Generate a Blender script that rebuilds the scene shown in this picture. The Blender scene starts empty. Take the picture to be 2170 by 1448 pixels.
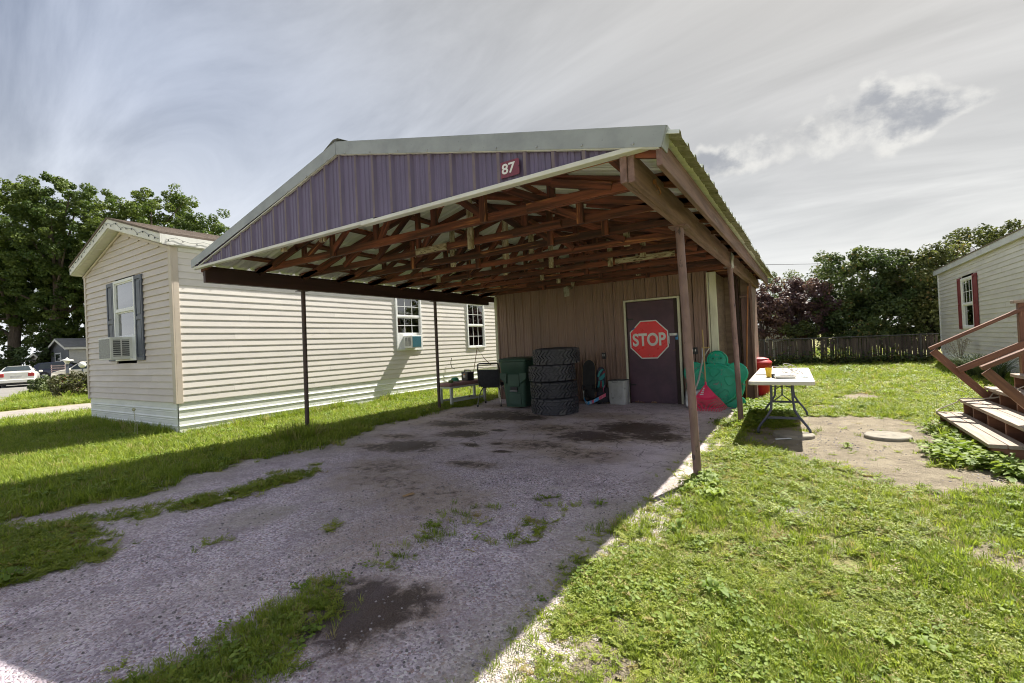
import bpy, bmesh, math, random
import numpy as np
from mathutils import Vector, Matrix
random.seed(7)
RNG = np.random.default_rng(7)
scn = bpy.context.scene
COL = scn.collection
R = math.radians

# ------------------------------------------------------------------ camera
cam_d = bpy.data.cameras.new("camera")
cam_d.sensor_width = 36.0
cam_d.lens = 16.335
cam_d.clip_start = 0.05
cam_d.clip_end = 2000.0
cam = bpy.data.objects.new("camera", cam_d)
COL.objects.link(cam)
cam.matrix_world = (Matrix.Translation((0, 0, 1.3)) @ Matrix.Rotation(R(32.592), 4, 'Z')
                    @ Matrix.Rotation(R(90.472), 4, 'X') @ Matrix.Rotation(R(-2.640), 4, 'Z'))
scn.camera = cam

# ------------------------------------------------------------------ light
SUN_DIR = Vector((0.216, 0.80, 1.0)).normalized()          # towards the sun
sun_el = math.asin(SUN_DIR.z)
sun_az = math.atan2(SUN_DIR.x, SUN_DIR.y)                  # from +Y towards +X
sun_d = bpy.data.lights.new("sun", 'SUN')
sun_d.energy = 2.05
sun_d.angle = R(0.6)
sun_d.color = (1.0, 0.95, 0.86)
sun = bpy.data.objects.new("sun", sun_d)
COL.objects.link(sun)
sun.rotation_euler = (-SUN_DIR).to_track_quat('-Z', 'Y').to_euler()
sun.location = (5, 20, 30)

scn.view_settings.view_transform = 'Standard'
scn.view_settings.look = 'None'
scn.view_settings.gamma = 1.0
scn.view_settings.exposure = 2.5
scn.cycles.use_denoising = True
scn.cycles.filter_width = 1.05
scn.cycles.max_bounces = 7
scn.cycles.use_adaptive_sampling = True
scn.cycles.adaptive_threshold = 0.02
scn.cycles.diffuse_bounces = 4
scn.cycles.transparent_max_bounces = 8
scn.cycles.sample_clamp_indirect = 8.0

# ------------------------------------------------------------------ node helper
class G:
    """small wrapper round a node tree"""
    def __init__(s, tree):
        s.t = tree
        s.n = tree.nodes
        s.l = tree.links
    def add(s, typ, **kw):
        nd = s.n.new(typ)
        for k, v in kw.items():
            setattr(nd, k, v)
        return nd
    def put(s, sock, v):
        if v is None:
            return
        if isinstance(v, bpy.types.NodeSocket):
            s.l.new(v, sock)
        else:
            if hasattr(sock, 'default_value'):
                try:
                    sock.default_value = v
                except Exception:
                    sock.default_value = tuple(v) + (1.0,)
    def math(s, op, a, b=None, c=None, clamp=False):
        nd = s.add('ShaderNodeMath', operation=op, use_clamp=clamp)
        s.put(nd.inputs[0], a)
        s.put(nd.inputs[1], b)
        s.put(nd.inputs[2], c)
        return nd.outputs[0]
    def vmath(s, op, a, b=None):
        nd = s.add('ShaderNodeVectorMath', operation=op)
        s.put(nd.inputs[0], a)
        if b is not None:
            s.put(nd.inputs[1], b)
        return nd.outputs['Value'] if op in ('DOT_PRODUCT', 'LENGTH', 'DISTANCE') else nd.outputs['Vector']
    def mix(s, fac, a, b, mode='MIX'):
        nd = s.add('ShaderNodeMix', data_type='RGBA', blend_type=mode)
        s.put(nd.inputs[0], fac)
        s.put(nd.inputs[6], col4(a))
        s.put(nd.inputs[7], col4(b))
        return nd.outputs[2]
    def ramp(s, fac, lo, hi, a=0.0, b=1.0):
        nd = s.add('ShaderNodeMapRange')
        nd.interpolation_type = 'SMOOTHSTEP'
        s.put(nd.inputs[0], fac)
        s.put(nd.inputs[1], lo)
        s.put(nd.inputs[2], hi)
        s.put(nd.inputs[3], a)
        s.put(nd.inputs[4], b)
        return nd.outputs[0]
    def noise(s, vec, scale, detail=5, rough=0.55, dist=0.0):
        nd = s.add('ShaderNodeTexNoise')
        s.put(nd.inputs['Vector'], vec)
        s.put(nd.inputs['Scale'], scale)
        s.put(nd.inputs['Detail'], detail)
        s.put(nd.inputs['Roughness'], rough)
        s.put(nd.inputs['Distortion'], dist)
        return nd.outputs['Fac']
    def voro(s, vec, scale, feature='F1', out='Color', rnd=1.0):
        nd = s.add('ShaderNodeTexVoronoi', feature=feature)
        s.put(nd.inputs['Vector'], vec)
        s.put(nd.inputs['Scale'], scale)
        s.put(nd.inputs['Randomness'], rnd)
        return nd.outputs[out]
    def mapping(s, vec, scale=(1, 1, 1), loc=(0, 0, 0), rot=(0, 0, 0)):
        nd = s.add('ShaderNodeMapping')
        s.put(nd.inputs['Vector'], vec)
        nd.inputs['Scale'].default_value = scale
        s.put(nd.inputs['Location'], loc)
        nd.inputs['Rotation'].default_value = rot
        return nd.outputs[0]

def col4(c):
    if isinstance(c, bpy.types.NodeSocket) or c is None:
        return c
    c = tuple(c)
    return c if len(c) == 4 else c + (1.0,)

# ------------------------------------------------------------------ sky
world = bpy.data.worlds.new("World")
scn.world = world
world.use_nodes = True
g = G(world.node_tree)
g.n.clear()
out = g.add('ShaderNodeOutputWorld')
bg = g.add('ShaderNodeBackground')
g.l.new(bg.outputs[0], out.inputs[0])
bg.inputs['Strength'].default_value = 0.0500
sky = g.add('ShaderNodeTexSky')
sky.sky_type = 'NISHITA'
sky.sun_disc = False
sky.sun_elevation = sun_el
sky.sun_rotation = sun_az
sky.air_density = 1.2
sky.dust_density = 2.0
D = g.add('ShaderNodeTexCoord').outputs['Generated']
sep = g.add('ShaderNodeSeparateXYZ')
g.l.new(D, sep.inputs[0])
zc = g.math('MAXIMUM', sep.outputs[2], 0.03)
# the cloud deck: the view ray met with a flat layer overhead
inv = g.math('DIVIDE', 1.0, g.math('ADD', zc, 0.30))
deck = g.add('ShaderNodeCombineXYZ')
g.put(deck.inputs[0], g.math('MULTIPLY', sep.outputs[0], inv))
g.put(deck.inputs[1], g.math('MULTIPLY', sep.outputs[1], inv))
dk = deck.outputs[0]
wisp = g.noise(g.mapping(dk, scale=(0.5, 1.5, 1), loc=(0.4, 0.2, 0), rot=(0, 0, R(50))), 1.9, 8, 0.58, 0.55)
veil = g.noise(g.mapping(dk, scale=(0.6, 0.9, 1), loc=(3.1, 1.7, 0), rot=(0, 0, R(40))), 0.75, 4, 0.5, 0.3)
cover = g.ramp(g.math('ADD', g.math('MULTIPLY', wisp, 0.75), g.math('MULTIPLY', veil, 0.35)), 0.40, 0.72)
# warmth and glare grow towards the sun, brightness towards the horizon
sd = g.vmath('DOT_PRODUCT', D, tuple(SUN_DIR))
near = g.ramp(sd, 0.35, 1.0)
low = g.ramp(zc, 0.0, 0.50, 1.0, 0.0)
grey = g.mix(low, (0.78, 0.93, 1.27), (2.85, 2.97, 3.15))
grey = g.mix(g.math('MULTIPLY', near, 0.8), grey, (2.05, 1.96, 1.76))
white = g.mix(low, (2.05, 2.25, 2.7), (3.9, 4.0, 4.1))
white = g.mix(g.math('MULTIPLY', near, 0.75), white, (2.6, 2.46, 2.15))
deckcol = g.mix(cover, grey, white)
base = g.mix(0.96, sky.outputs[0], deckcol)
# one bank of cumulus low in the sky: a flat-bottomed puffy line
ax = Vector((-0.3783, 0.8751, 0.3019))
bx_ = Vector((0.2306, 0.9264, 0.2976))
mid = ((ax + bx_) * 0.5).normalized()
uu = (bx_ - ax).normalized()
vv = mid.cross(uu)
vv = vv if vv.z > 0 else -vv
cu = g.vmath('DOT_PRODUCT', D, tuple(uu))
cv = g.vmath('DOT_PRODUCT', D, tuple(vv))
fw = g.vmath('DOT_PRODUCT', D, tuple(mid))
cvec = g.add('ShaderNodeCombineXYZ')
g.put(cvec.inputs[0], cu)
g.put(cvec.inputs[1], cv)
puff = g.noise(g.mapping(cvec.outputs[0], scale=(1, 1.25, 1)), 7.0, 10, 0.62, 0.15)
puff2 = g.noise(g.mapping(cvec.outputs[0], scale=(1, 1.25, 1), loc=(-0.010, 0.030, 0)), 7.0, 10, 0.62, 0.15)
# height of the bank along its length
lump = g.noise(g.mapping(cvec.outputs[0], scale=(1, 0, 1)), 7.5, 3, 0.55)
hgt = g.math('MULTIPLY', g.math('MULTIPLY', g.ramp(cu, -0.33, 0.15, 0.25, 1.0), g.ramp(cu, 0.17, 0.36, 1.0, 0.25)),
             g.ramp(lump, 0.36, 0.66, 0.04, 0.115))
cvo = g.math('SUBTRACT', cv, g.math('ADD', 0.0, g.math('MULTIPLY', cu, 0.06)))
up = g.math('DIVIDE', cvo, g.math('ADD', hgt, 0.004))
prof = g.math('MULTIPLY', g.ramp(up, -0.75, 0.0), g.ramp(up, 0.35, 1.35, 1.0, 0.0))
endm = g.math('MULTIPLY', g.ramp(cu, -0.36, -0.24), g.ramp(cu, 0.28, 0.40, 1.0, 0.0))
dens = g.math('MULTIPLY', g.math('MULTIPLY', prof, endm), g.ramp(fw, 0.5, 0.8))
cm = g.ramp(g.math('ADD', g.math('MULTIPLY', puff, 0.95), g.math('MULTIPLY', dens, 0.42)), 0.72, 0.93)
cm = g.math('MULTIPLY', cm, g.ramp(dens, 0.02, 0.25))
thick = g.ramp(g.math('ADD', g.math('MULTIPLY', puff2, 0.95), g.math('MULTIPLY', dens, 0.42)), 0.78, 0.97)
ccol = g.mix(thick, (3.3, 3.25, 3.1), (1.25, 1.33, 1.5))
final = g.mix(g.math('MULTIPLY', cm, 0.72), base, ccol)
g.l.new(final, bg.inputs['Color'])

# ------------------------------------------------------------------ materials
MATS = {}
def principled(name):
    m = bpy.data.materials.new(name)
    m.use_nodes = True
    gg = G(m.node_tree)
    b = gg.n['Principled BSDF']
    return m, gg, b

def coords(gg, rnd=True):
    o = gg.add('ShaderNodeTexCoord').outputs['Object']
    if rnd:
        i = gg.add('ShaderNodeObjectInfo').outputs['Random']
        k = gg.add('ShaderNodeCombineXYZ')
        for a in range(3):
            gg.put(k.inputs[a], gg.math('MULTIPLY', i, (31.7, 57.3, 83.1)[a]))
        o = gg.vmath('ADD', o, k.outputs[0])
    return o

def M(name, c1, c2=None, rough=0.6, metal=0.0, scale=6.0, stretch=(1, 1, 1), lo=0.35, hi=0.68, bump=0.0, bscale=60.0,
      bstretch=None, spots=None, spot_scale=9.0, spot_lo=0.6, spot_hi=0.7, rvar=0.12, vary=0.0, detail=6, spec=0.5, dist=0.2, coat=0.0):
    """procedural surface: two tones by noise, optional spots of a third, noise bump, roughness that varies"""
    if name in MATS:
        return MATS[name]
    m, gg, b = principled(name)
    v = coords(gg)
    vs = gg.mapping(v, scale=stretch)
    c2 = c2 or tuple(x * 0.8 for x in c1)
    n1 = gg.noise(vs, scale, detail, 0.6, dist)
    col = gg.mix(gg.ramp(n1, lo, hi), c1, c2)
    if vary:
        rn = gg.add('ShaderNodeObjectInfo').outputs['Random']
        hsv = gg.add('ShaderNodeHueSaturation')
        gg.put(hsv.inputs['Value'], gg.math('ADD', 1.0 - vary, gg.math('MULTIPLY', rn, 2 * vary)))
        gg.put(hsv.inputs['Color'], col)
        col = hsv.outputs[0]
    if spots:
        n2 = gg.noise(gg.mapping(v, scale=stretch, loc=(5.3, 2.2, 7.7)), spot_scale, 5, 0.65, 0.4)
        col = gg.mix(gg.ramp(n2, spot_lo, spot_hi), col, spots)
    gg.put(b.inputs['Base Color'], col)
    n3 = gg.noise(vs, scale * 2.3, 4)
    gg.put(b.inputs['Roughness'], gg.math('ADD', rough - rvar, gg.math('MULTIPLY', n3, 2 * rvar), clamp=True))
    b.inputs['Metallic'].default_value = metal
    b.inputs['Specular IOR Level'].default_value = spec
    if coat:
        b.inputs['Coat Weight'].default_value = coat
        b.inputs['Coat Roughness'].default_value = 0.08
    if bump:
        n4 = gg.noise(gg.mapping(v, scale=bstretch or stretch), bscale, 5, 0.6)
        bp = gg.add('ShaderNodeBump')
        bp.inputs['Strength'].default_value = 1.0
        bp.inputs['Distance'].default_value = bump
        gg.put(bp.inputs['Height'], n4)
        gg.l.new(bp.outputs[0], b.inputs['Normal'])
    MATS[name] = m
    return m

def leafmat(name, c1, c2, c3=None, trans=0.35, rough=0.5, attr=True):
    """foliage: tone from a per-leaf random attribute, light passing through"""
    if name in MATS:
        return MATS[name]
    m, gg, b = principled(name)
    if attr:
        a = gg.add('ShaderNodeAttribute', attribute_name='tint').outputs['Fac']
    else:
        a = gg.add('ShaderNodeObjectInfo').outputs['Random']
    col = gg.mix(a, c1, c2)
    if c3:
        col = gg.mix(gg.ramp(a, 0.85, 0.96), col, c3)
    gg.put(b.inputs['Base Color'], col)
    b.inputs['Roughness'].default_value = rough
    b.inputs['Specular IOR Level'].default_value = 0.35
    tr = gg.add('ShaderNodeBsdfTranslucent')
    gg.put(tr.inputs[0], gg.mix(0.5, col, gg.mix(1.0, col, (1.0, 1.0, 0.35), 'MULTIPLY')))
    mx = gg.add('ShaderNodeMixShader')
    mx.inputs[0].default_value = trans
    gg.l.new(b.outputs[0], mx.inputs[1])
    gg.l.new(tr.outputs[0], mx.inputs[2])
    gg.l.new(mx.outputs[0], gg.n['Material Output'].inputs[0])
    MATS[name] = m
    return m

def glassmat(name, tint=(0.75, 0.85, 0.85), refl=0.06):
    m, gg, b = principled(name)
    tr = gg.add('ShaderNodeBsdfTransparent')
    tr.inputs[0].default_value = col4(tint)
    gl = gg.add('ShaderNodeBsdfGlossy')
    gl.inputs['Roughness'].default_value = 0.01
    fr = gg.add('ShaderNodeFresnel')
    fr.inputs[0].default_value = 1.55
    gg.put(fr.inputs['Normal'], None)
    mx = gg.add('ShaderNodeMixShader')
    gg.put(mx.inputs[0], gg.math('ADD', gg.math('MULTIPLY', fr.outputs[0], 1.5), refl, clamp=True))
    gg.l.new(tr.outputs[0], mx.inputs[1])
    gg.l.new(gl.outputs[0], mx.inputs[2])
    gg.l.new(mx.outputs[0], gg.n['Material Output'].inputs[0])
    MATS[name] = m
    return m

# ------------------------------------------------------------------ objects
OFF = {}
def tag(o, label=None, cat=None, group=None, kind=None):
    for k, v in (('label', label), ('category', cat), ('group', group), ('kind', kind)):
        if v:
            o[k] = v
    return o

def thing(name, label, cat, loc=(0, 0, 0), rz=0.0, group=None, world=False, kind=None):
    """an Empty at the thing's base; world=True: its parts are written in world coordinates"""
    o = bpy.data.objects.new(name, None)
    o.empty_display_size = 0.2
    COL.objects.link(o)
    o.location = loc
    o.rotation_euler = (0, 0, rz)
    OFF[o.name] = Vector(loc) if world else Vector((0, 0, 0))
    return tag(o, label, cat, group, kind)

def link(o, parent=None, off=None):
    COL.objects.link(o)
    if parent:
        o.parent = parent
        OFF[o.name] = OFF[parent.name] if off is None else off
    return o

class B:
    """collects vertices and faces for one mesh"""
    def __init__(s):
        s.v = []
        s.f = []
    def add(s, vs, fs):
        n = len(s.v)
        s.v += [tuple(p) for p in vs]
        s.f += [tuple(i + n for i in q) for q in fs]
        return s
    def lim(s, x0, x1, y0, y1, z0, z1):
        x0, x1 = min(x0, x1), max(x0, x1)
        y0, y1 = min(y0, y1), max(y0, y1)
        z0, z1 = min(z0, z1), max(z0, z1)
        return s.add([(x0, y0, z0), (x1, y0, z0), (x1, y1, z0), (x0, y1, z0), (x0, y0, z1), (x1, y0, z1), (x1, y1, z1), (x0, y1, z1)],
                     [(0, 3, 2, 1), (4, 5, 6, 7), (0, 1, 5, 4), (1, 2, 6, 5), (2, 3, 7, 6), (3, 0, 4, 7)])
    def box(s, c, d):
        return s.lim(c[0] - d[0] / 2, c[0] + d[0] / 2, c[1] - d[1] / 2, c[1] + d[1] / 2, c[2] - d[2] / 2, c[2] + d[2] / 2)
    def bar(s, a, b, w, h, up=(0, 0, 1)):
        a = Vector(a); b = Vector(b)
        t = (b - a).normalized()
        upv = Vector(up)
        if abs(t.dot(upv)) > 0.97:
            upv = Vector((0, 1, 0))
        sd = t.cross(upv).normalized()
        un = sd.cross(t)
        q = []
        for p in (a, b):
            for i, j in ((-1, -1), (1, -1), (1, 1), (-1, 1)):
                q.append(p + sd * (w / 2 * i) + un * (h / 2 * j))
        return s.add(q, [(0, 3, 2, 1), (4, 5, 6, 7), (0, 1, 5, 4), (1, 2, 6, 5), (2, 3, 7, 6), (3, 0, 4, 7)])
    def tube(s, pts, r, n=8, caps=True):
        pts = [Vector(p) for p in pts]
        rs = r if isinstance(r, (list, tuple)) else [r] * len(pts)
        rings = []
        prev = None
        for i, p in enumerate(pts):
            t = (pts[min(i + 1, len(pts) - 1)] - pts[max(i - 1, 0)])
            t = t.normalized() if t.length > 1e-9 else Vector((0, 0, 1))
            if prev is None:
                a = Vector((0, 0, 1)) if abs(t.z) < 0.9 else Vector((1, 0, 0))
                u_ = t.cross(a).normalized()
            else:
                u_ = (prev - t * prev.dot(t))
                u_ = u_.normalized() if u_.length > 1e-6 else t.orthogonal().normalized()
            prev = u_
            w_ = t.cross(u_)
            rings.append([p + (u_ * math.cos(2 * math.pi * k / n) + w_ * math.sin(2 * math.pi * k / n)) * rs[i] for k in range(n)])
        vs = [q for rg in rings for q in rg]
        fs = []
        for i in range(len(pts) - 1):
            for k in range(n):
                fs.append((i * n + k, i * n + (k + 1) % n, (i + 1) * n + (k + 1) % n, (i + 1) * n + k))
        if caps:
            fs.append(tuple(range(n - 1, -1, -1)))
            fs.append(tuple((len(pts) - 1) * n + k for k in range(n)))
        return s.add(vs, fs)
    def lathe(s, prof, c=(0, 0, 0), n=24, axis='Z'):
        vs = []
        for r_, z_ in prof:
            for k in range(n):
                a = 2 * math.pi * k / n
                x, y = r_ * math.cos(a), r_ * math.sin(a)
                p = (x, y, z_) if axis == 'Z' else ((x, z_, y) if axis == 'Y' else (z_, x, y))
                vs.append((p[0] + c[0], p[1] + c[1], p[2] + c[2]))
        fs = []
        for i in range(len(prof) - 1):
            for k in range(n):
                q = (i * n + k, i * n + (k + 1) % n, (i + 1) * n + (k + 1) % n, (i + 1) * n + k)
                fs.append(q if axis != 'Y' else q[::-1])
        return s.add(vs, fs)
    def prism(s, poly, axis, a0, a1):
        """poly in the plane across axis: 'X' -> (y,z), 'Y' -> (x,z), 'Z' -> (x,y)"""
        n = len(poly)
        def P(p, a):
            return {'X': (a, p[0], p[1]), 'Y': (p[0], a, p[1]), 'Z': (p[0], p[1], a)}[axis]
        vs = [P(p, a0) for p in poly] + [P(p, a1) for p in poly]
        fs = [(i, (i + 1) % n, n + (i + 1) % n, n + i) for i in range(n)]
        fs += [tuple(range(n - 1, -1, -1)), tuple(range(n, 2 * n))]
        return s.add(vs, fs)
    def sheet(s, rows):
        m = len(rows[0])
        vs = [p for rw in rows for p in rw]
        fs = [(i * m + j, i * m + j + 1, (i + 1) * m + j + 1, (i + 1) * m + j) for i in range(len(rows) - 1) for j in range(m - 1)]
        return s.add(vs, fs)
    def mesh(s, name, off=(0, 0, 0), fix=True):
        me = bpy.data.meshes.new(name)
        o = Vector(off)
        me.from_pydata([(p[0] - o.x, p[1] - o.y, p[2] - o.z) for p in s.v], [], s.f)
        if fix:
            bm = bmesh.new()
            bm.from_mesh(me)
            bmesh.ops.recalc_face_normals(bm, faces=bm.faces)
            bm.to_mesh(me)
            bm.free()
        me.update()
        return me
    def obj(s, name, mat, parent=None, smooth=False, bevel=0.0, seg=2, label=None, solid=0.0, fix=True, angle=40, group=None, kind=None):
        off = OFF[parent.name] if parent else Vector((0, 0, 0))
        me = s.mesh(name, off, fix)
        me.materials.append(mat)
        o = bpy.data.objects.new(name, me)
        link(o, parent)
        if smooth:
            me.polygons.foreach_set('use_smooth', [True] * len(me.polygons))
            try:
                me.set_sharp_from_angle(angle=R(angle))
            except Exception:
                pass
        if solid:
            md = o.modifiers.new('solid', 'SOLIDIFY')
            md.thickness = solid
            md.offset = 0
        if bevel:
            md = o.modifiers.new('bevel', 'BEVEL')
            md.width = bevel
            md.segments = seg
            md.limit_method = 'ANGLE'
            md.angle_limit = R(38)
        if label:
            o['label'] = label
        if kind:
            o['kind'] = kind
        return o
    def solo(s, name, mat, label, cat, loc, rz=0.0, group=None, kind=None, **kw):
        """a thing that is one mesh; vertices are local to loc"""
        o = s.obj(name, mat, None, **kw)
        o.location = loc
        o.rotation_euler = (0, 0, rz)
        return tag(o, label, cat, group, kind)

def board(name, a, b, w, h, mat, parent=None, up=(0, 0, 1), bevel=0.003):
    """a timber from a to b with its own grain axis along local X; w across, h along up"""
    a = Vector(a); b = Vector(b)
    t = (b - a)
    L = t.length
    t.normalize()
    upv = Vector(up)
    if abs(t.dot(upv)) > 0.98:
        upv = Vector((0, 1, 0))
    sd = upv.cross(t).normalized()
    un = t.cross(sd)
    bb = B().lim(0, L, -w / 2, w / 2, -h / 2, h / 2)
    me = bb.mesh(name)
    me.materials.append(mat)
    o = bpy.data.objects.new(name, me)
    off = OFF[parent.name] if parent else Vector((0, 0, 0))
    link(o, parent)
    mw = Matrix((( t.x, sd.x, un.x, a.x - off.x), (t.y, sd.y, un.y, a.y - off.y), (t.z, sd.z, un.z, a.z - off.z), (0, 0, 0, 1)))
    o.matrix_basis = mw
    if bevel:
        md = o.modifiers.new('bevel', 'BEVEL')
        md.width = bevel
        md.segments = 1
    return o

def copy_tree(o, parent=None):
    c = o.copy()
    COL.objects.link(c)
    c.parent = parent
    if o.name in OFF:
        OFF[c.name] = OFF[o.name]
    for ch in list(o.children):
        copy_tree(ch, c)
    return c

# ------------------------------------------------------------------ numpy noise for layout
_perm = np.random.default_rng(3).random((256, 256))
def vnoise(x, y):
    xi = np.floor(x).astype(int); yi = np.floor(y).astype(int)
    fx = x - xi; fy = y - yi
    fx = fx * fx * (3 - 2 * fx); fy = fy * fy * (3 - 2 * fy)
    p = lambda a, b: _perm[a & 255, b & 255]
    return (p(xi, yi) * (1 - fx) + p(xi + 1, yi) * fx) * (1 - fy) + (p(xi, yi + 1) * (1 - fx) + p(xi + 1, yi + 1) * fx) * fy
def fbm(x, y, s=1.0, o=4):
    t = 0; a = 0.5
    for i in range(o):
        t = t + a * vnoise(x * s + 17.3 * i, y * s - 9.1 * i)
        s *= 2.03; a *= 0.5
    return t / (1 - 0.5 ** o)
def inpoly(x, y, poly):
    r_ = np.zeros(x.shape, bool)
    n = len(poly)
    j = n - 1
    for i in range(n):
        xi, yi = poly[i]; xj, yj = poly[j]
        c = ((yi > y) != (yj > y)) & (x < (xj - xi) * (y - yi) / (yj - yi + 1e-12) + xi)
        r_ ^= c
        j = i
    return r_
def sm(x, a, b):
    t = np.clip((x - a) / (b - a), 0, 1)
    return t * t * (3 - 2 * t)

def npmesh(name, V, F, mat, parent=None, tint=None, smooth=False, attrs=None):
    """mesh straight from numpy arrays (F: n x 3 or n x 4)"""
    me = bpy.data.meshes.new(name)
    k = F.shape[1]
    me.vertices.add(len(V)); me.vertices.foreach_set('co', np.ascontiguousarray(V, np.float32).ravel())
    me.loops.add(F.size); me.loops.foreach_set('vertex_index', np.ascontiguousarray(F, np.int32).ravel())
    me.polygons.add(len(F)); me.polygons.foreach_set('loop_start', np.arange(0, F.size, k, dtype=np.int32))
    me.polygons.foreach_set('loop_total', np.full(len(F), k, np.int32))
    if smooth:
        me.polygons.foreach_set('use_smooth', np.ones(len(F), bool))
    me.update(calc_edges=True)
    if tint is not None:
        at = me.attributes.new('tint', 'FLOAT', 'POINT')
        at.data.foreach_set('value', np.ascontiguousarray(tint, np.float32))
    for kx, vx in (attrs or {}).items():
        at = me.attributes.new(kx, 'FLOAT', 'POINT')
        at.data.foreach_set('value', np.ascontiguousarray(vx, np.float32))
    me.materials.append(mat)
    o = bpy.data.objects.new(name, me)
    return link(o, parent)

# ================================================================== the setting
def edge_at(y, ys, xs):
    return np.interp(y, ys, xs)
ER_Y = [-3, 1.4, 1.9, 2.5, 3.0, 3.5, 3.84, 4.5, 5.5, 6.3, 7.2, 8.4, 9.6, 11.0]
ER_X = [-1.0, -1.09, -1.1, -1.15, -1.2, -1.17, -0.95, -1.04, -1.0, -1.08, -1.0, -0.9, -0.9, -0.9]
EL_Y = [-3, 0.9, 1.4, 1.85, 2.46, 3.1, 3.7, 4.0, 5.5, 6.25, 7.3, 8.05, 9.4, 12]
EL_X = [-5.8, -5.76, -5.78, -5.57, -5.8, -6.0, -5.74, -5.62, -6.34, -6.32, -6.54, -6.39, -6.6, -6.6]
STRIP1 = [(-5.6, 0.3), (-5.47, 0.89), (-5.22, 1.25), (-4.96, 1.65), (-4.92, 2.0), (-4.8, 2.36), (-5.0, 3.0), (-4.9, 3.37), (-4.56, 3.19),
          (-4.6, 2.75), (-4.45, 2.4), (-4.5, 1.9), (-4.7, 1.47), (-4.75, 1.02), (-4.85, 0.3)]
STRIP2 = [(-4.8, 0.2), (-4.79, 0.78), (-4.75, 1.01), (-4.65, 1.24), (-4.16, 1.21), (-4.02, 0.91), (-4.04, 0.2)]
STRIP3 = [(-2.25, 0.4), (-2.36, 0.9), (-2.31, 1.11), (-2.34, 1.26), (-2.35, 1.59), (-2.14, 1.46), (-2.08, 1.31), (-2.0, 1.08), (-1.92, 0.9), (-1.9, 0.4)]
TUFTS = [(-2.25, 2.71, .10), (-2.22, 2.39, .10), (-2.24, 1.92, .07), (-1.67, 2.84, .09), (-2.14, 2.11, .05), (-3.68, 1.58, .06),
         (-2.25, 2.98, .05), (-1.56, 3.36, .05), (-1.84, 3.29, .05), (-1.75, 2.6, .06), (-2.3, 1.66, .05), (-3.2, 2.1, .04)]
DIRT = [(-0.42, 5.9), (-0.11, 5.45), (0.27, 5.31), (0.36, 4.98), (0.6, 4.86), (0.79, 4.77), (1.08, 5.1), (1.5, 5.2), (1.75, 5.6),
        (1.65, 6.05), (1.36, 6.24), (1.28, 6.66), (1.32, 7.5), (1.22, 8.0), (0.9, 8.4), (0.39, 8.47), (-0.15, 8.4), (-0.5, 7.6), (-0.75, 6.9), (-0.8, 6.2)]
DIRT2 = [(0.2, 10.6), (0.75, 10.4), (1.2, 11.0), (1.0, 11.8), (0.5, 11.5)]
BARE = [(-0.13, 3.88, .16), (0.87, 3.57, .22), (-0.74, 2.0, .13), (-0.80, 1.71, .15), (0.2, 9.6, .25), (1.9, 4.6, .3), (-0.55, 2.55, .1)]
NDRIVE = [(-16.9, -8), (-16.9, 30), (-20.9, 30), (-20.9, -8)]
STREET = [(-22, 2.7), (-25.9, 4.3), (-32.7, 6.45), (-47.4, 11.0), (-60, 13.6), (-95, 24), (-100, 6), (-47, -4), (-22, -8)]

def wobble(x, y, amt=0.16, s=2.4):
    return (fbm(x, y, s, 4) - 0.5) * 2 * amt, (fbm(x + 41, y - 13, s, 4) - 0.5) * 2 * amt

def lawn(x, y):
    """grass density 0..1 at ground points"""
    dx, dy = wobble(x, y, 0.2, 2.2)
    ft_ = np.random.default_rng(5)
    # a feathered edge: every plant judges the border from a slightly different spot
    xx = x + dx + ft_.normal(0, 0.075, x.shape); yy = y + dy + ft_.normal(0, 0.075, x.shape)
    d = np.zeros(x.shape)
    n1 = fbm(x, y, 1.3, 4)
    right = sm(xx - edge_at(yy, ER_Y, ER_X), -0.02, 0.10)
    right = right * (yy < 40)
    right = right * np.where(inpoly(xx, yy, DIRT) | inpoly(xx, yy, DIRT2), 0.02, 1)
    # thin worn turf round the bare ground, deeper green away from it
    right = right * (0.42 + 0.58 * sm(n1, 0.36, 0.56))
    d = np.maximum(d, right * (x > -1.6))
    left = sm(edge_at(yy, EL_Y, EL_X) - xx, -0.02, 0.12)
    d = np.maximum(d, left * (x < -4.5))
    for P in (STRIP1, STRIP2, STRIP3):
        d = np.maximum(d, inpoly(xx, yy, P) * (0.30 + 0.55 * sm(n1, 0.38, 0.62)))
    for (a, b, r_) in TUFTS:
        d = np.maximum(d, 0.5 * ((xx - a) ** 2 + (yy - b) ** 2 < r_ * r_))
    for (a, b, r_) in BARE:
        d = np.where((xx - a) ** 2 + (yy - b) ** 2 < r_ * r_, d * 0.08, d)
    # nothing grows inside the buildings or on the gravel of the next lots
    d = np.where((x > -13.45) & (x < -9.22) & (y > 3.63), 0, d)
    d = np.where((x > -6.42) & (x < -0.95) & (y > 9.38), 0, d)
    d = np.where((x > 3.82), 0, d)
    d = np.where(inpoly(xx, yy, NDRIVE) | inpoly(xx, yy, STREET), 0, d)
    return d

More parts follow.
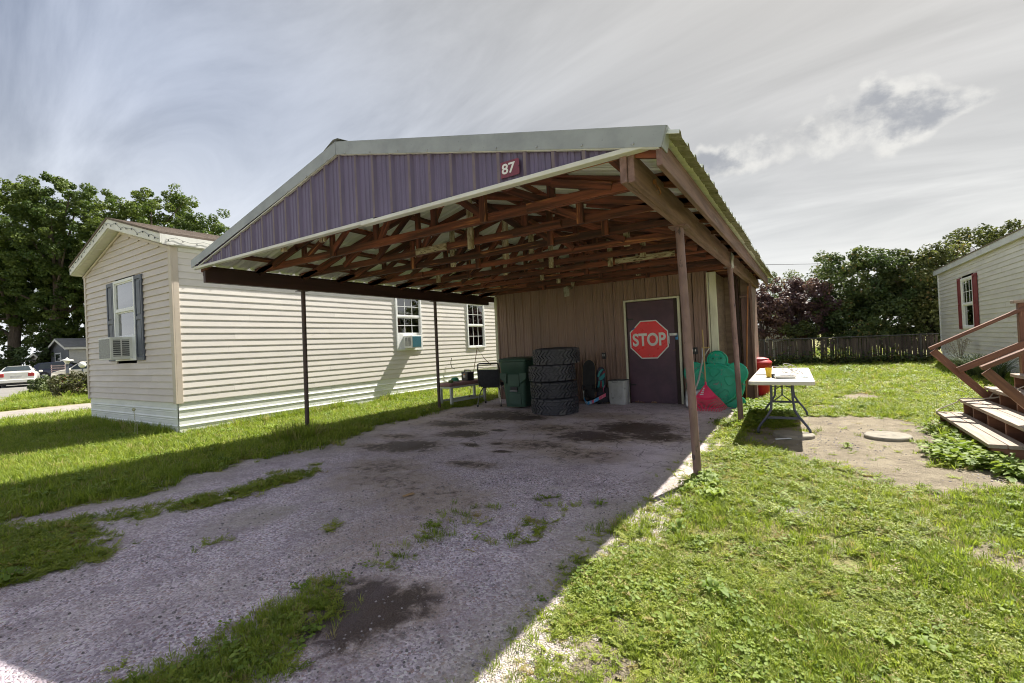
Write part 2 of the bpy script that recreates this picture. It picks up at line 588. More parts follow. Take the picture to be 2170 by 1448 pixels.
# --- ground: one sheet to the horizon
m, gg, b = principled('ground_soil')
v = gg.add('ShaderNodeTexCoord').outputs['Object']
n1 = gg.noise(v, 0.9, 8, 0.62)
n2 = gg.noise(v, 14.0, 6, 0.6)
n3 = gg.noise(v, 90.0, 4, 0.6)
c = gg.mix(gg.ramp(n1, 0.38, 0.62), (0.26, 0.24, 0.10), (0.18, 0.21, 0.06))
c = gg.mix(gg.ramp(n2, 0.42, 0.65), c, (0.31, 0.27, 0.14))
c = gg.mix(gg.ramp(n3, 0.55, 0.7), c, (0.11, 0.13, 0.04))
gg.put(b.inputs['Base Color'], c)
b.inputs['Roughness'].default_value = 0.95
b.inputs['Specular IOR Level'].default_value = 0.15
bp = gg.add('ShaderNodeBump')
bp.inputs['Distance'].default_value = 0.02
gg.put(bp.inputs['Height'], gg.math('ADD', n3, gg.math('MULTIPLY', n2, 2.0)))
gg.l.new(bp.outputs[0], b.inputs['Normal'])
gb = B()
xs = [-900, -200, -60, -20, 0, 20, 60, 200, 900]
gb.sheet([[(x, y, -0.004) for x in xs] for y in [-900, -200, -60, -20, 0, 20, 60, 200, 900]])
tag(gb.obj('ground', m), 'lawn soil and bare earth spreading to the horizon', 'ground', kind='structure')

# --- the driveway: broken asphalt and gravel, a fine sheet with an uneven edge
m, gg, b = principled('driveway_gravel')
v = gg.add('ShaderNodeTexCoord').outputs['Object']
AT = lambda k: gg.add('ShaderNodeAttribute', attribute_name=k).outputs['Fac']
stain, dusty, rough_ = AT('stain'), AT('dusty'), AT('loose')
big = gg.noise(v, 1.1, 7, 0.62)
vn = gg.vmath('ADD', v, gg.mapping(gg.add('ShaderNodeTexCoord').outputs['Object'], scale=(0, 0, 0)))
cell = gg.voro(v, 88.0)
cell2 = gg.voro(v, 210.0)
dst = gg.voro(v, 88.0, out='Distance')
dst2 = gg.voro(v, 210.0, out='Distance')
sepc = gg.add('ShaderNodeSeparateColor'); gg.put(sepc.inputs[0], cell)
sepd = gg.add('ShaderNodeSeparateColor'); gg.put(sepd.inputs[0], cell2)
stone = gg.mix(sepc.outputs[0], (0.31, 0.255, 0.31), (0.88, 0.765, 0.85))
stone = gg.mix(gg.math('MULTIPLY', gg.ramp(sepc.outputs[1], 0.8, 0.9), 0.7), stone, (0.36, 0.22, 0.19))
stone = gg.mix(gg.math('MULTIPLY', gg.ramp(sepc.outputs[2], 0.90, 0.95), 0.8), stone, (0.85, 0.82, 0.80))
fine = gg.mix(sepd.outputs[0], (0.48, 0.41, 0.47), (0.78, 0.685, 0.75))
loosef = gg.ramp(gg.math('ADD', gg.math('MULTIPLY', big, 0.6), gg.math('MULTIPLY', rough_, 0.5)), 0.35, 0.62)
c = gg.mix(loosef, fine, stone)
c = gg.mix(gg.math('MULTIPLY', gg.ramp(big, 0.45, 0.7), 0.5), c, (0.60, 0.51, 0.485))
mid_ = gg.noise(v, 3.7, 8, 0.7, 0.5)
c = gg.mix(gg.math('MULTIPLY', gg.ramp(mid_, 0.46, 0.66), 0.6), c, (0.35, 0.28, 0.32))
c = gg.mix(gg.math('MULTIPLY', gg.ramp(gg.noise(v, 2.3, 8, 0.66, 0.8), 0.55, 0.72), 0.6), c, (0.66, 0.60, 0.56))
fn = gg.noise(v, 30.0, 6, 0.7)
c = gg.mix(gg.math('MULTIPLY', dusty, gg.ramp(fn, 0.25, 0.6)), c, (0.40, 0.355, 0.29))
sn = gg.noise(v, 9.0, 8, 0.68, 0.6)
brn = gg.ramp(gg.math('ADD', AT('brown'), gg.math('MULTIPLY', gg.math('SUBTRACT', gg.noise(v, 4.0, 8, 0.68, 0.5), 0.5), 1.1)), 0.25, 0.85)
c = gg.mix(gg.math('MULTIPLY', brn, 0.75), c, gg.mix(gg.noise(v, 22.0, 6, 0.7), (0.30, 0.22, 0.17), (0.54, 0.44, 0.36)))
sfac = gg.ramp(gg.math('ADD', stain, gg.math('MULTIPLY', gg.math('SUBTRACT', sn, 0.5), 1.7)), 0.22, 0.70)
c = gg.mix(gg.math('MULTIPLY', sfac, 0.93), c, gg.mix(gg.noise(v, 5.0), (0.022, 0.017, 0.019), (0.09, 0.055, 0.042)))
# cracks in the older part
crk = gg.voro(gg.vmath('ADD', v, gg.mapping(gg.add('ShaderNodeTexNoise').outputs['Color'], scale=(.3, .3, .3))), 2.2, 'DISTANCE_TO_EDGE', 'Distance')
c = gg.mix(gg.math('MULTIPLY', gg.ramp(crk, 0.0, 0.02, 1.0, 0.0), gg.math('SUBTRACT', 0.6, gg.math('MULTIPLY', rough_, 0.6))), c, (0.03, 0.026, 0.026))
big2 = gg.noise(gg.mapping(v, scale=(1.6, 0.5, 1)), 1.4, 6, 0.6, 0.4)
c = gg.mix(gg.ramp(big2, 0.42, 0.68, 0.0, 0.24), c, (0.22, 0.175, 0.22))
gg.put(b.inputs['Base Color'], c)
gg.put(b.inputs['Roughness'], gg.math('SUBTRACT', 0.9, gg.math('MULTIPLY', sfac, 0.25)))
b.inputs['Specular IOR Level'].default_value = 0.3
hgt = gg.math('ADD', gg.math('MULTIPLY', gg.math('SUBTRACT', 1.0, dst), gg.math('ADD', 0.25, loosef)), gg.math('MULTIPLY', gg.math('SUBTRACT', 1.0, dst2), 0.3))
bp = gg.add('ShaderNodeBump')
bp.inputs['Distance'].default_value = 0.010
bp.inputs['Strength'].default_value = 0.9
gg.put(bp.inputs['Height'], hgt)
gg.l.new(bp.outputs[0], b.inputs['Normal'])

STAINS = [(-1.95, 1.52, .30, .26, 1.0), (-2.05, 1.35, .2, .16, .8), (-1.8, 1.7, .2, .2, .7), (-4.62, 4.55, .42, .3, .95), (-4.96, 4.3, .35, .2, .7), (-4.46, 5.45, .3, .22, .95), (-3.21, 4.07, .3, .14, .7),
          (-2.2, 6.7, .6, .42, 1.0), (-2.55, 5.95, .55, .35, .85), (-1.75, 6.2, .4, .3, .8), (-5.0, 7.1, .8, .5, .8), (-4.3, 7.0, .35, .25, 1.1), (-5.2, 6.1, .5, .3, .75),
          (-3.4, 6.3, .5, .3, .5), (-3.0, 5.2, .6, .3, .5), (-2.3, 4.9, .5, .3, .45), (-4.1, 3.6, .4, .3, .45), (-3.6, 3.2, .5, .35, .4), (-2.9, 3.0, .6, .4, .35),
          (-5.3, 5.0, .35, .2, .6), (-3.9, 4.9, .12, .08, 1.0), (-3.6, 5.1, .1, .07, 1.0), (-3.3, 4.7, .12, .07, .9), (-4.1, 5.9, .15, .08, .9), (-3.0, 7.6, .6, .3, .3), (-5.6, 8.3, .6, .3, .4)]
def driveway():
    xs = np.arange(-7.3, -0.55, 0.035); ys = np.arange(-3.0, 9.45, 0.035)
    X, Y = np.meshgrid(xs, ys)
    dx, dy = wobble(X, Y, 0.14, 1.9)
    keep = (X + dx > edge_at(Y + dy, EL_Y, EL_X) - 0.30) & (X + dx < edge_at(Y + dy, ER_Y, ER_X) + 0.26)
    Z = 0.002 + 0.006 * fbm(X, Y, 2.5, 4) + 0.004 * fbm(X, Y, 9, 3)
    st = np.zeros(X.shape)
    for (a, b_, rx, ry, k) in STAINS:
        q = ((X + dx - a) / (rx * 1.15)) ** 2 + ((Y + dy - b_) / (ry * 1.15)) ** 2
        st = np.maximum(st, k * np.exp(-q * 0.9))
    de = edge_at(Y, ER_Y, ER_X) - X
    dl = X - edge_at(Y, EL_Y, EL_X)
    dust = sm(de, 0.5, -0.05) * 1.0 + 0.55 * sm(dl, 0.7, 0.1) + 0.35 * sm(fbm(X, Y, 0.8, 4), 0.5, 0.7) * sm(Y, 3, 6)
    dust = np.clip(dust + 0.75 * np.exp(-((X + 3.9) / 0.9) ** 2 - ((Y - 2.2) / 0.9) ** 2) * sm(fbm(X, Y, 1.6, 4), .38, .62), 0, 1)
    loose = sm(4.6 - Y, -0.6, 1.2)
    brown = 0.55 * sm(Y, 3.6, 6.0) * sm(fbm(X, Y, 0.7, 4), 0.36, 0.6)
    for (a, b_, rx, ry, k) in STAINS:
        brown = np.maximum(brown, 0.9 * np.exp(-(((X + dx - a) / (rx * 1.7)) ** 2 + ((Y + dy - b_) / (ry * 1.7)) ** 2)))
    brown = np.maximum(brown, 0.7 * np.exp(-((X + 2.6) / 0.55) ** 2 - ((Y - 2.3) / 0.9) ** 2))
    idx = np.arange(X.size).reshape(X.shape)
    kf = keep[:-1, :-1] & keep[1:, :-1] & keep[:-1, 1:] & keep[1:, 1:]
    F = np.stack([idx[:-1, :-1][kf], idx[:-1, 1:][kf], idx[1:, 1:][kf], idx[1:, :-1][kf]], 1)
    used, invx = np.unique(F, return_inverse=True)
    F = invx.reshape(F.shape)
    V = np.stack([X.ravel(), Y.ravel(), Z.ravel()], 1)[used]
    return V, F, st.ravel()[used], dust.ravel()[used], loose.ravel()[used], brown.ravel()[used]
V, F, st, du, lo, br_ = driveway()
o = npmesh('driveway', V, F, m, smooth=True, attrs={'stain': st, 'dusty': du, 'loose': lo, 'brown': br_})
tag(o, 'worn grey asphalt and gravel driveway under the carport', 'driveway', kind='structure')

# --- bare sandy earth
m, gg, b = principled('sandy_earth')
v = gg.add('ShaderNodeTexCoord').outputs['Object']
n1 = gg.noise(v, 2.2, 8, 0.6); n2 = gg.noise(v, 38, 8, 0.72); n3 = gg.voro(v, 70, out='Distance'); n4 = gg.voro(v, 26)
c = gg.mix(gg.ramp(n1, 0.35, 0.65), (0.35, 0.30, 0.22), (0.25, 0.21, 0.155))
c = gg.mix(gg.math('MULTIPLY', gg.ramp(n2, 0.5, 0.7), 0.5), c, (0.42, 0.36, 0.26))
s4 = gg.add('ShaderNodeSeparateColor'); gg.put(s4.inputs[0], n4)
c = gg.mix(gg.math('MULTIPLY', gg.ramp(gg.noise(v, 5.5, 8, 0.7, 0.6), 0.52, 0.66), 0.55), c, (0.19, 0.16, 0.125))
c = gg.mix(gg.math('MULTIPLY', gg.ramp(s4.outputs[0], 0.93, 0.97), gg.ramp(gg.voro(v, 26, out='Distance'), 0.25, 0.2)), c, (0.16, 0.13, 0.11))
gg.put(b.inputs['Base Color'], c)
b.inputs['Roughness'].default_value = 0.95
b.inputs['Specular IOR Level'].default_value = 0.15
bp = gg.add('ShaderNodeBump'); bp.inputs['Distance'].default_value = 0.03
gg.put(bp.inputs['Height'], gg.math('ADD', gg.math('ADD', n2, gg.math('MULTIPLY', n3, 0.5)), gg.math('MULTIPLY', gg.noise(v, 7.0, 4), 2.0)))
gg.l.new(bp.outputs[0], b.inputs['Normal'])
SAND = m
def patch(name, poly, grow, step, z, mat, label, wob=0.12, rise=0.0):
    P = np.array(poly)
    xs = np.arange(P[:, 0].min() - 0.5, P[:, 0].max() + 0.5, step); ys = np.arange(P[:, 1].min() - 0.5, P[:, 1].max() + 0.5, step)
    X, Y = np.meshgrid(xs, ys)
    dx, dy = wobble(X, Y, wob, 2.0)
    cx, cy = P.mean(0)
    keep = inpoly(cx + (X + dx - cx) * grow, cy + (Y + dy - cy) * grow, poly)
    Z = z + rise * fbm(X, Y, 1.5, 4)
    idx = np.arange(X.size).reshape(X.shape)
    kf = keep[:-1, :-1] & keep[1:, :-1] & keep[:-1, 1:] & keep[1:, 1:]
    F = np.stack([idx[:-1, :-1][kf], idx[:-1, 1:][kf], idx[1:, 1:][kf], idx[1:, :-1][kf]], 1)
    used, invx = np.unique(F, return_inverse=True)
    o = npmesh(name, np.stack([X.ravel(), Y.ravel(), Z.ravel()], 1)[used], invx.reshape(F.shape), mat, smooth=True)
    return tag(o, label, 'path', kind='structure')
patch('bare_earth', DIRT, 0.90, 0.05, 0.002, SAND, 'bare sandy earth round the two concrete lids', rise=0.012)
patch('bare_earth', DIRT2, 0.9, 0.06, 0.002, SAND, 'small worn sandy patch in the back lawn', rise=0.01)
for (a, b_, r_) in BARE:
    patch('bare_earth', [(a + r_ * math.cos(t), b_ + r_ * math.sin(t)) for t in np.linspace(0, 6.28, 12)[:-1]], 0.8, 0.04, 0.002, SAND,
          'small worn sandy spot in the lawn', rise=0.008)
road = M('street_asphalt', (0.22, 0.21, 0.195), (0.18, 0.17, 0.155), rough=0.9, scale=1.5, bump=0.006, bscale=60, spots=(0.36, 0.34, 0.30), spot_scale=0.6)
patch('neighbour_driveway', NDRIVE, 1.0, 0.4, 0.002, M('pale_gravel', (0.32, 0.295, 0.255), (0.25, 0.22, 0.2), rough=0.95, scale=2.0, bump=0.01, bscale=50,
      spots=(0.17, 0.15, 0.16), spot_scale=1.2), 'pale gravel driveway of the next lot', wob=0.3)
patch('street', STREET, 1.0, 0.8, 0.004, road, 'grey park street past the next lots', wob=0.3)

# ================================================================== materials of the carport and shed
WOOD_RED = M('truss_timber', (0.20, 0.062, 0.034), (0.058, 0.023, 0.016), rough=0.7, scale=2.2, stretch=(0.6, 9, 9), lo=0.35, hi=0.62, bump=0.002, bscale=14,
             bstretch=(1, 16, 16), spots=(0.48, 0.20, 0.075), spot_scale=1.8, spot_lo=0.60, spot_hi=0.70, vary=0.45)
WOOD_BEAM = M('beam_timber', (0.26, 0.16, 0.135), (0.15, 0.088, 0.074), rough=0.75, scale=2.0, stretch=(0.7, 9, 9), bump=0.003, bscale=12,
              bstretch=(1, 14, 14), spots=(0.26, 0.215, 0.19), spot_scale=2.0, spot_lo=0.60, spot_hi=0.72)
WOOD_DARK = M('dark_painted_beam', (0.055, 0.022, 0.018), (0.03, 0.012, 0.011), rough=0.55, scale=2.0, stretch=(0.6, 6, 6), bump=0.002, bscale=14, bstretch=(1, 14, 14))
WOOD_PALE = M('pale_scab_timber', (0.50, 0.46, 0.33), (0.24, 0.17, 0.10), rough=0.85, scale=9, stretch=(1, 4, 4), bump=0.003, bscale=16, spots=(0.05, 0.025, 0.015),
              spot_scale=10, spot_lo=0.55, spot_hi=0.63)
PIPE = M('brown_pipe', (0.25, 0.155, 0.14), (0.17, 0.10, 0.09), rough=0.5, scale=5, stretch=(2, 2, 0.8), spots=(0.06, 0.04, 0.045), spot_scale=7, spot_lo=0.6, spot_hi=0.68, bump=0.001)
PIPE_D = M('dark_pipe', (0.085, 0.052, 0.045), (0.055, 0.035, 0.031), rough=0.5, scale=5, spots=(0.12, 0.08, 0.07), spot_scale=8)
PANEL = M('gable_metal', (0.132, 0.102, 0.178), (0.105, 0.080, 0.138), rough=0.33, metal=0.0, scale=3, stretch=(4, 4, 0.6), spec=0.6, spots=(0.20, 0.165, 0.185), spot_scale=5,
          spot_lo=0.66, spot_hi=0.8)
SEAM = M('worn_seam', (0.185, 0.142, 0.145), (0.135, 0.102, 0.115), rough=0.5, scale=6, stretch=(2, 2, 1))
SHEDP = M('shed_metal', (0.29, 0.188, 0.152), (0.22, 0.14, 0.112), rough=0.5, scale=1.2, stretch=(1.5, 1.5, 0.5), spots=(0.25, 0.155, 0.13), spot_scale=1.5, spot_lo=0.55, spot_hi=0.75, spec=0.5)
RAKE = M('grey_trim_metal', (0.33, 0.355, 0.365), (0.25, 0.27, 0.28), rough=0.42, scale=3, spots=(0.12, 0.12, 0.11), spot_scale=70, spot_lo=0.66, spot_hi=0.72)
WTRIM = M('white_trim', (0.68, 0.68, 0.63), (0.56, 0.56, 0.50), rough=0.5, scale=3, spots=(0.38, 0.36, 0.30), spot_scale=12, spot_lo=0.66, spot_hi=0.75)
CREAM = M('cream_trim', (0.70, 0.69, 0.54), (0.57, 0.56, 0.43), rough=0.6, scale=4, stretch=(2, 2, 0.5), spots=(0.28, 0.26, 0.2), spot_scale=7, spot_lo=0.66, spot_hi=0.75)
ROOFT = M('roof_tin', (0.74, 0.77, 0.69), (0.62, 0.65, 0.57), rough=0.42, metal=0.0, scale=2, stretch=(0.5, 6, 1), spots=(0.36, 0.38, 0.31), spot_scale=3, spot_lo=0.62, spot_hi=0.78)
MOSS = M('mossy_tin', (0.19, 0.185, 0.115), (0.30, 0.30, 0.23), rough=0.95, scale=14, spots=(0.07, 0.075, 0.035), spot_scale=20, bump=0.004, bscale=60)
STEEL = M('galvanised', (0.5, 0.5, 0.5), (0.36, 0.36, 0.37), rough=0.4, metal=0.8, scale=12)
RUST = M('rusty_steel', (0.30, 0.13, 0.05), (0.16, 0.07, 0.04), rough=0.8, scale=18)
BLACK = M('black_plastic', (0.018, 0.018, 0.02), (0.03, 0.03, 0.033), rough=0.5, scale=10)
PLY = M('brown_plywood', (0.22, 0.15, 0.11), (0.15, 0.10, 0.075), rough=0.8, scale=2.5, stretch=(1, 1, 5), bump=0.002, bscale=20)

RIDGE_X, RIDGE_Z, SLOPE = -3.75, 3.32, 0.243
EAVE_L, EAVE_R = -6.74, -0.69
def roof_z(x):
    return RIDGE_Z - SLOPE * abs(x - RIDGE_X)

# ================================================================== the carport
cp = thing('carport', 'open carport with low gabled tin roof, purple brown gable end and pipe posts', 'carport', (-3.75, 6.2, 0), world=True)
def pipe_post(base, top, r_, mat):
    b_ = B().tube([base, top], r_, 18)
    o = b_.obj('post', mat, cp, smooth=True)
    pl = B().box((top[0], top[1], top[2] + 0.006), (0.16, 0.16, 0.012))
    pl.obj('post_plate', mat, o)
    return o
pipe_post((-0.897, 4.41, -0.05), (-0.955, 4.41, 2.30), 0.036, PIPE)
pipe_post((-0.891, 7.52, -0.05), (-0.94, 7.52, 2.30), 0.037, PIPE)
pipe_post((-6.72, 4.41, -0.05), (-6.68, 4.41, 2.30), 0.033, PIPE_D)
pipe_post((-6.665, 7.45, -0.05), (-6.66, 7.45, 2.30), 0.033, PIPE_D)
# eave beams of two plies
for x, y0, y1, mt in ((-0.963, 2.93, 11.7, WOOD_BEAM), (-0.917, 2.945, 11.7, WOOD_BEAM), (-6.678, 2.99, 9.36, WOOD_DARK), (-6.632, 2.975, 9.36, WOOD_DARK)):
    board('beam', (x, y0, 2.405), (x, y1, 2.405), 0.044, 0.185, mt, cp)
# trusses
TR_Y = [2.985, 3.70, 4.40, 5.08, 5.75, 6.43, 7.10, 7.77, 8.45, 9.12, 9.8, 10.5, 11.2]
CH = 0.085
rr = random.Random(4)
for ti, ty in enumerate(TR_Y):
    sag = 0.0
    b_ = B().lim(-6.72, -0.80, ty - 0.019, ty + 0.019, 2.502, 2.502 + CH)
    tr = b_.obj('truss', WOOD_RED, cp, bevel=0.003)
    o_ = 0.07 + CH / 2                       # roof top to middle of the top chord
    for sx, xe in ((-1, EAVE_L + 0.03), (1, EAVE_R - 0.055)):
        board('top_chord', (xe, ty, roof_z(xe) - o_), (RIDGE_X, ty, RIDGE_Z - o_), 0.038, CH, WOOD_RED, tr)
    if ti > 9:
        continue
    nodes = [0.45, 1.15, 1.85, 2.45]
    for sx in (-1, 1):
        for k, d_ in enumerate(nodes):
            if k == 3:
                continue
            x = RIDGE_X + sx * d_
            top = roof_z(x) - 0.13
            pale = rr.random() < (0.42 if k == 0 else 0.16)
            yoff = 0.039 if rr.random() < 0.5 else -0.039
            dz = rr.uniform(-0.07, 0.01) if pale else 0.0
            board('web', (x, ty + yoff, 2.50 + dz), (x, ty + yoff, top), 0.075, 0.036, WOOD_PALE if pale else WOOD_RED, tr, up=(0, 1, 0))
            x2 = RIDGE_X + sx * nodes[k + 1]
            board('web', (x + sx * 0.05, ty - yoff * 0.98, top - 0.03), (x2, ty - yoff * 0.98, 2.56), 0.036, 0.07, WOOD_RED, tr)
    board('web', (RIDGE_X - 0.4, ty + 0.04, 2.56), (RIDGE_X, ty + 0.04, RIDGE_Z - 0.16), 0.036, 0.07, WOOD_RED, tr)
    # scarfed and scabbed lengths nailed along the chord
    for q in range(2):
        if rr.random() < 0.75:
            xc = rr.uniform(-6.0, -1.6); L = rr.uniform(0.35, 1.1)
            sgn = -1 if rr.random() < 0.7 else 1
            board('splice', (xc, ty + sgn * 0.033, 2.545), (xc + L, ty + sgn * 0.033, 2.547), 0.026, 0.078, WOOD_PALE if rr.random() < 0.35 else WOOD_RED, tr)
# purlins under the tin
for sx in (-1, 1):
    for d_ in (0.10, 0.72, 1.34, 1.96, 2.58):
        x = RIDGE_X + sx * d_
        board('purlin', (x, 2.99, roof_z(x) - 0.048), (x, 11.6, roof_z(x) - 0.048), 0.085, 0.036, WOOD_RED, cp, up=(sx * SLOPE, 0, 1))
# eave fascia boards
board('fascia', (EAVE_R - 0.035, 2.90, roof_z(EAVE_R) - 0.135), (EAVE_R - 0.035, 11.65, roof_z(EAVE_R) - 0.135), 0.036, 0.165, WOOD_BEAM, cp)
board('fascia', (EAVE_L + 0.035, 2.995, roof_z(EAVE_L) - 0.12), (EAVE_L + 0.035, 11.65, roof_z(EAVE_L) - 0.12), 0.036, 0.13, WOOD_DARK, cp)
# ribbed tin sheets, ribs running down the slope
def rib_profile(a0, a1, pitch=0.23, h=0.018, w=0.05, minor=0.004):
    pts = []
    n = int(round((a1 - a0) / pitch))
    for k in range(n):
        s_ = a0 + k * pitch
        pts += [(s_, 0), (s_ + 0.02, h), (s_ + 0.02 + w * 0.5, h), (s_ + 0.045 + w * 0.5, 0), (s_ + pitch * 0.48, 0), (s_ + pitch * 0.52, minor),
                (s_ + pitch * 0.58, minor), (s_ + pitch * 0.62, 0), (s_ + pitch * 0.76, 0), (s_ + pitch * 0.80, minor), (s_ + pitch * 0.86, minor), (s_ + pitch * 0.90, 0)]
    pts.append((a0 + n * pitch, 0))
    return pts
def groove_profile(a0, a1, pitch=0.228, h=0.026, g_=0.03):
    """standing seam with a deep shadow line beside it, two shallow ribs between"""
    pts = []
    for k in range(int(round((a1 - a0) / pitch))):
        s_ = a0 + k * pitch
        pts += [(s_, 0), (s_ + 0.002, -g_), (s_ + 0.018, -g_), (s_ + 0.020, h), (s_ + 0.048, h), (s_ + 0.064, 0.002)]
        for c_ in (0.115, 0.170):
            pts += [(s_ + c_ - 0.020, 0.0), (s_ + c_ - 0.012, 0.007), (s_ + c_ + 0.012, 0.007), (s_ + c_ + 0.020, 0.0)]
    pts.append((a0 + int(round((a1 - a0) / pitch)) * pitch, 0))
    return pts
for sx, xe in ((-1, EAVE_L - 0.03), (1, EAVE_R + 0.085)):
    y = 2.90
    k = 0
    while y < 11.6:
        prof = rib_profile(y, y + 0.69, h=0.030)
        lift = 0.0015 * (k % 2)
        jit = rr.uniform(-0.012, 0.012)
        rows = []
        for t in (0.0, 0.5, 1.0):
            x = RIDGE_X + (xe + jit * 1 - RIDGE_X) * t
            rows.append([(x, p[0], roof_z(x) - 0.034 + p[1] + lift) for p in prof])
        rs_ = B().sheet(rows).obj('roof_sheet', ROOFT, cp, solid=0.0025)
        if sx > 0:                       # moss and dirt along the drip edge
            er = []
            for dx_ in (0.075, 0.035, -0.001):
                x = xe + jit - dx_
                er.append([(x, p[0], roof_z(x) - 0.034 + p[1] + lift - 0.0022) for p in prof])
            B().sheet(er).obj('mossy_edge', MOSS, rs_, solid=0.0012)
        y += 0.69
        k += 1
# ridge cap with a bent front end
rows = []
for y in [2.875, 2.93, 3.05] + list(np.arange(3.6, 11.8, 0.8)):
    bend = 0.016 if y < 2.88 else (0.010 if y < 3.0 else 0)
    rows.append([(RIDGE_X - 0.17, y, roof_z(RIDGE_X - 0.17) + 0.012), (RIDGE_X - 0.03, y, RIDGE_Z + 0.02 + bend), (RIDGE_X + 0.04, y, RIDGE_Z + 0.022 + bend * 0.7),
                 (RIDGE_X + 0.19, y, roof_z(RIDGE_X + 0.19) + 0.012)])
B().sheet(rows).obj('ridge_cap', RAKE, cp, solid=0.003)
# gable end: ribbed sheets on the front truss
GY = 2.93
def gable_sheet(x0, n):
    prof = groove_profile(x0, x0 + 0.228 * n, h=0.026, g_=0.006)
    prof = [p for p in prof if EAVE_L + 0.03 <= p[0] <= -0.92]
    # break the sheet at the ridge line so that the rake stays straight
    lo_ = [(p[0], GY - 0.008 - p[1], 2.515) for p in prof]
    hi_ = [(p[0], GY - 0.008 - p[1], max(2.53, roof_z(p[0]) - 0.05)) for p in prof]
    gs = B().sheet([lo_, hi_]).obj('gable_sheet', PANEL, cp, solid=0.0015)
    for k in range(n):                    # the standing seams, their paint worn to tan
        s_ = x0 + 0.228 * k
        if s_ < EAVE_L + 0.12 or s_ > -1.05:
            continue
        B().add([(s_ + 0.019, GY - 0.0358, 2.517), (s_ + 0.044, GY - 0.0358, 2.517), (s_ + 0.044, GY - 0.0358, roof_z(s_ + 0.044) - 0.06), (s_ + 0.019, GY - 0.0358, roof_z(s_ + 0.019) - 0.06)], [(0, 1, 2, 3)]).obj('seam', SEAM, gs, solid=0.0012)
    return gs
x = EAVE_L + 0.02
while x < -1.0:
    gable_sheet(x, 4)
    x += 0.912
# backing behind the gable sheets
B().prism([(EAVE_L + 0.1, 2.60), (-1.0, 2.60), (RIDGE_X, RIDGE_Z - 0.10)], 'Y', GY + 0.012, GY + 0.022).obj('gable_backing', PLY, cp)
# rake trim: one length each side of the ridge
for sx, xe in ((-1, EAVE_L - 0.03), (1, EAVE_R + 0.02)):
    z0, z1 = roof_z(xe), RIDGE_Z
    poly = [(xe, z0 + 0.012), (RIDGE_X + sx * 0.002, z1 + 0.012), (RIDGE_X + sx * 0.002, z1 - 0.112), (xe - sx * 0.035, z0 - 0.112)]
    if sx < 0:
        poly = [(xe, z0 + 0.012), (RIDGE_X - 0.002, z1 + 0.012), (RIDGE_X - 0.002, z1 - 0.112), (xe + 0.01, z0 - 0.085)]
    bb = B().prism(poly, 'Y', GY - 0.052, GY - 0.046)
    # top return lying on the tin, lower lip turned in
    bb.prism([(xe, z0 + 0.013), (RIDGE_X + sx * 0.002, z1 + 0.013), (RIDGE_X + sx * 0.002, z1 + 0.006), (xe, z0 + 0.006)], 'Y', GY - 0.0455, GY + 0.10)
    if sx > 0:
        bb.prism([(xe - 0.035, z0 - 0.112), (xe, z0 + 0.012), (xe + 0.006, z0 + 0.012), (xe - 0.029, z0 - 0.112)], 'Y', GY - 0.0455, GY + 0.07)
    rk = bb.obj('rake_trim', RAKE, cp)
    n = 9
    for q in range(n):
        t = (q + 0.6) / n
        x = xe + (RIDGE_X - xe) * t
        B().lathe([(0.0005, -0.007), (0.006, -0.006), (0.009, 0)], (x, GY - 0.0525, roof_z(x) - 0.098), 8, 'Y').obj('screw', STEEL, rk)
    lip = B().prism([(xe - sx * 0.05, z0 - 0.105), (RIDGE_X + sx * 0.004, z1 - 0.105), (RIDGE_X + sx * 0.004, z1 - 0.115), (xe - sx * 0.05, z0 - 0.115)], 'Y', GY - 0.0455, GY - 0.018)
    lip.obj('trim_lip', WTRIM, rk)
# lower trim in two lapped lengths, the lap loose
B().lim(EAVE_L + 0.0, -3.28, GY - 0.042, GY + 0.02, 2.482, 2.513).obj('sill_trim', WTRIM, cp, bevel=0.004)
B().add([(-3.44, GY - 0.05, 2.468), (-0.80, GY - 0.05, 2.484), (-0.80, GY + 0.02, 2.484), (-3.44, GY + 0.02, 2.468),
         (-3.44, GY - 0.05, 2.500), (-0.80, GY - 0.05, 2.516), (-0.80, GY + 0.02, 2.516), (-3.44, GY + 0.02, 2.500)],
        [(0, 3, 2, 1), (4, 5, 6, 7), (0, 1, 5, 4), (1, 2, 6, 5), (2, 3, 7, 6), (3, 0, 4, 7)]).obj('sill_trim', WTRIM, cp, bevel=0.004)
# a rusty lag bolt with wire on the near beam, loose wire at the second post
lb = B().tube([(-0.893, 3.38, 2.425), (-0.875, 3.38, 2.425)], 0.018, 8)
lb.tube([(-0.885, 3.38, 2.42), (-0.86, 3.39, 2.38), (-0.855, 3.42, 2.35), (-0.86, 3.40, 2.33)], 0.004, 5)
lb.tube([(-0.885, 3.38, 2.42), (-0.86, 3.36, 2.36), (-0.86, 3.33, 2.345)], 0.004, 5)
lb.obj('lag_bolt', RUST, cp)
pts = []
for k in range(70):
    t = k / 69 * 5.5 * 2 * math.pi
    pts.append((-0.875 + 0.010 * math.sin(t * 1.7), 7.28 + 0.055 * math.cos(t) + 0.02 * math.sin(t * 0.31), 2.36 + 0.11 * math.sin(t) * (0.8 + 0.2 * math.sin(t * 0.43))))
w_ = B().tube(pts, 0.0055, 5)
w_.solo('wire_coil', M('white_wire', (0.7, 0.7, 0.68), (0.5, 0.5, 0.5), rough=0.4), 'coil of white wire hung on the eave beam above the second pipe post', 'wire', (0, 0, 0), smooth=True)

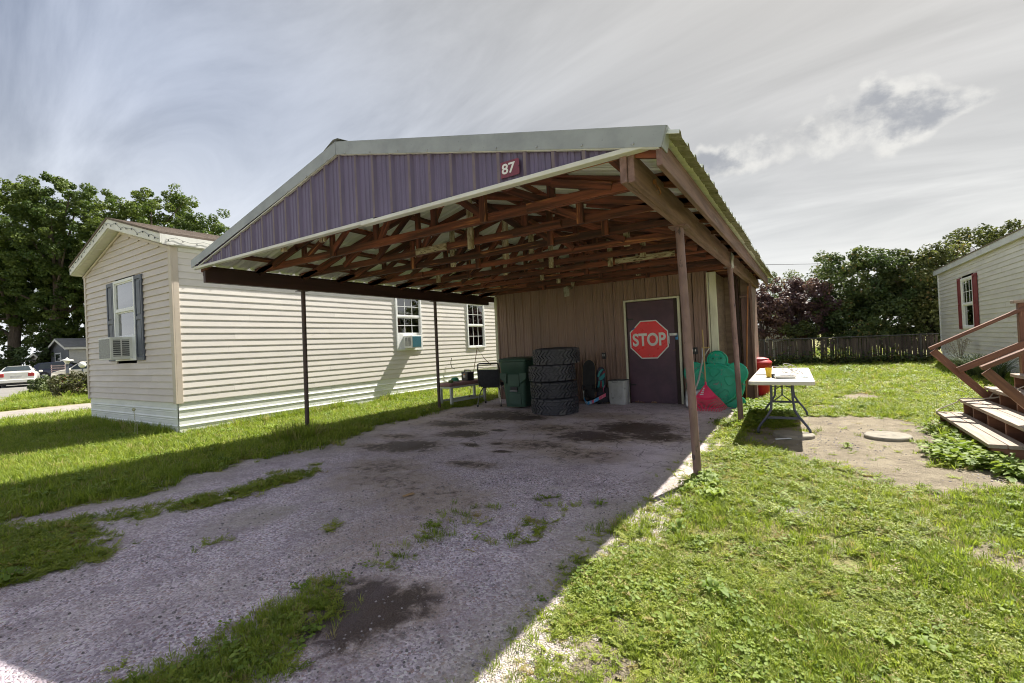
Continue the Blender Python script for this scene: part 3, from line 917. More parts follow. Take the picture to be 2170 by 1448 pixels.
# ================================================================== house number
pl = thing('number_plate', 'maroon house number plate with white 87 on the gable end', 'number plate', (-1.815, GY - 0.03, 2.548), 0, world=False)
MAROON = M('maroon_paint', (0.20, 0.035, 0.06), (0.16, 0.03, 0.05), rough=0.35, scale=5)
WHITEP = M('white_paint', (0.80, 0.80, 0.78), (0.70, 0.70, 0.68), rough=0.45, scale=5)
def rounded(w, h, r_, n=5):
    pts = []
    for cx, cy, a0 in ((w / 2 - r_, h / 2 - r_, 0), (-w / 2 + r_, h / 2 - r_, 90), (-w / 2 + r_, -h / 2 + r_, 180), (w / 2 - r_, -h / 2 + r_, 270)):
        for k in range(n):
            a = R(a0 + 90 * k / (n - 1))
            pts.append((cx + r_ * math.cos(a), cy + r_ * math.sin(a)))
    return pts
B().prism([(p[0], p[1] + 0.055) for p in rounded(0.19, 0.118, 0.014)], 'Y', -0.003, 0.0).obj('plate', MAROON, pl)
def text_obj(txt, size, mat, parent, loc, rot=(R(90), 0, 0), name='lettering', extrude=0.0006, align='CENTER', sx=1.0, off=0.0):
    cu = bpy.data.curves.new(name, 'FONT')
    cu.body = txt
    cu.size = size
    cu.align_x = align
    cu.align_y = 'CENTER'
    cu.extrude = extrude
    cu.offset = off
    tmp = bpy.data.objects.new(name, cu)
    COL.objects.link(tmp)
    dg = bpy.context.evaluated_depsgraph_get()
    me = bpy.data.meshes.new_from_object(tmp.evaluated_get(dg))
    bpy.data.objects.remove(tmp)
    me.materials.clear()
    me.materials.append(mat)
    o = bpy.data.objects.new(name, me)
    link(o, parent)
    o.location = loc
    o.rotation_euler = rot
    o.scale = (sx, 1, 1)
    return o
text_obj('87', 0.103, WHITEP, pl, (0, -0.0045, 0.055), off=0.0022, sx=1.12)
for sx in (-1, 1):
    B().lathe([(0.0003, -0.004), (0.004, -0.003), (0.005, 0)], (sx * 0.091, -0.003, 0.055), 8, 'Y').obj('screw', BLACK, pl)

# ================================================================== the shed at the back of the carport
SY = 9.39
sh = thing('storage_shed', 'brown ribbed metal storage shed closing the back of the carport', 'shed', (-3.9, 9.9, 0), world=True)
def wall_sheet(x0, x1, z0, z1, pitch=0.228):
    prof = [p for p in groove_profile(x0, x0 + pitch * (int((x1 - x0) / pitch) + 2), g_=0.045) if p[0] <= x1]
    prof.append((x1, 0))
    return B().sheet([[(p[0], SY - p[1], z0) for p in prof], [(p[0], SY - p[1], (z0 + z1) / 2) for p in prof], [(p[0], SY - p[1], z1) for p in prof]]).obj('wall_sheet', SHEDP, sh, solid=0.0015)
x = -6.40
for x1 in (-5.49, -4.58, -3.67, -3.215):
    wall_sheet(x, x1, -0.02, 2.56)
    x = x1
wall_sheet(-3.215, -2.085, 2.115, 2.56)
wall_sheet(-2.085, -1.575, -0.02, 2.56)
B().prism([(-6.4, 2.57), (-1.45, 2.57), (-1.45, roof_z(-1.45) - 0.08), (RIDGE_X, RIDGE_Z - 0.08), (-6.4, roof_z(-6.4) - 0.08)], 'Y', SY + 0.04, SY + 0.05).obj('upper_wall', PLY, sh)
B().lim(-6.455, -6.385, SY - 0.03, SY + 0.03, 0, 2.50).obj('corner_trim', CREAM, sh, bevel=0.004)
B().lim(-1.585, -1.555, SY - 0.034, SY + 0.01, 0, 2.50).obj('corner_trim', CREAM, sh, bevel=0.003)
B().lim(-1.545, -1.425, SY - 0.045, SY + 0.04, 0, 2.50).obj('corner_trim', CREAM, sh, bevel=0.006)
B().lim(-6.40, -6.38, SY + 0.03, 11.6, 0, 2.5).obj('side_wall', SHEDP, sh)
B().lim(-6.40, -0.95, 11.60, 11.62, 0, 2.5).obj('back_wall', SHEDP, sh)
# the open bay beside it: plywood side, a brown end panel and its corner post
B().lim(-1.455, -1.435, SY + 0.045, 10.46, 0, 2.49).obj('plywood_side', PLY, sh)
B().lim(-1.434, -1.205, 10.44, 10.455, 1.52, 2.49).obj('plywood_panel', PLY, sh)
B().lim(-1.434, -1.205, 10.45, 10.465, 0, 1.515).obj('plywood_panel', PLY, sh)
B().lim(-1.434, -0.975, 10.50, 10.515, 0, 2.60).obj('bay_back', PLY, sh)
board('stud', (-1.19, 10.40, 0), (-1.19, 10.40, 2.49), 0.04, 0.09, WOOD_DARK, sh)
B().lim(-1.13, -0.965, 10.40, 10.42, 0, 2.06).obj('end_panel', M('maroon_panel', (0.20, 0.11, 0.10), (0.13, 0.072, 0.066), rough=0.6, scale=2.5, stretch=(2, 2, 0.7), spots=(0.25, 0.18, 0.15), spot_scale=18, spot_lo=0.68, spot_hi=0.72), sh)
B().lim(-1.13, -0.965, 10.41, 10.43, 2.085, 2.49).obj('end_panel', PLY, sh)
board('batten', (-1.15, 10.375, 2.07), (-0.96, 10.375, 2.08), 0.03, 0.045, WOOD_BEAM, sh)
board('corner_post', (-0.93, 10.38, 0), (-0.95, 10.38, 2.49), 0.045, 0.09, WOOD_BEAM, sh)
B().lim(-0.972, -0.952, 10.45, 11.60, 0, 2.30).obj('side_panel', SHEDP, sh)
# door with frame
DX0, DX1, DZ = -3.165, -2.135, 2.075
fr = B().lim(DX0 - 0.042, DX0, SY - 0.05, SY + 0.03, 0, DZ + 0.038)
fr.lim(DX1, DX1 + 0.042, SY - 0.05, SY + 0.03, 0, DZ + 0.038)
fr.lim(DX0, DX1, SY - 0.05, SY + 0.03, DZ, DZ + 0.038)
dfr = fr.obj('door_frame', CREAM, sh, bevel=0.004)
B().lim(DX1 - 0.075, DX1, SY - 0.026, SY + 0.02, 0, DZ).obj('door_jamb', M('dark_jamb', (0.05, 0.03, 0.028), rough=0.7), sh)
B().lim(DX0, DX0 + 0.03, SY - 0.022, SY + 0.02, 0, DZ).obj('door_jamb', M('dark_jamb', (0.05, 0.03, 0.028)), sh)
DOORM = M('door_paint', (0.095, 0.044, 0.070), (0.065, 0.030, 0.055), rough=0.45, scale=3, spots=(0.16, 0.065, 0.03), spot_scale=5, spot_lo=0.70, spot_hi=0.74, bump=0.0008, bscale=90)
dr = B().lim(DX0 + 0.03, DX1 - 0.075, SY - 0.035, SY + 0.005, 0.015, DZ - 0.015).obj('door', DOORM, sh, bevel=0.004, label='dark purple brown steel door with rust at its foot')
for z in (0.38, 1.72):
    hb = B().lim(DX0 + 0.012, DX0 + 0.15, SY - 0.041, SY - 0.036, z - 0.013, z + 0.013)
    hb.tube([(DX0 + 0.03, SY - 0.045, z - 0.04), (DX0 + 0.03, SY - 0.045, z + 0.04)], 0.010, 8)
    hb.obj('hinge', BLACK, dr)
hs = B().lim(DX1 - 0.17, DX1 - 0.02, SY - 0.047, SY - 0.037, 1.345, 1.395)
hs.lim(DX1 - 0.205, DX1 - 0.172, SY - 0.05, SY - 0.037, 1.19, 1.35)
hs.obj('hasp', STEEL, dr, bevel=0.002)
pk = B().lim(DX1 - 0.052, DX1 - 0.008, SY - 0.075, SY - 0.052, 1.265, 1.315)
pk.tube([(DX1 - 0.043, SY - 0.063, 1.315), (DX1 - 0.043, SY - 0.063, 1.345), (DX1 - 0.030, SY - 0.063, 1.36), (DX1 - 0.017, SY - 0.063, 1.345), (DX1 - 0.017, SY - 0.063, 1.315)], 0.004, 6)
pk.obj('padlock', M('blue_padlock', (0.05, 0.30, 0.60), (0.04, 0.22, 0.5), rough=0.4), dr, bevel=0.002)
# rust eaten along the foot of the door
rb = B()
for k in range(6):
    x0 = rr.uniform(DX0 + 0.1, DX1 - 0.25); w_ = rr.uniform(0.03, 0.10); h_ = rr.uniform(0.015, 0.05)
    rb.prism([(x0, 0.016), (x0 + w_, 0.016), (x0 + w_ * 0.8, 0.016 + h_ * 0.7), (x0 + w_ * 0.45, 0.016 + h_), (x0 + w_ * 0.15, 0.016 + h_ * 0.6)], 'Y', SY - 0.0365, SY - 0.0352)
rb.obj('rust_patch', M('pale_rust', (0.32, 0.20, 0.14), (0.2, 0.1, 0.06), rough=0.9, scale=25), dr, kind='stuff')
# sockets
for x, z, w_ in ((-3.68, 0.99, 0.075), (-1.86, 1.035, 0.125)):
    so = B().lim(x - w_ / 2, x + w_ / 2, SY - 0.06, SY - 0.022, z - 0.065, z + 0.065).obj('socket_box', BLACK, sh, bevel=0.005)
    for q in (-1, 1):
        B().lim(x + q * w_ * 0.22 - 0.012, x + q * w_ * 0.22 + 0.012, SY - 0.066, SY - 0.0605, z - 0.012, z + 0.03).obj('socket_cover', STEEL, so, bevel=0.003)
# screws in rows on the sheets
sb = B()
for z in (0.55, 1.35, 2.15):
    for k in range(21):
        x = -6.40 + 0.228 * k + 0.11
        if DX0 - 0.08 < x < DX1 + 0.08 and z < 2.1:
            continue
        sb.lathe([(0.0003, -0.004), (0.006, -0.003), (0.007, 0)], (x, SY - 0.0045, z), 6, 'Y')
sb.obj('sheet_screws', BLACK, sh, kind='stuff')
# a light fitting wrapped in torn plastic under the last truss
rag = B()
r2 = random.Random(9)
for k in range(7):
    rows = []
    a = r2.uniform(0, 6.28)
    for i in range(5):
        t = i / 4
        rows.append([(-4.30 + 0.05 * math.cos(a + t * 2 + q) + (q - 1) * 0.03 + (0.14 * t if k > 4 else 0), 8.98 + 0.05 * math.sin(a + t + q * 0.8), 2.49 - (0.20 if k < 5 else 0.05) * t + r2.uniform(-.012, .012)) for q in range(3)])
    rag.sheet(rows)
rag.solo('torn_light_wrap', M('dusty_plastic', (0.42, 0.41, 0.33), (0.25, 0.24, 0.18), rough=0.35, scale=14), 'torn dusty plastic wrap hanging under the last truss above the shed wall', 'plastic wrap', (0, 0, 0), smooth=True)

# ================================================================== stop sign on the door
st_ = thing('stop_sign', 'red octagonal stop sign with white border fixed to the shed door', 'stop sign', (-2.712, SY - 0.045, 0.905), 0)
def octagon(r_, cz=0.385):
    return [(r_ * math.cos(R(22.5 + 45 * k)), cz + r_ * math.sin(R(22.5 + 45 * k))) for k in range(8)]
def octr(r_, y0, y1):
    return B().prism(octagon(r_ / math.cos(R(22.5))), 'Y', y0, y1)
SIGNR = M('sign_red', (0.86, 0.006, 0.014), (0.78, 0.006, 0.014), rough=0.3, scale=4, spots=(0.6, 0.02, 0.03), spot_scale=6, spec=0.5)
octr(0.385, -0.003, 0.0).obj('plate', WHITEP, st_)
octr(0.362, -0.0045, -0.0032).obj('face', SIGNR, st_)
text_obj('STOP', 0.345, WHITEP, st_, (0.0, -0.0055, 0.372), off=0.0105, sx=0.80, extrude=0.0005)
bl = B().lathe([(0.0003, -0.010), (0.006, -0.009), (0.008, -0.0045)], (0.0, 0, 0.70), 8, 'Y')
bl.lathe([(0.0003, -0.010), (0.006, -0.009), (0.008, -0.0045)], (0.0, 0, 0.07), 8, 'Y')
bl.obj('bolt', M('yellow_bolt', (0.5, 0.4, 0.15), rough=0.5), st_)
B().prism([(-0.335, 0.60), (-0.285, 0.645), (-0.27, 0.63), (-0.32, 0.585)], 'Y', -0.0056, -0.0046).obj('tape', M('blue_tape', (0.03, 0.12, 0.4), rough=0.4), st_)

# ================================================================== siding and windows
def wallbox(bb, axis, c, s, a0, a1, d0, d1, z0, z1):
    """a box on a wall: a along it, d outwards, z up. axis 'Y': wall at X=c running along Y; axis 'X': wall at Y=c running along X"""
    if axis == 'Y':
        return bb.lim(c + s * d0, c + s * d1, a0, a1, z0, z1)
    return bb.lim(a0, a1, c + s * d0, c + s * d1, z0, z1)

def siding(parent, axis, c, s, a0, a1, z0, z1, course, mat, holes=(), ends=None, lap=3.66, seed=1, depth=0.019):
    rs = random.Random(seed)
    n = int(round((z1 - z0) / course))
    for k in range(n):
        zb = z0 + k * course
        zt = zb + course
        lo_, hi_ = (a0, a1) if ends is None else ends((zb + zt) / 2)
        if hi_ - lo_ < 0.05:
            continue
        segs = [(lo_, hi_)]
        for (h0, h1, hz0, hz1) in holes:
            if zt > hz0 + 0.01 and zb < hz1 - 0.01:
                ns = []
                for (p, q) in segs:
                    if h1 <= p or h0 >= q:
                        ns.append((p, q))
                    else:
                        if h0 > p: ns.append((p, h0))
                        if h1 < q: ns.append((h1, q))
                segs = ns
        for (p, q) in segs:
            cuts = [p]
            x = p + rs.uniform(0.8, lap)
            while x < q - 0.5:
                cuts.append(x)
                x += lap
            cuts.append(q)
            for i in range(len(cuts) - 1):
                u0, u1 = cuts[i] + (0.0015 if i else 0), cuts[i + 1]
                m_ = course * 0.48
                prof = [(0.0, zb), (depth * 1.15, zb + 0.001), (depth * 1.2, zb + 0.012), (depth * 0.75, zb + m_), (depth * 0.15, zt), (0.0, zt)]
                jit = rs.uniform(-0.0006, 0.0006)
                bb = B()
                if axis == 'Y':
                    bb.prism([(c + s * (d_ + jit * (d_ > 0)), z_) for d_, z_ in prof], 'Y', u0, u1)
                else:
                    bb.prism([(c + s * (d_ + jit * (d_ > 0)), z_) for d_, z_ in prof], 'X', u0, u1)
                bb.obj('siding_board', mat, parent)

VINYL = M('white_vinyl', (0.78, 0.79, 0.78), (0.70, 0.71, 0.70), rough=0.4, scale=4)
GLASS = glassmat('window_glass', refl=0.16)
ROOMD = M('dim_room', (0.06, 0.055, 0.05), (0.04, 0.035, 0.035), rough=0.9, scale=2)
CURT = M('pale_curtain', (0.62, 0.66, 0.60), (0.5, 0.55, 0.5), rough=0.9, scale=6, stretch=(4, 4, 0.5))
SCREEN = M('fly_screen', (0.17, 0.165, 0.16), (0.13, 0.125, 0.12), rough=0.8, scale=3)

def window(parent, axis, c, s, a0, a1, z0, z1, grid=(3, 2), lower_grid=True, curtain=None, screen=False, split=0.5, blind=False, solidlow=0.0, frame=0.055):
    W_ = lambda bb, *q: wallbox(bb, axis, c, s, *q)
    f = frame
    bb = B()
    W_(bb, a0, a0 + f, -0.06, 0.040, z0, z1)
    W_(bb, a1 - f, a1, -0.06, 0.040, z0, z1)
    W_(bb, a0 + f, a1 - f, -0.06, 0.040, z1 - f, z1)
    W_(bb, a0 + f, a1 - f, -0.06, 0.044, z0, z0 + f)
    w = bb.obj('window', VINYL, parent, bevel=0.004)
    zl = z0 + f + solidlow
    zm = zl + (z1 - f - zl) * split
    i0, i1 = a0 + f, a1 - f
    W_(B(), i0, i1, -0.02, 0.030, zm - 0.022, zm + 0.022).obj('meeting_rail', VINYL, w, bevel=0.003)
    for (p0, p1, dd, gr) in ((zm + 0.022, z1 - f, 0.010, True), (zl, zm - 0.022, -0.012, lower_grid)):
        sa = B()
        W_(sa, i0, i0 + 0.028, dd - 0.015, dd + 0.012, p0, p1)
        W_(sa, i1 - 0.028, i1, dd - 0.015, dd + 0.012, p0, p1)
        W_(sa, i0 + 0.028, i1 - 0.028, dd - 0.015, dd + 0.012, p1 - 0.025, p1)
        W_(sa, i0 + 0.028, i1 - 0.028, dd - 0.015, dd + 0.012, p0, p0 + 0.025)
        sa.obj('sash', VINYL, w)
        j0, j1, q0, q1 = i0 + 0.028, i1 - 0.028, p0 + 0.025, p1 - 0.025
        nx, nz = grid if gr else (1, 1)
        # one pane to each light
        for ix in range(nx):
            for iz in range(nz):
                e0, e1 = j0 + (j1 - j0) * ix / nx, j0 + (j1 - j0) * (ix + 1) / nx
                g0, g1 = q0 + (q1 - q0) * iz / nz, q0 + (q1 - q0) * (iz + 1) / nz
                W_(B(), e0 + 0.001, e1 - 0.001, dd - 0.004, dd - 0.001, g0 + 0.001, g1 - 0.001).obj('pane', GLASS, w)
        for ix in range(1, nx):
            e = j0 + (j1 - j0) * ix / nx
            W_(B(), e - 0.008, e + 0.008, dd, dd + 0.006, q0, q1).obj('muntin', VINYL, w)
        for iz in range(1, nz):
            e = q0 + (q1 - q0) * iz / nz
            W_(B(), j0, j1, dd + 0.0005, dd + 0.0065, e - 0.008, e + 0.008).obj('muntin', VINYL, w)
        if screen and dd < 0:
            W_(B(), j0, j1, dd - 0.012, dd - 0.010, q0, q1).obj('fly_screen', SCREEN, w)
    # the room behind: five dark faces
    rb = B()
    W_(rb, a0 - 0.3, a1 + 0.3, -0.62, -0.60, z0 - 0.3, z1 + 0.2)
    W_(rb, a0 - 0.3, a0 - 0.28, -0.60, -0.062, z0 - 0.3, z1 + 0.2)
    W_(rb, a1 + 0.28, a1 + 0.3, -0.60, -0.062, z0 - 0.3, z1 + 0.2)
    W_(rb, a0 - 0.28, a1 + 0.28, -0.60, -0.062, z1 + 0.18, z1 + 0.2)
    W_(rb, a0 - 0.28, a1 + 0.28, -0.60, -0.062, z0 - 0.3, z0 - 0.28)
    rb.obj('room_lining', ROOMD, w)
    if curtain:
        b0, b1 = curtain
        rows = []
        N = 40
        for zz in (zl + 0.01, (zl + z1) / 2, z1 - 0.03):
            row = []
            for k in range(N + 1):
                a = b0 + (b1 - b0) * k / N
                d_ = -0.10 + 0.022 * math.sin(k * 0.9) + 0.008 * math.sin(k * 2.3 + zz)
                row.append((c + s * d_, a, zz) if axis == 'Y' else (a, c + s * d_, zz))
            rows.append(row)
        B().sheet(rows).obj('curtain', CURT, w, smooth=True)
    if blind:
        n = 28
        for k in range(n):
            zz = zm + (z1 - f - zm) * (k + 0.5) / n
            W_(B(), i0 + 0.02, i1 - 0.02, -0.075, -0.052, zz - 0.002, zz + 0.002).obj('blind_slat', VINYL, w)
    return w

def shutter(parent, axis, c, s, a0, a1, z0, z1, mat):
    W_ = lambda bb, *q: wallbox(bb, axis, c, s, *q)
    bb = B()
    W_(bb, a0, a0 + 0.05, 0.018, 0.045, z0, z1)
    W_(bb, a1 - 0.05, a1, 0.018, 0.045, z0, z1)
    zm = (z0 + z1) / 2
    for p0, p1 in ((z0, z0 + 0.07), (zm - 0.035, zm + 0.035), (z1 - 0.07, z1)):
        W_(bb, a0 + 0.05, a1 - 0.05, 0.018, 0.045, p0, p1)
    o = bb.obj('shutter', mat, parent, bevel=0.004)
    for p0, p1 in ((z0 + 0.07, zm - 0.035), (zm + 0.035, z1 - 0.07)):
        W_(B(), a0 + 0.05, a1 - 0.05, 0.018, 0.028, p0, p1).obj('shutter_panel', mat, o)
        W_(B(), a0 + 0.085, a1 - 0.085, 0.0285, 0.040, p0 + 0.035, p1 - 0.035).obj('shutter_panel', mat, o, bevel=0.008)
    return o

def air_conditioner(label, axis, c, s, a0, a1, z0, z1, deep, loc, grille_mat):
    t = thing('air_conditioner', label, 'air conditioner', loc, world=True, group='window air conditioners')
    W_ = lambda bb, *q: wallbox(bb, axis, c, s, *q)
    case = M('ac_case', (0.72, 0.72, 0.69), (0.62, 0.62, 0.59), rough=0.5, scale=5)
    W_(B(), a0, a1, 0.0, deep, z0, z1).obj('case', case, t, bevel=0.008)
    dark = M('ac_dark', (0.06, 0.06, 0.06), (0.1, 0.1, 0.1), rough=0.7)
    m_ = 0.028
    fr_ = W_(B(), a0 + m_, a1 - m_, deep, deep + 0.003, z0 + m_, z1 - m_).obj('coil_face', grille_mat, t)
    nb = 11
    for k in range(nb):
        zz = z0 + m_ + (z1 - z0 - 2 * m_) * (k + 0.5) / nb
        W_(B(), a0 + m_, a1 - m_, deep + 0.0032, deep + 0.008, zz - 0.0035, zz + 0.0035).obj('fin', grille_mat, fr_)
    # louvred openings in both cheeks
    for e, sg in ((a0, -1), (a1, 1)):
        for d0, d1 in ((0.05, deep * 0.48), (deep * 0.55, deep - 0.04)):
            bb = B()
            lo_, hi_ = (e - 0.003, e + 0.002) if sg < 0 else (e - 0.002, e + 0.003)
            o = W_(bb, lo_, hi_, d0, d1, z0 + 0.06, z1 - 0.05).obj('louvre_opening', dark, t)
            for k in range(8):
                zz = z0 + 0.06 + (z1 - z0 - 0.11) * (k + 0.5) / 8
                q = (e - 0.010, e - 0.0035) if sg < 0 else (e + 0.0035, e + 0.010)
                W_(B(), q[0], q[1], d0, d1, zz - 0.006, zz + 0.004).obj('louvre', case, o)
    return t

# ================================================================== the beige mobile home
HX0, HX1, HY = -13.47, -9.20, 3.618
HY1 = 21.0
mh = thing('mobile_home', 'beige vinyl sided mobile home with white skirting and low gabled roof beside the carport', 'mobile home', (-11.33, HY, 0), world=True)
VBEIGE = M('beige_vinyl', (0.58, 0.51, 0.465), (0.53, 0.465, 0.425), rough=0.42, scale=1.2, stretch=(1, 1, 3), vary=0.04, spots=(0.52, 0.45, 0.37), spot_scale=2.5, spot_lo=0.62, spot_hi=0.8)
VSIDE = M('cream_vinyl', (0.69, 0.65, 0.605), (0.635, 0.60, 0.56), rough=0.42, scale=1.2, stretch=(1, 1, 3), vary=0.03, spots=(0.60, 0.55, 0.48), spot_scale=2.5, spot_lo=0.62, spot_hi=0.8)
SKIRT = M('skirting_white', (0.82, 0.83, 0.80), (0.73, 0.74, 0.71), rough=0.45, scale=2, stretch=(1, 1, 3), spots=(0.46, 0.47, 0.38), spot_scale=4, spot_lo=0.64, spot_hi=0.8)
SHING = M('brown_shingle', (0.17, 0.135, 0.11), (0.12, 0.095, 0.08), rough=0.95, scale=9, bump=0.004, bscale=60)
ZS0, ZS1, CRS = 0.575, 3.335, 0.12
gx = (HX0 + HX1) / 2
GZ = 3.93
gsl = (GZ - ZS1) / (gx - HX0)
WF = (-11.78, -10.74, 1.345, 2.945)
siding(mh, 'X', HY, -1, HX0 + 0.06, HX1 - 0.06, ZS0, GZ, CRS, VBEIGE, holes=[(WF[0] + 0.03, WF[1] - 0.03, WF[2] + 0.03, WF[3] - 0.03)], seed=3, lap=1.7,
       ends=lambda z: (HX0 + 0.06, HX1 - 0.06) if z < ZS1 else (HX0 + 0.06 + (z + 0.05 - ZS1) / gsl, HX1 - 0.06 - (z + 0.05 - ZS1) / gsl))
W1 = (8.70, 9.67, 1.295, 2.785)
W2 = (11.74, 12.69, 1.275, 2.74)
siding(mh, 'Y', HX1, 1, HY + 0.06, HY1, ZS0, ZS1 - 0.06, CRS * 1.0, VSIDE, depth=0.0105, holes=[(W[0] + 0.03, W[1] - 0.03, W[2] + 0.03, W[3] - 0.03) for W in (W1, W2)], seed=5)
# solid gable triangle behind the top boards and hidden walls
B().prism([(HX0 + 0.02, ZS1), (HX1 - 0.02, ZS1), (gx, GZ)], 'Y', HY + 0.004, HY + 0.02).obj('gable_sheathing', VBEIGE, mh)
B().lim(HX0, HX0 + 0.02, HY + 0.03, HY1, 0, ZS1).obj('side_wall', VBEIGE, mh)
B().lim(HX0, HX1, HY1, HY1 + 0.02, 0, ZS1).obj('end_wall', VBEIGE, mh)
# corner posts of the siding
CORN = M('corner_vinyl', (0.56, 0.485, 0.40), (0.50, 0.43, 0.355), rough=0.45, scale=2)
cb = B().lim(HX1 - 0.085, HX1 + 0.026, HY - 0.028, HY - 0.001, ZS0 - 0.02, ZS1 - 0.045)
cb.lim(HX1 + 0.001, HX1 + 0.026, HY - 0.001, HY + 0.085, ZS0 - 0.02, ZS1 - 0.045)
cb.obj('corner_post', CORN, mh, bevel=0.004)
B().lim(HX0 - 0.026, HX0 + 0.07, HY - 0.028, HY + 0.085, ZS0 - 0.02, ZS1 - 0.07).obj('corner_post', CORN, mh, bevel=0.004)
# skirting: horizontally ribbed metal in lengths
def skirt_prof():
    p = [(0.0, 0.0)]
    for z in (0.16, 0.30, 0.44):
        p += [(0.0, z - 0.045), (0.004, z - 0.03), (0.0, z - 0.022), (0.0, z - 0.014), (0.011, z - 0.002), (0.011, z + 0.012), (0.0, z + 0.028)]
    p += [(0.0, 0.585), (-0.01, 0.585), (-0.01, 0.0)]
    return p
y = HY + 0.02
while y < HY1:
    y1 = min(y + 3.05, HY1)
    B().prism([(HX1 - 0.003 + d_, z_) for d_, z_ in skirt_prof()], 'Y', y, y1 - 0.004).obj('skirting_panel', SKIRT, mh)
    y = y1
x = HX0 + 0.03
while x < HX1 - 0.1:
    x1 = min(x + 2.3, HX1 - 0.03)
    B().prism([(HY + 0.008 - d_, z_) for d_, z_ in skirt_prof()], 'X', x, x1 - 0.004).obj('skirting_panel', SKIRT, mh)
    x = x1
# roof
RX0, RX1, RY0, RZE, RZT = HX0 - 0.15, HX1 + 0.16, HY - 0.22, 3.47, 4.13
for sx, xe in ((-1, RX0), (1, RX1)):
    rows = []
    o = B().prism([(xe, RZE), (gx, RZT), (gx, RZT - 0.03), (xe, RZE - 0.03)], 'Y', RY0 - 0.015, HY1 + 0.2).obj('roof', SHING, mh)
    # courses of shingle standing proud
    for k in range(1, 12):
        t0 = (k - 1) / 11.0; t1 = k / 11.0
        xa, xb = xe + (gx - xe) * t0, xe + (gx - xe) * t1
        za, zb = RZE + (RZT - RZE) * t0, RZE + (RZT - RZE) * t1
        B().prism([(xa, za + 0.001), (xb, zb + 0.0008), (xb, zb + 0.002), (xa, za + 0.009)], 'Y', RY0 - 0.017, HY1 + 0.2).obj('shingle_course', SHING, o)
# fascia, soffit, frieze
FASC = M('fascia_white', (0.72, 0.71, 0.67), (0.64, 0.63, 0.59), rough=0.5, scale=3)
for sx, xe in ((-1, RX0), (1, RX1)):
    B().prism([(xe, RZE - 0.032), (gx, RZT - 0.032), (gx, RZT - 0.20), (xe, RZE - 0.185)], 'Y', RY0, RY0 + 0.025).obj('rake_fascia', FASC, mh)
    B().prism([(xe + sx * -0.002, RZE - 0.185), (gx, RZT - 0.20), (gx, RZT - 0.215), (xe - sx * 0.002, RZE - 0.200)], 'Y', RY0 + 0.026, HY - 0.02).obj('soffit', FASC, mh)
    for k in range(9):      # grooves of the vented soffit
        t = (k + 0.5) / 9
        xx = xe + (gx - xe) * t
        zz = RZE - 0.2 + (RZT - 0.215 - RZE + 0.2) * t
        B().lim(xx - 0.006, xx + 0.006, RY0 + 0.03, HY - 0.022, zz - 0.006, zz + 0.001).obj('soffit_rib', FASC, mh)
    B().prism([(xe - sx * 0.10, RZE - 0.215), (gx, RZT - 0.240), (gx, RZT - 0.29), (xe - sx * 0.10, RZE - 0.265)], 'Y', HY - 0.034, HY - 0.012).obj('gable_trim', CORN, mh)
B().lim(RX1 - 0.025, RX1, RY0 + 0.026, HY1 + 0.2, RZE - 0.185, RZE - 0.032).obj('eave_fascia', FASC, mh)
B().lim(RX0, RX0 + 0.025, RY0 + 0.026, HY1 + 0.2, RZE - 0.185, RZE - 0.032).obj('eave_fascia', FASC, mh)
B().lim(HX1 + 0.001, RX1 - 0.026, HY - 0.02, HY1, RZE - 0.196, RZE - 0.186).obj('eave_soffit', FASC, mh)
B().lim(HX1 + 0.0, HX1 + 0.03, HY + 0.086, HY1, ZS1 - 0.13, ZS1 - 0.055).obj('frieze', FASC, mh)
for k, (yy, dz) in enumerate(((5.05, 0), (5.75, 0))):
    xa, xb = RX1 - 0.62, RX1 - 0.20
    zz = lambda x_: RZE + (RZT - RZE) * (RX1 - x_) / (RX1 - gx)
    B().add([(xa, yy, zz(xa) + 0.02), (xb, yy, zz(xb) + 0.02), (xb, yy + 0.5, zz(xb) + 0.02), (xa, yy + 0.5, zz(xa) + 0.02),
             (xa + .06, yy + .05, zz(xa) + 0.10), (xb - .06, yy + .05, zz(xb) + 0.10), (xb - .06, yy + 0.45, zz(xb) + 0.10), (xa + .06, yy + 0.45, zz(xa) + 0.10)],
            [(0, 3, 2, 1), (4, 5, 6, 7), (0, 1, 5, 4), (1, 2, 6, 5), (2, 3, 7, 6), (3, 0, 4, 7)]).obj('roof_vent', BLACK, mh, bevel=0.01)
# windows
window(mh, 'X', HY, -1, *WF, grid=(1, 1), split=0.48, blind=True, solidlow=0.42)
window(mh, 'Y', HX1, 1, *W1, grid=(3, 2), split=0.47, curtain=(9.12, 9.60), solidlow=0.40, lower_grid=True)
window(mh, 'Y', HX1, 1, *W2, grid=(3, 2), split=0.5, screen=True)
SHG = M('grey_shutter', (0.10, 0.115, 0.15), (0.075, 0.085, 0.115), rough=0.5, scale=4)
shutter(mh, 'X', HY, -1, -12.13, -11.79, 1.35, 2.93, SHG)
shutter(mh, 'X', HY, -1, -10.73, -10.39, 1.34, 2.945, SHG)
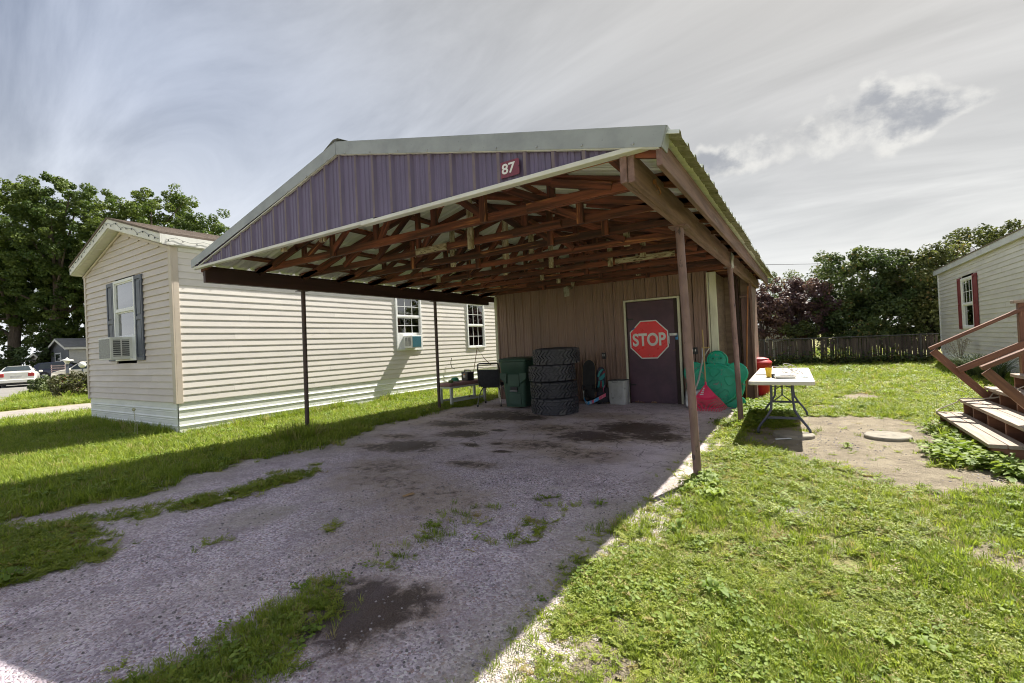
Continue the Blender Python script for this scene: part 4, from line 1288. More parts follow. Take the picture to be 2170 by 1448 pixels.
# filler panels beside the air conditioners
wallbox(B(), 'X', HY, -1, WF[0] + 0.055, WF[1] - 0.055, -0.03, 0.005, 1.40, 1.82).obj('filler_panel', VINYL, mh)
wallbox(B(), 'Y', HX1, 1, W1[0] + 0.055, W1[1] - 0.055, -0.03, 0.005, 1.35, 1.75).obj('filler_panel', VINYL, mh)
COILG = M('coil_grey', (0.40, 0.41, 0.41), (0.22, 0.22, 0.23), rough=0.6, metal=0.3, scale=60)
COILT = M('coil_teal', (0.07, 0.24, 0.30), (0.05, 0.18, 0.24), rough=0.6, scale=30)
air_conditioner('white window air conditioner with grey grille in the shuttered end window', 'X', HY, -1, -11.62, -11.02, 1.375, 1.80, 0.34, (-11.32, HY, 1.375), COILG)
air_conditioner('white window air conditioner with teal grille in the side window', 'Y', HX1, 1, 8.98, 9.36, 1.35, 1.69, 0.30, (-9.1, 9.17, 1.35), COILT)

# string of lights along the roof edge
path = []
N = 60
for k in range(N + 1):
    t = k / N
    if t < 0.42:
        q = t / 0.42
        path.append((RX0 + (gx - RX0) * q, RY0 - 0.012, RZE - 0.07 + (RZT - RZE) * q - 0.035 * abs(math.sin(k * 0.8)) - 0.02 * math.sin(k * 2.3)))
    elif t < 0.74:
        q = (t - 0.42) / 0.32
        path.append((gx + (RX1 - gx) * q, RY0 - 0.012, RZT - 0.07 - (RZT - RZE) * q - 0.045 * abs(math.sin(k * 0.55)) - 0.025 * math.sin(k * 1.9)))
    else:
        q = (t - 0.74) / 0.26
        path.append((RX1 + 0.012, RY0 + 0.05 + q * 1.7, RZE - 0.07 - 0.06 * abs(math.sin(k * 0.75))))
sl = thing('string_lights', 'dark string of small bulbs drooping along the mobile home roof edge', 'string lights', (gx, RY0, RZE), world=True)
DGREEN = M('light_wire', (0.03, 0.04, 0.035), rough=0.6)
B().tube(path, 0.0028, 5).obj('wire', DGREEN, sl)
for k in range(1, N, 2):
    p = path[k]
    B().lathe([(0.0005, -0.034), (0.008, -0.024), (0.007, -0.010), (0.004, 0.0)], p, 6).obj('bulb', DGREEN, sl)

# a bent stick and a loose cable on the wall
B().tube([(-9.13, 10.85, 1.0), (-9.13, 10.80, 0.85), (-9.12, 10.82, 0.72), (-9.11, 10.95, 0.66)], 0.010, 6).solo(
    'loose_cable', BLACK, 'short bent black cable hanging on the cream siding near the padded bench', 'cable', (0, 0, 0), smooth=True)
B().tube([(-6.9, 8.75, 0.0), (-6.86, 8.9, 0.55), (-6.80, 9.05, 1.28), (-6.66, 9.15, 1.0), (-6.52, 9.2, 0.85)], 0.008, 6).solo(
    'bent_rod', RUST, 'thin bent rod leaning at the shed corner behind the desk chair', 'rod', (0, 0, 0))

# ================================================================== the neighbour's pale house with red shutters
NX, NY0, NY1 = 3.80, 9.0, 21.25
nh = thing('neighbour_home', 'pale grey sided home with dark red shutters behind the wooden steps', 'mobile home', (6.0, NY1, 0), world=True)
VGREY = M('grey_vinyl', (0.60, 0.585, 0.55), (0.53, 0.515, 0.485), rough=0.45, scale=1.2, stretch=(1, 1, 3), vary=0.03)
WN = (17.27, 18.42, 1.18, 2.62)
siding(nh, 'Y', NX, -1, NY0, NY1 - 0.07, 0.50, 3.03, 0.115, VGREY, depth=0.014, holes=[(WN[0] + 0.03, WN[1] - 0.03, WN[2] + 0.03, WN[3] - 0.03)], seed=8)
B().lim(NX + 0.001, NX + 0.02, NY0, NY1, 2.9, 3.1).obj('top_plate', VGREY, nh)
B().lim(NX - 0.026, NX + 0.06, NY1 - 0.07, NY1 + 0.03, 0.42, 3.03).obj('corner_post', VINYL, nh, bevel=0.004)
B().lim(NX, NX + 4.3, NY1, NY1 + 0.02, 0, 3.1).obj('end_wall', VGREY, nh)
B().lim(NX, NX + 4.3, NY0 - 0.02, NY0, 0, 3.1).obj('end_wall', VGREY, nh)
for k in range(3):
    y0 = NY0 + k * 4.05
    B().prism([(NX + 0.03 - d_, z_) for d_, z_ in skirt_prof()[:-3]] + [(NX + 0.03, 0.52), (NX + 0.045, 0.52), (NX + 0.045, 0)], 'Y', y0, y0 + 4.04).obj('skirting_panel', SKIRT, nh)
B().lim(NX - 0.10, NX - 0.075, NY0 - 0.2, NY1 + 0.15, 3.02, 3.19).obj('eave_fascia', M('pale_fascia', (0.55, 0.57, 0.58), (0.47, 0.49, 0.5), rough=0.5, scale=2), nh)
B().lim(NX - 0.075, NX + 0.0, NY0 - 0.2, NY1 + 0.14, 3.035, 3.05).obj('soffit', FASC, nh)
B().prism([(NX - 0.12, 3.195), (NX + 2.15, 3.72), (NX + 4.4, 3.195), (NX + 4.4, 3.16), (NX + 2.15, 3.69), (NX - 0.12, 3.17)], 'Y', NY0 - 0.2, NY1 + 0.17).obj('roof', SHING, nh)
B().tube([(4.6, 20.9, 3.3), (4.6, 20.9, 3.78)], 0.05, 10).obj('vent_pipe', VINYL, nh, smooth=True)
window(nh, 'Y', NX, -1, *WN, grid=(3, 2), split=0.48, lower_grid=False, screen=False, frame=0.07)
SHR = M('red_shutter', (0.20, 0.032, 0.035), (0.15, 0.025, 0.03), rough=0.5, scale=4)
shutter(nh, 'Y', NX, -1, 18.425, 18.78, 1.17, 2.65, SHR)
shutter(nh, 'Y', NX, -1, 16.90, 17.265, 1.17, 2.65, SHR)

# ================================================================== wooden steps
TREAD = M('weathered_tread', (0.40, 0.33, 0.265), (0.28, 0.215, 0.165), rough=0.8, scale=2.2, stretch=(0.8, 12, 12), bump=0.003, bscale=12, bstretch=(1, 16, 16), spots=(0.20, 0.15, 0.12), spot_scale=3, vary=0.1)
STAINW = M('red_stained_wood', (0.225, 0.098, 0.052), (0.145, 0.06, 0.035), rough=0.6, scale=2.2, stretch=(0.8, 9, 9), bump=0.002, bscale=12, bstretch=(1, 14, 14), spots=(0.30, 0.15, 0.085), spot_scale=2.4, vary=0.12)
sp = thing('wooden_steps', 'open wooden steps with brown handrails up to the neighbour home', 'steps', (1.9, 7.1, 0), world=True)
SY0, SY1 = 6.05, 8.18
RUN, RISE = 0.235, 0.166
for k in range(5):
    x0 = 1.37 + k * RUN
    z = 0.17 + k * RISE
    for q in range(2):
        a = x0 + q * 0.135 + 0.062
        board('tread', (a, SY0 - 0.01 * q, z - 0.018), (a, SY1 + 0.012 * (q - k % 2), z - 0.018), 0.128, 0.036, TREAD, sp)
    if k == 0:
        board('riser', (x0 + 0.05, SY0 + 0.02, z - 0.105), (x0 + 0.05, SY0 + 0.30, z - 0.105), 0.035, 0.13, STAINW, sp)
for y in (SY0 + 0.03, 6.62, 7.18, 7.72, SY1 - 0.05):
    poly = [(1.40, 0.0)]
    for k in range(5):
        x0 = 1.395 + k * RUN
        z = 0.17 + k * RISE - 0.037
        poly += [(x0, z), (x0 + RUN, z)]
    poly += [(1.395 + 5 * RUN, 0.30), (2.2, 0.05), (1.9, 0.0)]
    B().prism(poly, 'Y', y - 0.019, y + 0.019).obj('stringer', STAINW, sp)
# landing at the top
for k in range(6):
    board('deck_board', (2.62 + k * 0.145, 5.4, 0.99), (2.62 + k * 0.145, 8.4, 0.99), 0.138, 0.036, TREAD, sp)
for y in (5.6, 8.18):
    for x in (2.62, 3.4):
        board('deck_post', (x, y, 0), (x, y, 0.97), 0.09, 0.09, STAINW, sp)
def rail(y, x0, z0, x1, xm=None):
    sl_ = 0.525
    o = board('handrail', (x0, y, z0), (x1, y, z0 + (x1 - x0) * sl_), 0.088, 0.040, STAINW, sp)
    board('rail_brace', (x0 + 0.035, y + 0.02, z0 - 0.03), (x0 + 0.56, y + 0.02, z0 - 0.66), 0.04, 0.085, STAINW, sp)
    if xm:
        board('mid_rail', (xm, y - 0.03, 0.715), (x1, y - 0.03, 0.715 + (x1 - xm) * sl_), 0.04, 0.075, STAINW, sp)
rail(8.14, 1.33, 1.00, 2.62, 1.59)
rail(6.28, 1.40, 0.865, 2.62)
board('newel', (2.21, 8.16, 0.45), (2.21, 8.16, 1.53), 0.085, 0.085, STAINW, sp)
board('newel', (2.66, 6.26, 0.95), (2.66, 6.26, 1.60), 0.085, 0.085, STAINW, sp)
board('rail_cap', (2.12, 8.16, 1.55), (3.2, 8.16, 1.55), 0.12, 0.036, TREAD, sp)
ROPE = M('pale_rope', (0.55, 0.50, 0.42), (0.4, 0.36, 0.3), rough=0.9)
pts = [(2.9, 7.2, 0.92), (2.2, 7.6, 0.66), (1.92, 8.02, 0.385), (1.85, 8.06, 0.36), (1.90, 8.10, 0.43), (1.97, 8.0, 0.40), (1.80, 8.07, 0.36), (1.60, 8.12, 0.352), (1.585, 8.19, 0.30), (1.40, 8.19, 0.20), (1.36, 8.12, 0.182), (1.46, 7.95, 0.178)]
sm_ = []
for i in range(len(pts) - 1):
    for t in np.linspace(0, 1, 6)[:-1]:
        sm_.append(tuple(Vector(pts[i]).lerp(Vector(pts[i + 1]), float(t))))
B().tube(sm_, 0.007, 6).solo('rope', ROPE, 'thin pale rope trailing down over the wooden steps', 'rope', (0, 0, 0), smooth=True)

# ================================================================== folding table
PLAST = M('table_plastic', (0.66, 0.62, 0.55), (0.58, 0.54, 0.47), rough=0.45, scale=3, spots=(0.42, 0.37, 0.31), spot_scale=5, spot_lo=0.65, spot_hi=0.8)
TLEG = M('blue_grey_steel', (0.085, 0.09, 0.135), (0.065, 0.07, 0.105), rough=0.35, metal=0.2)
ft = thing('folding_table', 'cream plastic folding table with blue grey steel legs on the lawn edge', 'folding table', (-0.345, 7.62, 0), R(1.5))
B().prism(rounded(0.70, 2.42, 0.05), 'Z', 0.672, 0.722).obj('table_top', PLAST, ft, bevel=0.010)
for sy in (-1, 1):
    y = sy * 0.80
    lg = []
    for sx in (-1, 1):
        pts = [(sx * 0.115, y, 0.675), (sx * 0.118, y, 0.45), (sx * 0.13, y, 0.32), (sx * 0.175, y, 0.235), (sx * 0.255, y, 0.125), (sx * 0.285, y, 0.07), (sx * 0.29, y, 0.005)]
        o = B().tube(pts, 0.0155, 10).obj('leg', TLEG, ft, smooth=True)
        B().tube([(sx * 0.29, y, 0.0), (sx * 0.29, y, 0.03)], 0.019, 10).obj('foot', BLACK, o)
    B().lim(-0.185, 0.185, y - 0.008, y + 0.008, 0.205, 0.235).obj('cross_bar', TLEG, ft)
    B().tube([(-0.12, y, 0.66), (0.12, y, 0.66)], 0.012, 8).obj('cross_bar', TLEG, ft)
    br = B().tube([(-0.10, y, 0.43), (0.0, y - sy * 0.10, 0.50), (0.10, y, 0.43)], 0.008, 6)
    br.tube([(0.0, y - sy * 0.10, 0.50), (0.0, y - sy * 0.42, 0.665)], 0.009, 6)
    br.tube([(0.0, y - sy * 0.12, 0.60), (-0.10, y, 0.62)], 0.006, 6)
    br.tube([(0.0, y - sy * 0.12, 0.60), (0.10, y, 0.62)], 0.006, 6)
    br.obj('brace', TLEG, ft)
TZ = 0.723
B().lathe([(0.0, 0.002), (0.028, 0.0), (0.030, 0.01), (0.040, 0.118), (0.041, 0.125), (0.038, 0.125), (0.028, 0.012), (0.0, 0.010)], n=20).solo(
    'cup', M('yellow_plastic', (0.72, 0.50, 0.02), (0.62, 0.42, 0.02), rough=0.4), 'yellow plastic cup standing on the folding table', 'cup', (-0.47, 6.98, TZ), smooth=True)
jr = thing('jar', 'small black jar beside the yellow cup on the folding table', 'jar', (-0.415, 6.90, TZ))
B().lathe([(0, 0), (0.020, 0), (0.021, 0.03), (0.018, 0.036), (0, 0.036)], n=14).obj('body', BLACK, jr, smooth=True)
B().lathe([(0.0, 0.050), (0.019, 0.050), (0.0195, 0.037), (0.0, 0.037)], n=14).obj('lid', M('dark_lid', (0.05, 0.05, 0.055), rough=0.3), jr, smooth=True)
tr_ = thing('tray', 'oval white foam tray of food scraps on the folding table', 'tray', (-0.275, 6.83, TZ), R(8))
foam = M('foam_white', (0.74, 0.75, 0.72), (0.66, 0.67, 0.64), rough=0.7)
rows = []
for sc, z in ((0.72, 0.004), (0.78, 0.0), (1.0, 0.028), (1.03, 0.03), (1.0, 0.031), (0.80, 0.007), (0.01, 0.006)):
    rows.append([(0.130 * sc * math.cos(2 * math.pi * k / 28), 0.085 * sc * math.sin(2 * math.pi * k / 28), z) for k in range(29)])
B().sheet(rows).obj('dish', foam, tr_, smooth=True)
r3 = random.Random(12)
for k in range(14):
    a = r3.uniform(0, 6.28); q = r3.uniform(0, 0.075)
    s_ = r3.uniform(0.008, 0.018)
    B().lathe([(0, -s_ * 0.5), (s_, -s_ * 0.2), (s_ * 0.9, s_ * 0.4), (0, s_ * 0.6)], (q * math.cos(a) * 1.2 + 0.03, q * math.sin(a) * 0.7, 0.018), 6).obj(
        'scrap', M(('scrap_red', 'scrap_white', 'scrap_brown')[k % 3], ((0.45, 0.07, 0.05), (0.6, 0.55, 0.5), (0.25, 0.12, 0.06))[k % 3], rough=0.6), tr_)
rows = []
for i in range(9):
    rows.append([((-0.065 + 0.13 * j / 9), (-0.05 + 0.10 * i / 8), 0.004 + 0.018 * float(fbm(np.array(j * 1.3 + 3), np.array(i * 1.7), 1.0, 2))) for j in range(10)])
B().sheet(rows).solo('cloth', M('blue_cloth', (0.16, 0.45, 0.66), (0.35, 0.56, 0.70), rough=0.85, scale=20), 'crumpled pale blue cloth beside the white tray', 'cloth', (-0.08, 6.92, TZ), rz=0.3, smooth=True)
pts = []
for k in range(110):
    t = k / 109
    a = t * 2 * math.pi * 4.6
    pts.append((0.22 * math.cos(a * 0.5) * (0.5 + 0.5 * math.sin(a * 0.23)) + 0.05 * math.sin(a * 1.3), 0.14 * math.sin(a) + 0.04 * math.cos(a * 0.7), 0.012 + 0.085 * (1 + math.sin(a * 0.83 + 1.0)) * (0.35 + 0.65 * t)))
B().tube(pts, 0.0045, 5).solo('cable_tangle', M('grey_cable', (0.42, 0.40, 0.38), (0.25, 0.24, 0.23), rough=0.5), 'tangled grey cable lying on the folding table', 'cable', (-0.27, 7.45, TZ), smooth=True)
B().tube([(-0.16, 0, 0.005), (-0.05, 0.02, 0.005), (0.03, 0.01, 0.005)], 0.005, 5).solo('rod', BLACK, 'thin black rod lying behind the yellow cup', 'rod', (-0.50, 7.35, TZ))

# ================================================================== concrete lids and a stick
CONC = M('concrete', (0.29, 0.262, 0.21), (0.22, 0.20, 0.16), rough=0.92, scale=5, bump=0.003, bscale=60, spots=(0.155, 0.14, 0.12), spot_scale=9, spot_lo=0.52, spot_hi=0.7)
def lid(label, x, y, r_, tilt):
    o = B().lathe([(0.0, 0.055), (r_ * 0.96, 0.050), (r_, 0.040), (r_ * 1.01, -0.03), (0, -0.03)], n=40).solo(
        'concrete_lid', CONC, label, 'concrete lid', (x, y, 0.0), group='round concrete lids in the bare earth', smooth=True)
    o.rotation_euler = (R(tilt), R(-tilt * 0.5), 0)
lid('round concrete lid lying alone on the bare earth', 0.725, 6.95, 0.225, 0.8)
lid('round concrete lid half in shadow under the end of the folding table', -0.215, 6.72, 0.225, -1.0)
board('paint_stick', (-0.40, 6.43, 0.02), (-0.235, 6.50, 0.028), 0.03, 0.01, WHITEP)
ps = bpy.data.objects['paint_stick']
tag(ps, 'short white painted stick lying against the shaded concrete lid', 'stick')
o = B()
for k in range(1):
    o.prism([(p[0] * 1.0, p[1] * 1.0) for p in [(-.17, -.09), (.1, -.12), (.2, -.03), (.15, .09), (-.05, .12), (-.19, .05)]], 'Z', -0.02, 0.012)
o.solo('flat_stone', CONC, 'flat pale stone sunk in the front lawn', 'stone', (-0.13, 3.88, 0.0), bevel=0.02)

# ================================================================== tyres
RUB = M('tyre_rubber', (0.038, 0.039, 0.050), (0.06, 0.06, 0.072), rough=0.55, vary=0.3, scale=7, bump=0.001, bscale=80, spots=(0.13, 0.125, 0.12), spot_scale=5, spot_lo=0.58, spot_hi=0.75)
def tyre_mesh(r_=0.44, w=0.31):
    ri = 0.215
    prof = [(ri, 0.05), (ri + 0.02, 0.03), (ri + 0.10, 0.0), (r_ - 0.055, 0.012), (r_ - 0.034, 0.035), (r_ - 0.03, 0.06), (r_ - 0.03, w - 0.06), (r_ - 0.034, w - 0.035),
            (r_ - 0.055, w - 0.012), (ri + 0.10, w), (ri + 0.02, w - 0.03), (ri, w - 0.05)]
    bb = B().lathe(prof, n=56)
    # tread blocks: four staggered rows of skewed lugs and shoulder lugs
    n = 36
    def lug(a0, a1, z0, z1, skew, rr0, rr1):
        q = []
        for rad in (rr0, rr1):
            for (a, z) in ((a0, z0), (a1, z0), (a1 + skew, z1), (a0 + skew, z1)):
                q.append((rad * math.cos(a), rad * math.sin(a), z))
        bb.add(q, [(0, 3, 2, 1), (4, 5, 6, 7), (0, 1, 5, 4), (1, 2, 6, 5), (2, 3, 7, 6), (3, 0, 4, 7)])
    st = 2 * math.pi / n
    for k in range(n):
        a = k * st
        lug(a, a + st * 0.62, 0.062, 0.116, st * 0.75, r_ - 0.04, r_)
        lug(a + st * 0.5, a + st * 1.12, 0.128, 0.180, st * -0.7, r_ - 0.04, r_ + 0.001)
        lug(a, a + st * 0.62, 0.192, w - 0.062, st * 0.75, r_ - 0.04, r_)
        if k % 2 == 0:
            lug(a, a + st * 1.5, 0.022, 0.054, st * 0.2, r_ - 0.04, r_ - 0.006)
            lug(a + st, a + st * 2.5, w - 0.054, w - 0.022, st * -0.2, r_ - 0.04, r_ - 0.006)
    return bb.mesh('tyre')
tm = tyre_mesh()
tm.materials.append(RUB)
tm.polygons.foreach_set('use_smooth', [True] * len(tm.polygons))
tm.set_sharp_from_angle(angle=R(30))
for k, (lbl, dx, dy, rz) in enumerate((('big treaded tyre at the bottom of the stack of four', 0.0, 0.0, 0.1), ('big treaded tyre second from the bottom of the stack', -0.01, 0.01, 1.1),
                                       ('big treaded tyre second from the top of the stack', -0.025, -0.01, 2.3), ('big treaded tyre on top of the stack of four', 0.06, 0.03, 0.6))):
    o = bpy.data.objects.new('tyre', tm)
    link(o)
    o.location = (-4.05 + dx, 7.72 + dy, 0.003 + 0.302 * k)
    o.rotation_euler = (R((0, 0.4, -0.5, 0.8)[k]), R((0.3, -0.5, 0.4, -0.6)[k]), rz)
    tag(o, lbl, 'tyre', 'tyres stacked in the carport')

# ================================================================== wheelie bins
BING = M('bin_green', (0.038, 0.095, 0.066), (0.028, 0.068, 0.050), rough=0.5, scale=3, spots=(0.15, 0.22, 0.20), spot_scale=4, spot_lo=0.6, spot_hi=0.75, stretch=(1, 1, 0.5))
BINB = M('bin_dark', (0.016, 0.026, 0.030), (0.012, 0.02, 0.024), rough=0.5, scale=3)
def wheelie_bin(label, loc, rz, mat, h=1.04, w=0.62, d=0.66):
    t = thing('wheelie_bin', label, 'wheelie bin', loc, rz, group='wheelie bins in the carport')
    def ring(sc, z, fw=0.0):
        ww, dd = w * sc, d * sc
        return [(p[0], p[1] + fw, z) for p in rounded(ww, dd, 0.07 * sc, 4)]
    rows = [ring(0.70, 0.05), ring(0.72, 0.08), ring(0.80, 0.45), ring(0.86, 0.72), ring(0.93, 0.76), ring(0.98, h - 0.10), ring(0.98, h - 0.06)]
    rows = [r_ + [r_[0]] for r_ in rows]
    bb = B().sheet(rows)
    bb.add(ring(0.70, 0.05), [tuple(range(15, -1, -1))])
    bb.obj('body', mat, t, smooth=True, angle=30)
    # pocket in the upper front, lift bar and recessed lower panel
    f0 = -d / 2
    B().lim(-0.13, 0.13, f0 * 0.86 - 0.012, f0 * 0.80, 0.46, 0.715).obj('front_panel', mat, t, bevel=0.012)
    B().lim(-0.075, 0.075, f0 * 0.83 - 0.018, f0 * 0.78, 0.39, 0.455).obj('lift_pocket', BLACK, t)
    B().tube([(-0.085, f0 * 0.86 - 0.01, 0.375), (0.085, f0 * 0.86 - 0.01, 0.375)], 0.014, 8).obj('lift_bar', STEEL, t, smooth=True)
    B().lim(-0.14, 0.14, f0 * 0.76 - 0.010, f0 * 0.70, 0.09, 0.33).obj('front_panel', mat, t, bevel=0.012)
    for sx in (-1, 1):
        B().prism([(sx * 0.15, 0.52), (sx * 0.29, 0.62), (sx * 0.30, 0.74), (sx * 0.14, 0.74)], 'Y', f0 * 0.94, f0 * 0.80).obj('gusset', mat, t, bevel=0.01)
        wl = B().lathe([(0.02, -0.025), (0.10, -0.025), (0.11, -0.015), (0.11, 0.015), (0.10, 0.025), (0.02, 0.025)], (sx * w * 0.36, d * 0.30, 0.11), 20, 'X')
        wl.obj('wheel', BLACK, t, smooth=True)
    rows = [[(p[0], p[1], z) for p in rounded(w * sc, d * sc, 0.075, 4)] for sc, z in ((1.0, h - 0.075), (1.045, h - 0.065), (1.05, h - 0.035), (1.0, h - 0.01), (0.6, h + 0.012), (0.02, h + 0.018))]
    rows = [r_ + [r_[0]] for r_ in rows]
    B().sheet(rows).obj('lid', mat, t, smooth=True, angle=35)
    B().tube([(-w * 0.4, d * 0.52, h - 0.06), (w * 0.4, d * 0.52, h - 0.06)], 0.016, 8).obj('handle', BLACK, t, smooth=True)
    return t
wheelie_bin('green wheelie bin next to the black desk chair', (-5.10, 8.20, 0), R(6), BING)
wheelie_bin('darker wheelie bin half hidden behind the green one', (-4.72, 8.88, 0), R(2), BINB, h=1.06)

# ================================================================== padded bench and what stands on it
SEATF = M('faded_red_fabric', (0.30, 0.17, 0.165), (0.23, 0.125, 0.125), rough=0.9, scale=8, bump=0.002, bscale=80)
BLEG = M('pale_painted_wood', (0.55, 0.57, 0.55), (0.45, 0.47, 0.46), rough=0.6, scale=3)
bn = thing('bench', 'pale wooden bench with faded red padded seat by the mobile home', 'bench', (-6.78, 8.42, 0), R(-6))
def padded(lx, ly, z0, th, mat, parent, name='seat_pad'):
    rows = []
    for sc, z in ((0.96, z0), (1.0, z0 + th * 0.3), (1.0, z0 + th * 0.6), (0.95, z0 + th * 0.9), (0.75, z0 + th), (0.02, z0 + th)):
        rows.append([(p[0], p[1], z) for p in rounded(lx * (sc if sc > .5 else sc), ly * (1 - (1 - sc) * (1.0)), 0.06 * sc, 5)])
    rows = [r_ + [r_[0]] for r_ in rows]
    return B().sheet(rows).obj(name, mat, parent, smooth=True, angle=60)
padded(0.42, 1.22, 0.455, 0.075, SEATF, bn)
B().lim(-0.185, 0.185, -0.57, 0.57, 0.41, 0.454).obj('apron', BLEG, bn, bevel=0.004)
for sx in (-1, 1):
    for sy in (-1, 1):
        board('leg', (sx * 0.165, sy * 0.54, 0), (sx * 0.165, sy * 0.54, 0.41), 0.05, 0.06, BLEG, bn)
    board('stretcher', (sx * 0.165, -0.51, 0.13), (sx * 0.165, 0.51, 0.13), 0.03, 0.045, BLEG, bn)
rd = thing('battery_pack', 'black box with carry handle and orange mark on the padded bench', 'battery pack', (-6.76, 8.58, 0.532), R(-20))
B().lim(-0.14, 0.14, -0.09, 0.09, 0, 0.20).obj('case', BLACK, rd, bevel=0.015)
B().tube([(-0.12, 0, 0.2), (-0.12, 0, 0.24), (0.12, 0, 0.24), (0.12, 0, 0.2)], 0.012, 8).obj('handle', BLACK, rd, smooth=True)
B().lim(-0.06, 0.05, -0.094, -0.0905, 0.07, 0.16).obj('label', M('grey_label', (0.4, 0.4, 0.38), rough=0.5), rd)
B().lim(-0.02, 0.03, -0.097, -0.0945, 0.13, 0.155).obj('mark', M('orange_mark', (0.6, 0.15, 0.03), rough=0.5), rd)
bw = thing('bowl', 'white bowl with green domed cover on the padded bench', 'bowl', (-6.80, 8.16, 0.531))
B().lathe([(0, 0.0), (0.08, 0.0), (0.115, 0.018), (0.12, 0.026), (0.0, 0.026)], n=24).obj('dish', foam, bw, smooth=True)
B().lathe([(0.098, 0.027), (0.095, 0.05), (0.075, 0.085), (0.04, 0.105), (0.0, 0.11)], n=24).obj('cover', M('bright_green', (0.02, 0.22, 0.11), (0.02, 0.17, 0.09), rough=0.4), bw, smooth=True)
B().lathe([(0.03, 0), (0.052, 0), (0.055, 0.006), (0.055, 0.05), (0.052, 0.055), (0.03, 0.055)], n=20).solo('tape_roll', M('olive_tape', (0.10, 0.15, 0.04), rough=0.5), 'small olive green tape roll at the front of the padded bench', 'tape roll', (-6.76, 7.97, 0.531), smooth=True)

# ================================================================== desk chair
CHB = M('black_fabric', (0.022, 0.022, 0.030), (0.033, 0.033, 0.042), rough=0.85, scale=20, bump=0.001, bscale=150)
CHROME = M('chrome', (0.65, 0.65, 0.66), (0.5, 0.5, 0.5), rough=0.18, metal=0.95)
ch = thing('desk_chair', 'black upholstered chair on chrome legs between the bench and the green bin', 'chair', (-5.95, 8.42, 0), R(200))
# seen from behind: backrest towards the camera
padded(0.47, 0.46, 0.42, 0.08, CHB, ch, 'seat')
rows = []
for i in range(7):
    t = i / 6
    z = 0.46 + 0.34 * t
    row = []
    for j in range(9):
        a = -1 + 2 * j / 8
        row.append((0.235 * a, 0.20 + 0.05 * t - 0.05 * (1 - a * a) * -1 * 0.4 + 0.02 * math.sin(t * 3.1), z + 0.0))
    rows.append(row)
B().sheet(rows).obj('backrest', CHB, ch, smooth=True, solid=0.055, bevel=0.015)
bf = B().tube([(-0.235, 0.24, 0.45), (-0.24, 0.28, 0.80), (-0.225, 0.30, 0.92), (-0.19, 0.30, 0.935), (0.19, 0.30, 0.935), (0.225, 0.30, 0.92), (0.24, 0.28, 0.80), (0.235, 0.24, 0.45)], 0.016, 8)
bf.obj('back_frame', BLACK, ch, smooth=True)
for z in (0.855, 0.89):
    B().tube([(-0.22, 0.295, z), (0.22, 0.295, z)], 0.006, 6).obj('back_bar', BLACK, ch)
for sx in (-1, 1):
    B().lim(sx * 0.24 - 0.012, sx * 0.24 + 0.012, 0.20, 0.245, 0.42, 0.60).obj('side_bracket', CHROME, ch, bevel=0.004)
    for sy in (-1, 1):
        pts = [(sx * 0.17, sy * 0.10, 0.41), (sx * 0.21, sy * 0.18, 0.34), (sx * 0.245, sy * 0.27, 0.18), (sx * 0.26, sy * 0.31, 0.055)]
        lg = B().tube(pts, 0.013, 8).obj('leg', CHROME, ch, smooth=True)
        B().lathe([(0.005, -0.016), (0.024, -0.014), (0.026, 0), (0.024, 0.014), (0.005, 0.016)], (sx * 0.26, sy * 0.31, 0.027), 12, 'X').obj('castor', BLACK, lg, smooth=True)
B().lim(-0.19, 0.19, -0.13, 0.13, 0.395, 0.418).obj('under_frame', BLACK, ch, bevel=0.005)

# ================================================================== snowboards and the heap of boots
def deckshape(L, w, n=10):
    pts = []
    for k in range(n + 1):
        a = math.pi * k / n
        pts.append((w / 2 * math.cos(a), L - w * 0.62 + w * 0.62 * math.sin(a)))
    for k in range(n + 1):
        a = math.pi + math.pi * k / n
        pts.append((w / 2 * math.cos(a), w * 0.62 + w * 0.62 * math.sin(a)))
    return pts
def snowboard(label, loc, L, w, lean, rz, m1, edge, cuts):
    t = thing('snowboard', label, 'snowboard', loc, rz, group='snowboards against the shed wall')
    c_, s_ = math.cos(lean), math.sin(lean)
    def put(poly, y0, y1, name, mat):
        bb = B().prism(poly, 'Y', y0, y1)
        bb.v = [(x, y * c_ + z * s_, z * c_ - y * s_) for x, y, z in bb.v]
        return bb.obj(name, mat, t)
    dk_ = put(deckshape(L, w), -0.006, 0.004, 'deck', edge)
    put([(p[0] * 0.95, L / 2 + (p[1] - L / 2) * 0.985) for p in deckshape(L, w)], -0.0085, -0.0062, 'top_sheet', m1)
    for (poly, mat) in cuts:
        put(poly, -0.011, -0.0087, 'graphic', mat)
    for z in (L * 0.36, L * 0.62):
        bb = B().lim(-w * 0.40, w * 0.40, -0.035, -0.0112, z - 0.05, z + 0.05)
        bb.lim(-w * 0.40, -w * 0.34, -0.12, -0.035, z - 0.04, z + 0.04)
        bb.lim(w * 0.34, w * 0.40, -0.12, -0.035, z - 0.04, z + 0.04)
        bb.v = [(x, y * c_ + q * s_, q * c_ - y * s_) for x, y, q in bb.v]
        if L > 1.0 or z < L * 0.5:
            bb.obj('binding', BLACK, t, bevel=0.006)
EDGE = M('pale_wood_edge', (0.42, 0.28, 0.17), rough=0.6)
TEAL = M('teal_graphic', (0.02, 0.33, 0.33), (0.02, 0.25, 0.27), rough=0.35)
REDG = M('red_graphic', (0.42, 0.03, 0.04), rough=0.35)
snowboard('black snowboard standing by the tyres', (-3.98, 9.12, 0.0), 0.93, 0.29, R(9), R(3), BLACK, EDGE, [])
ys_ = [0.0, 0.06]
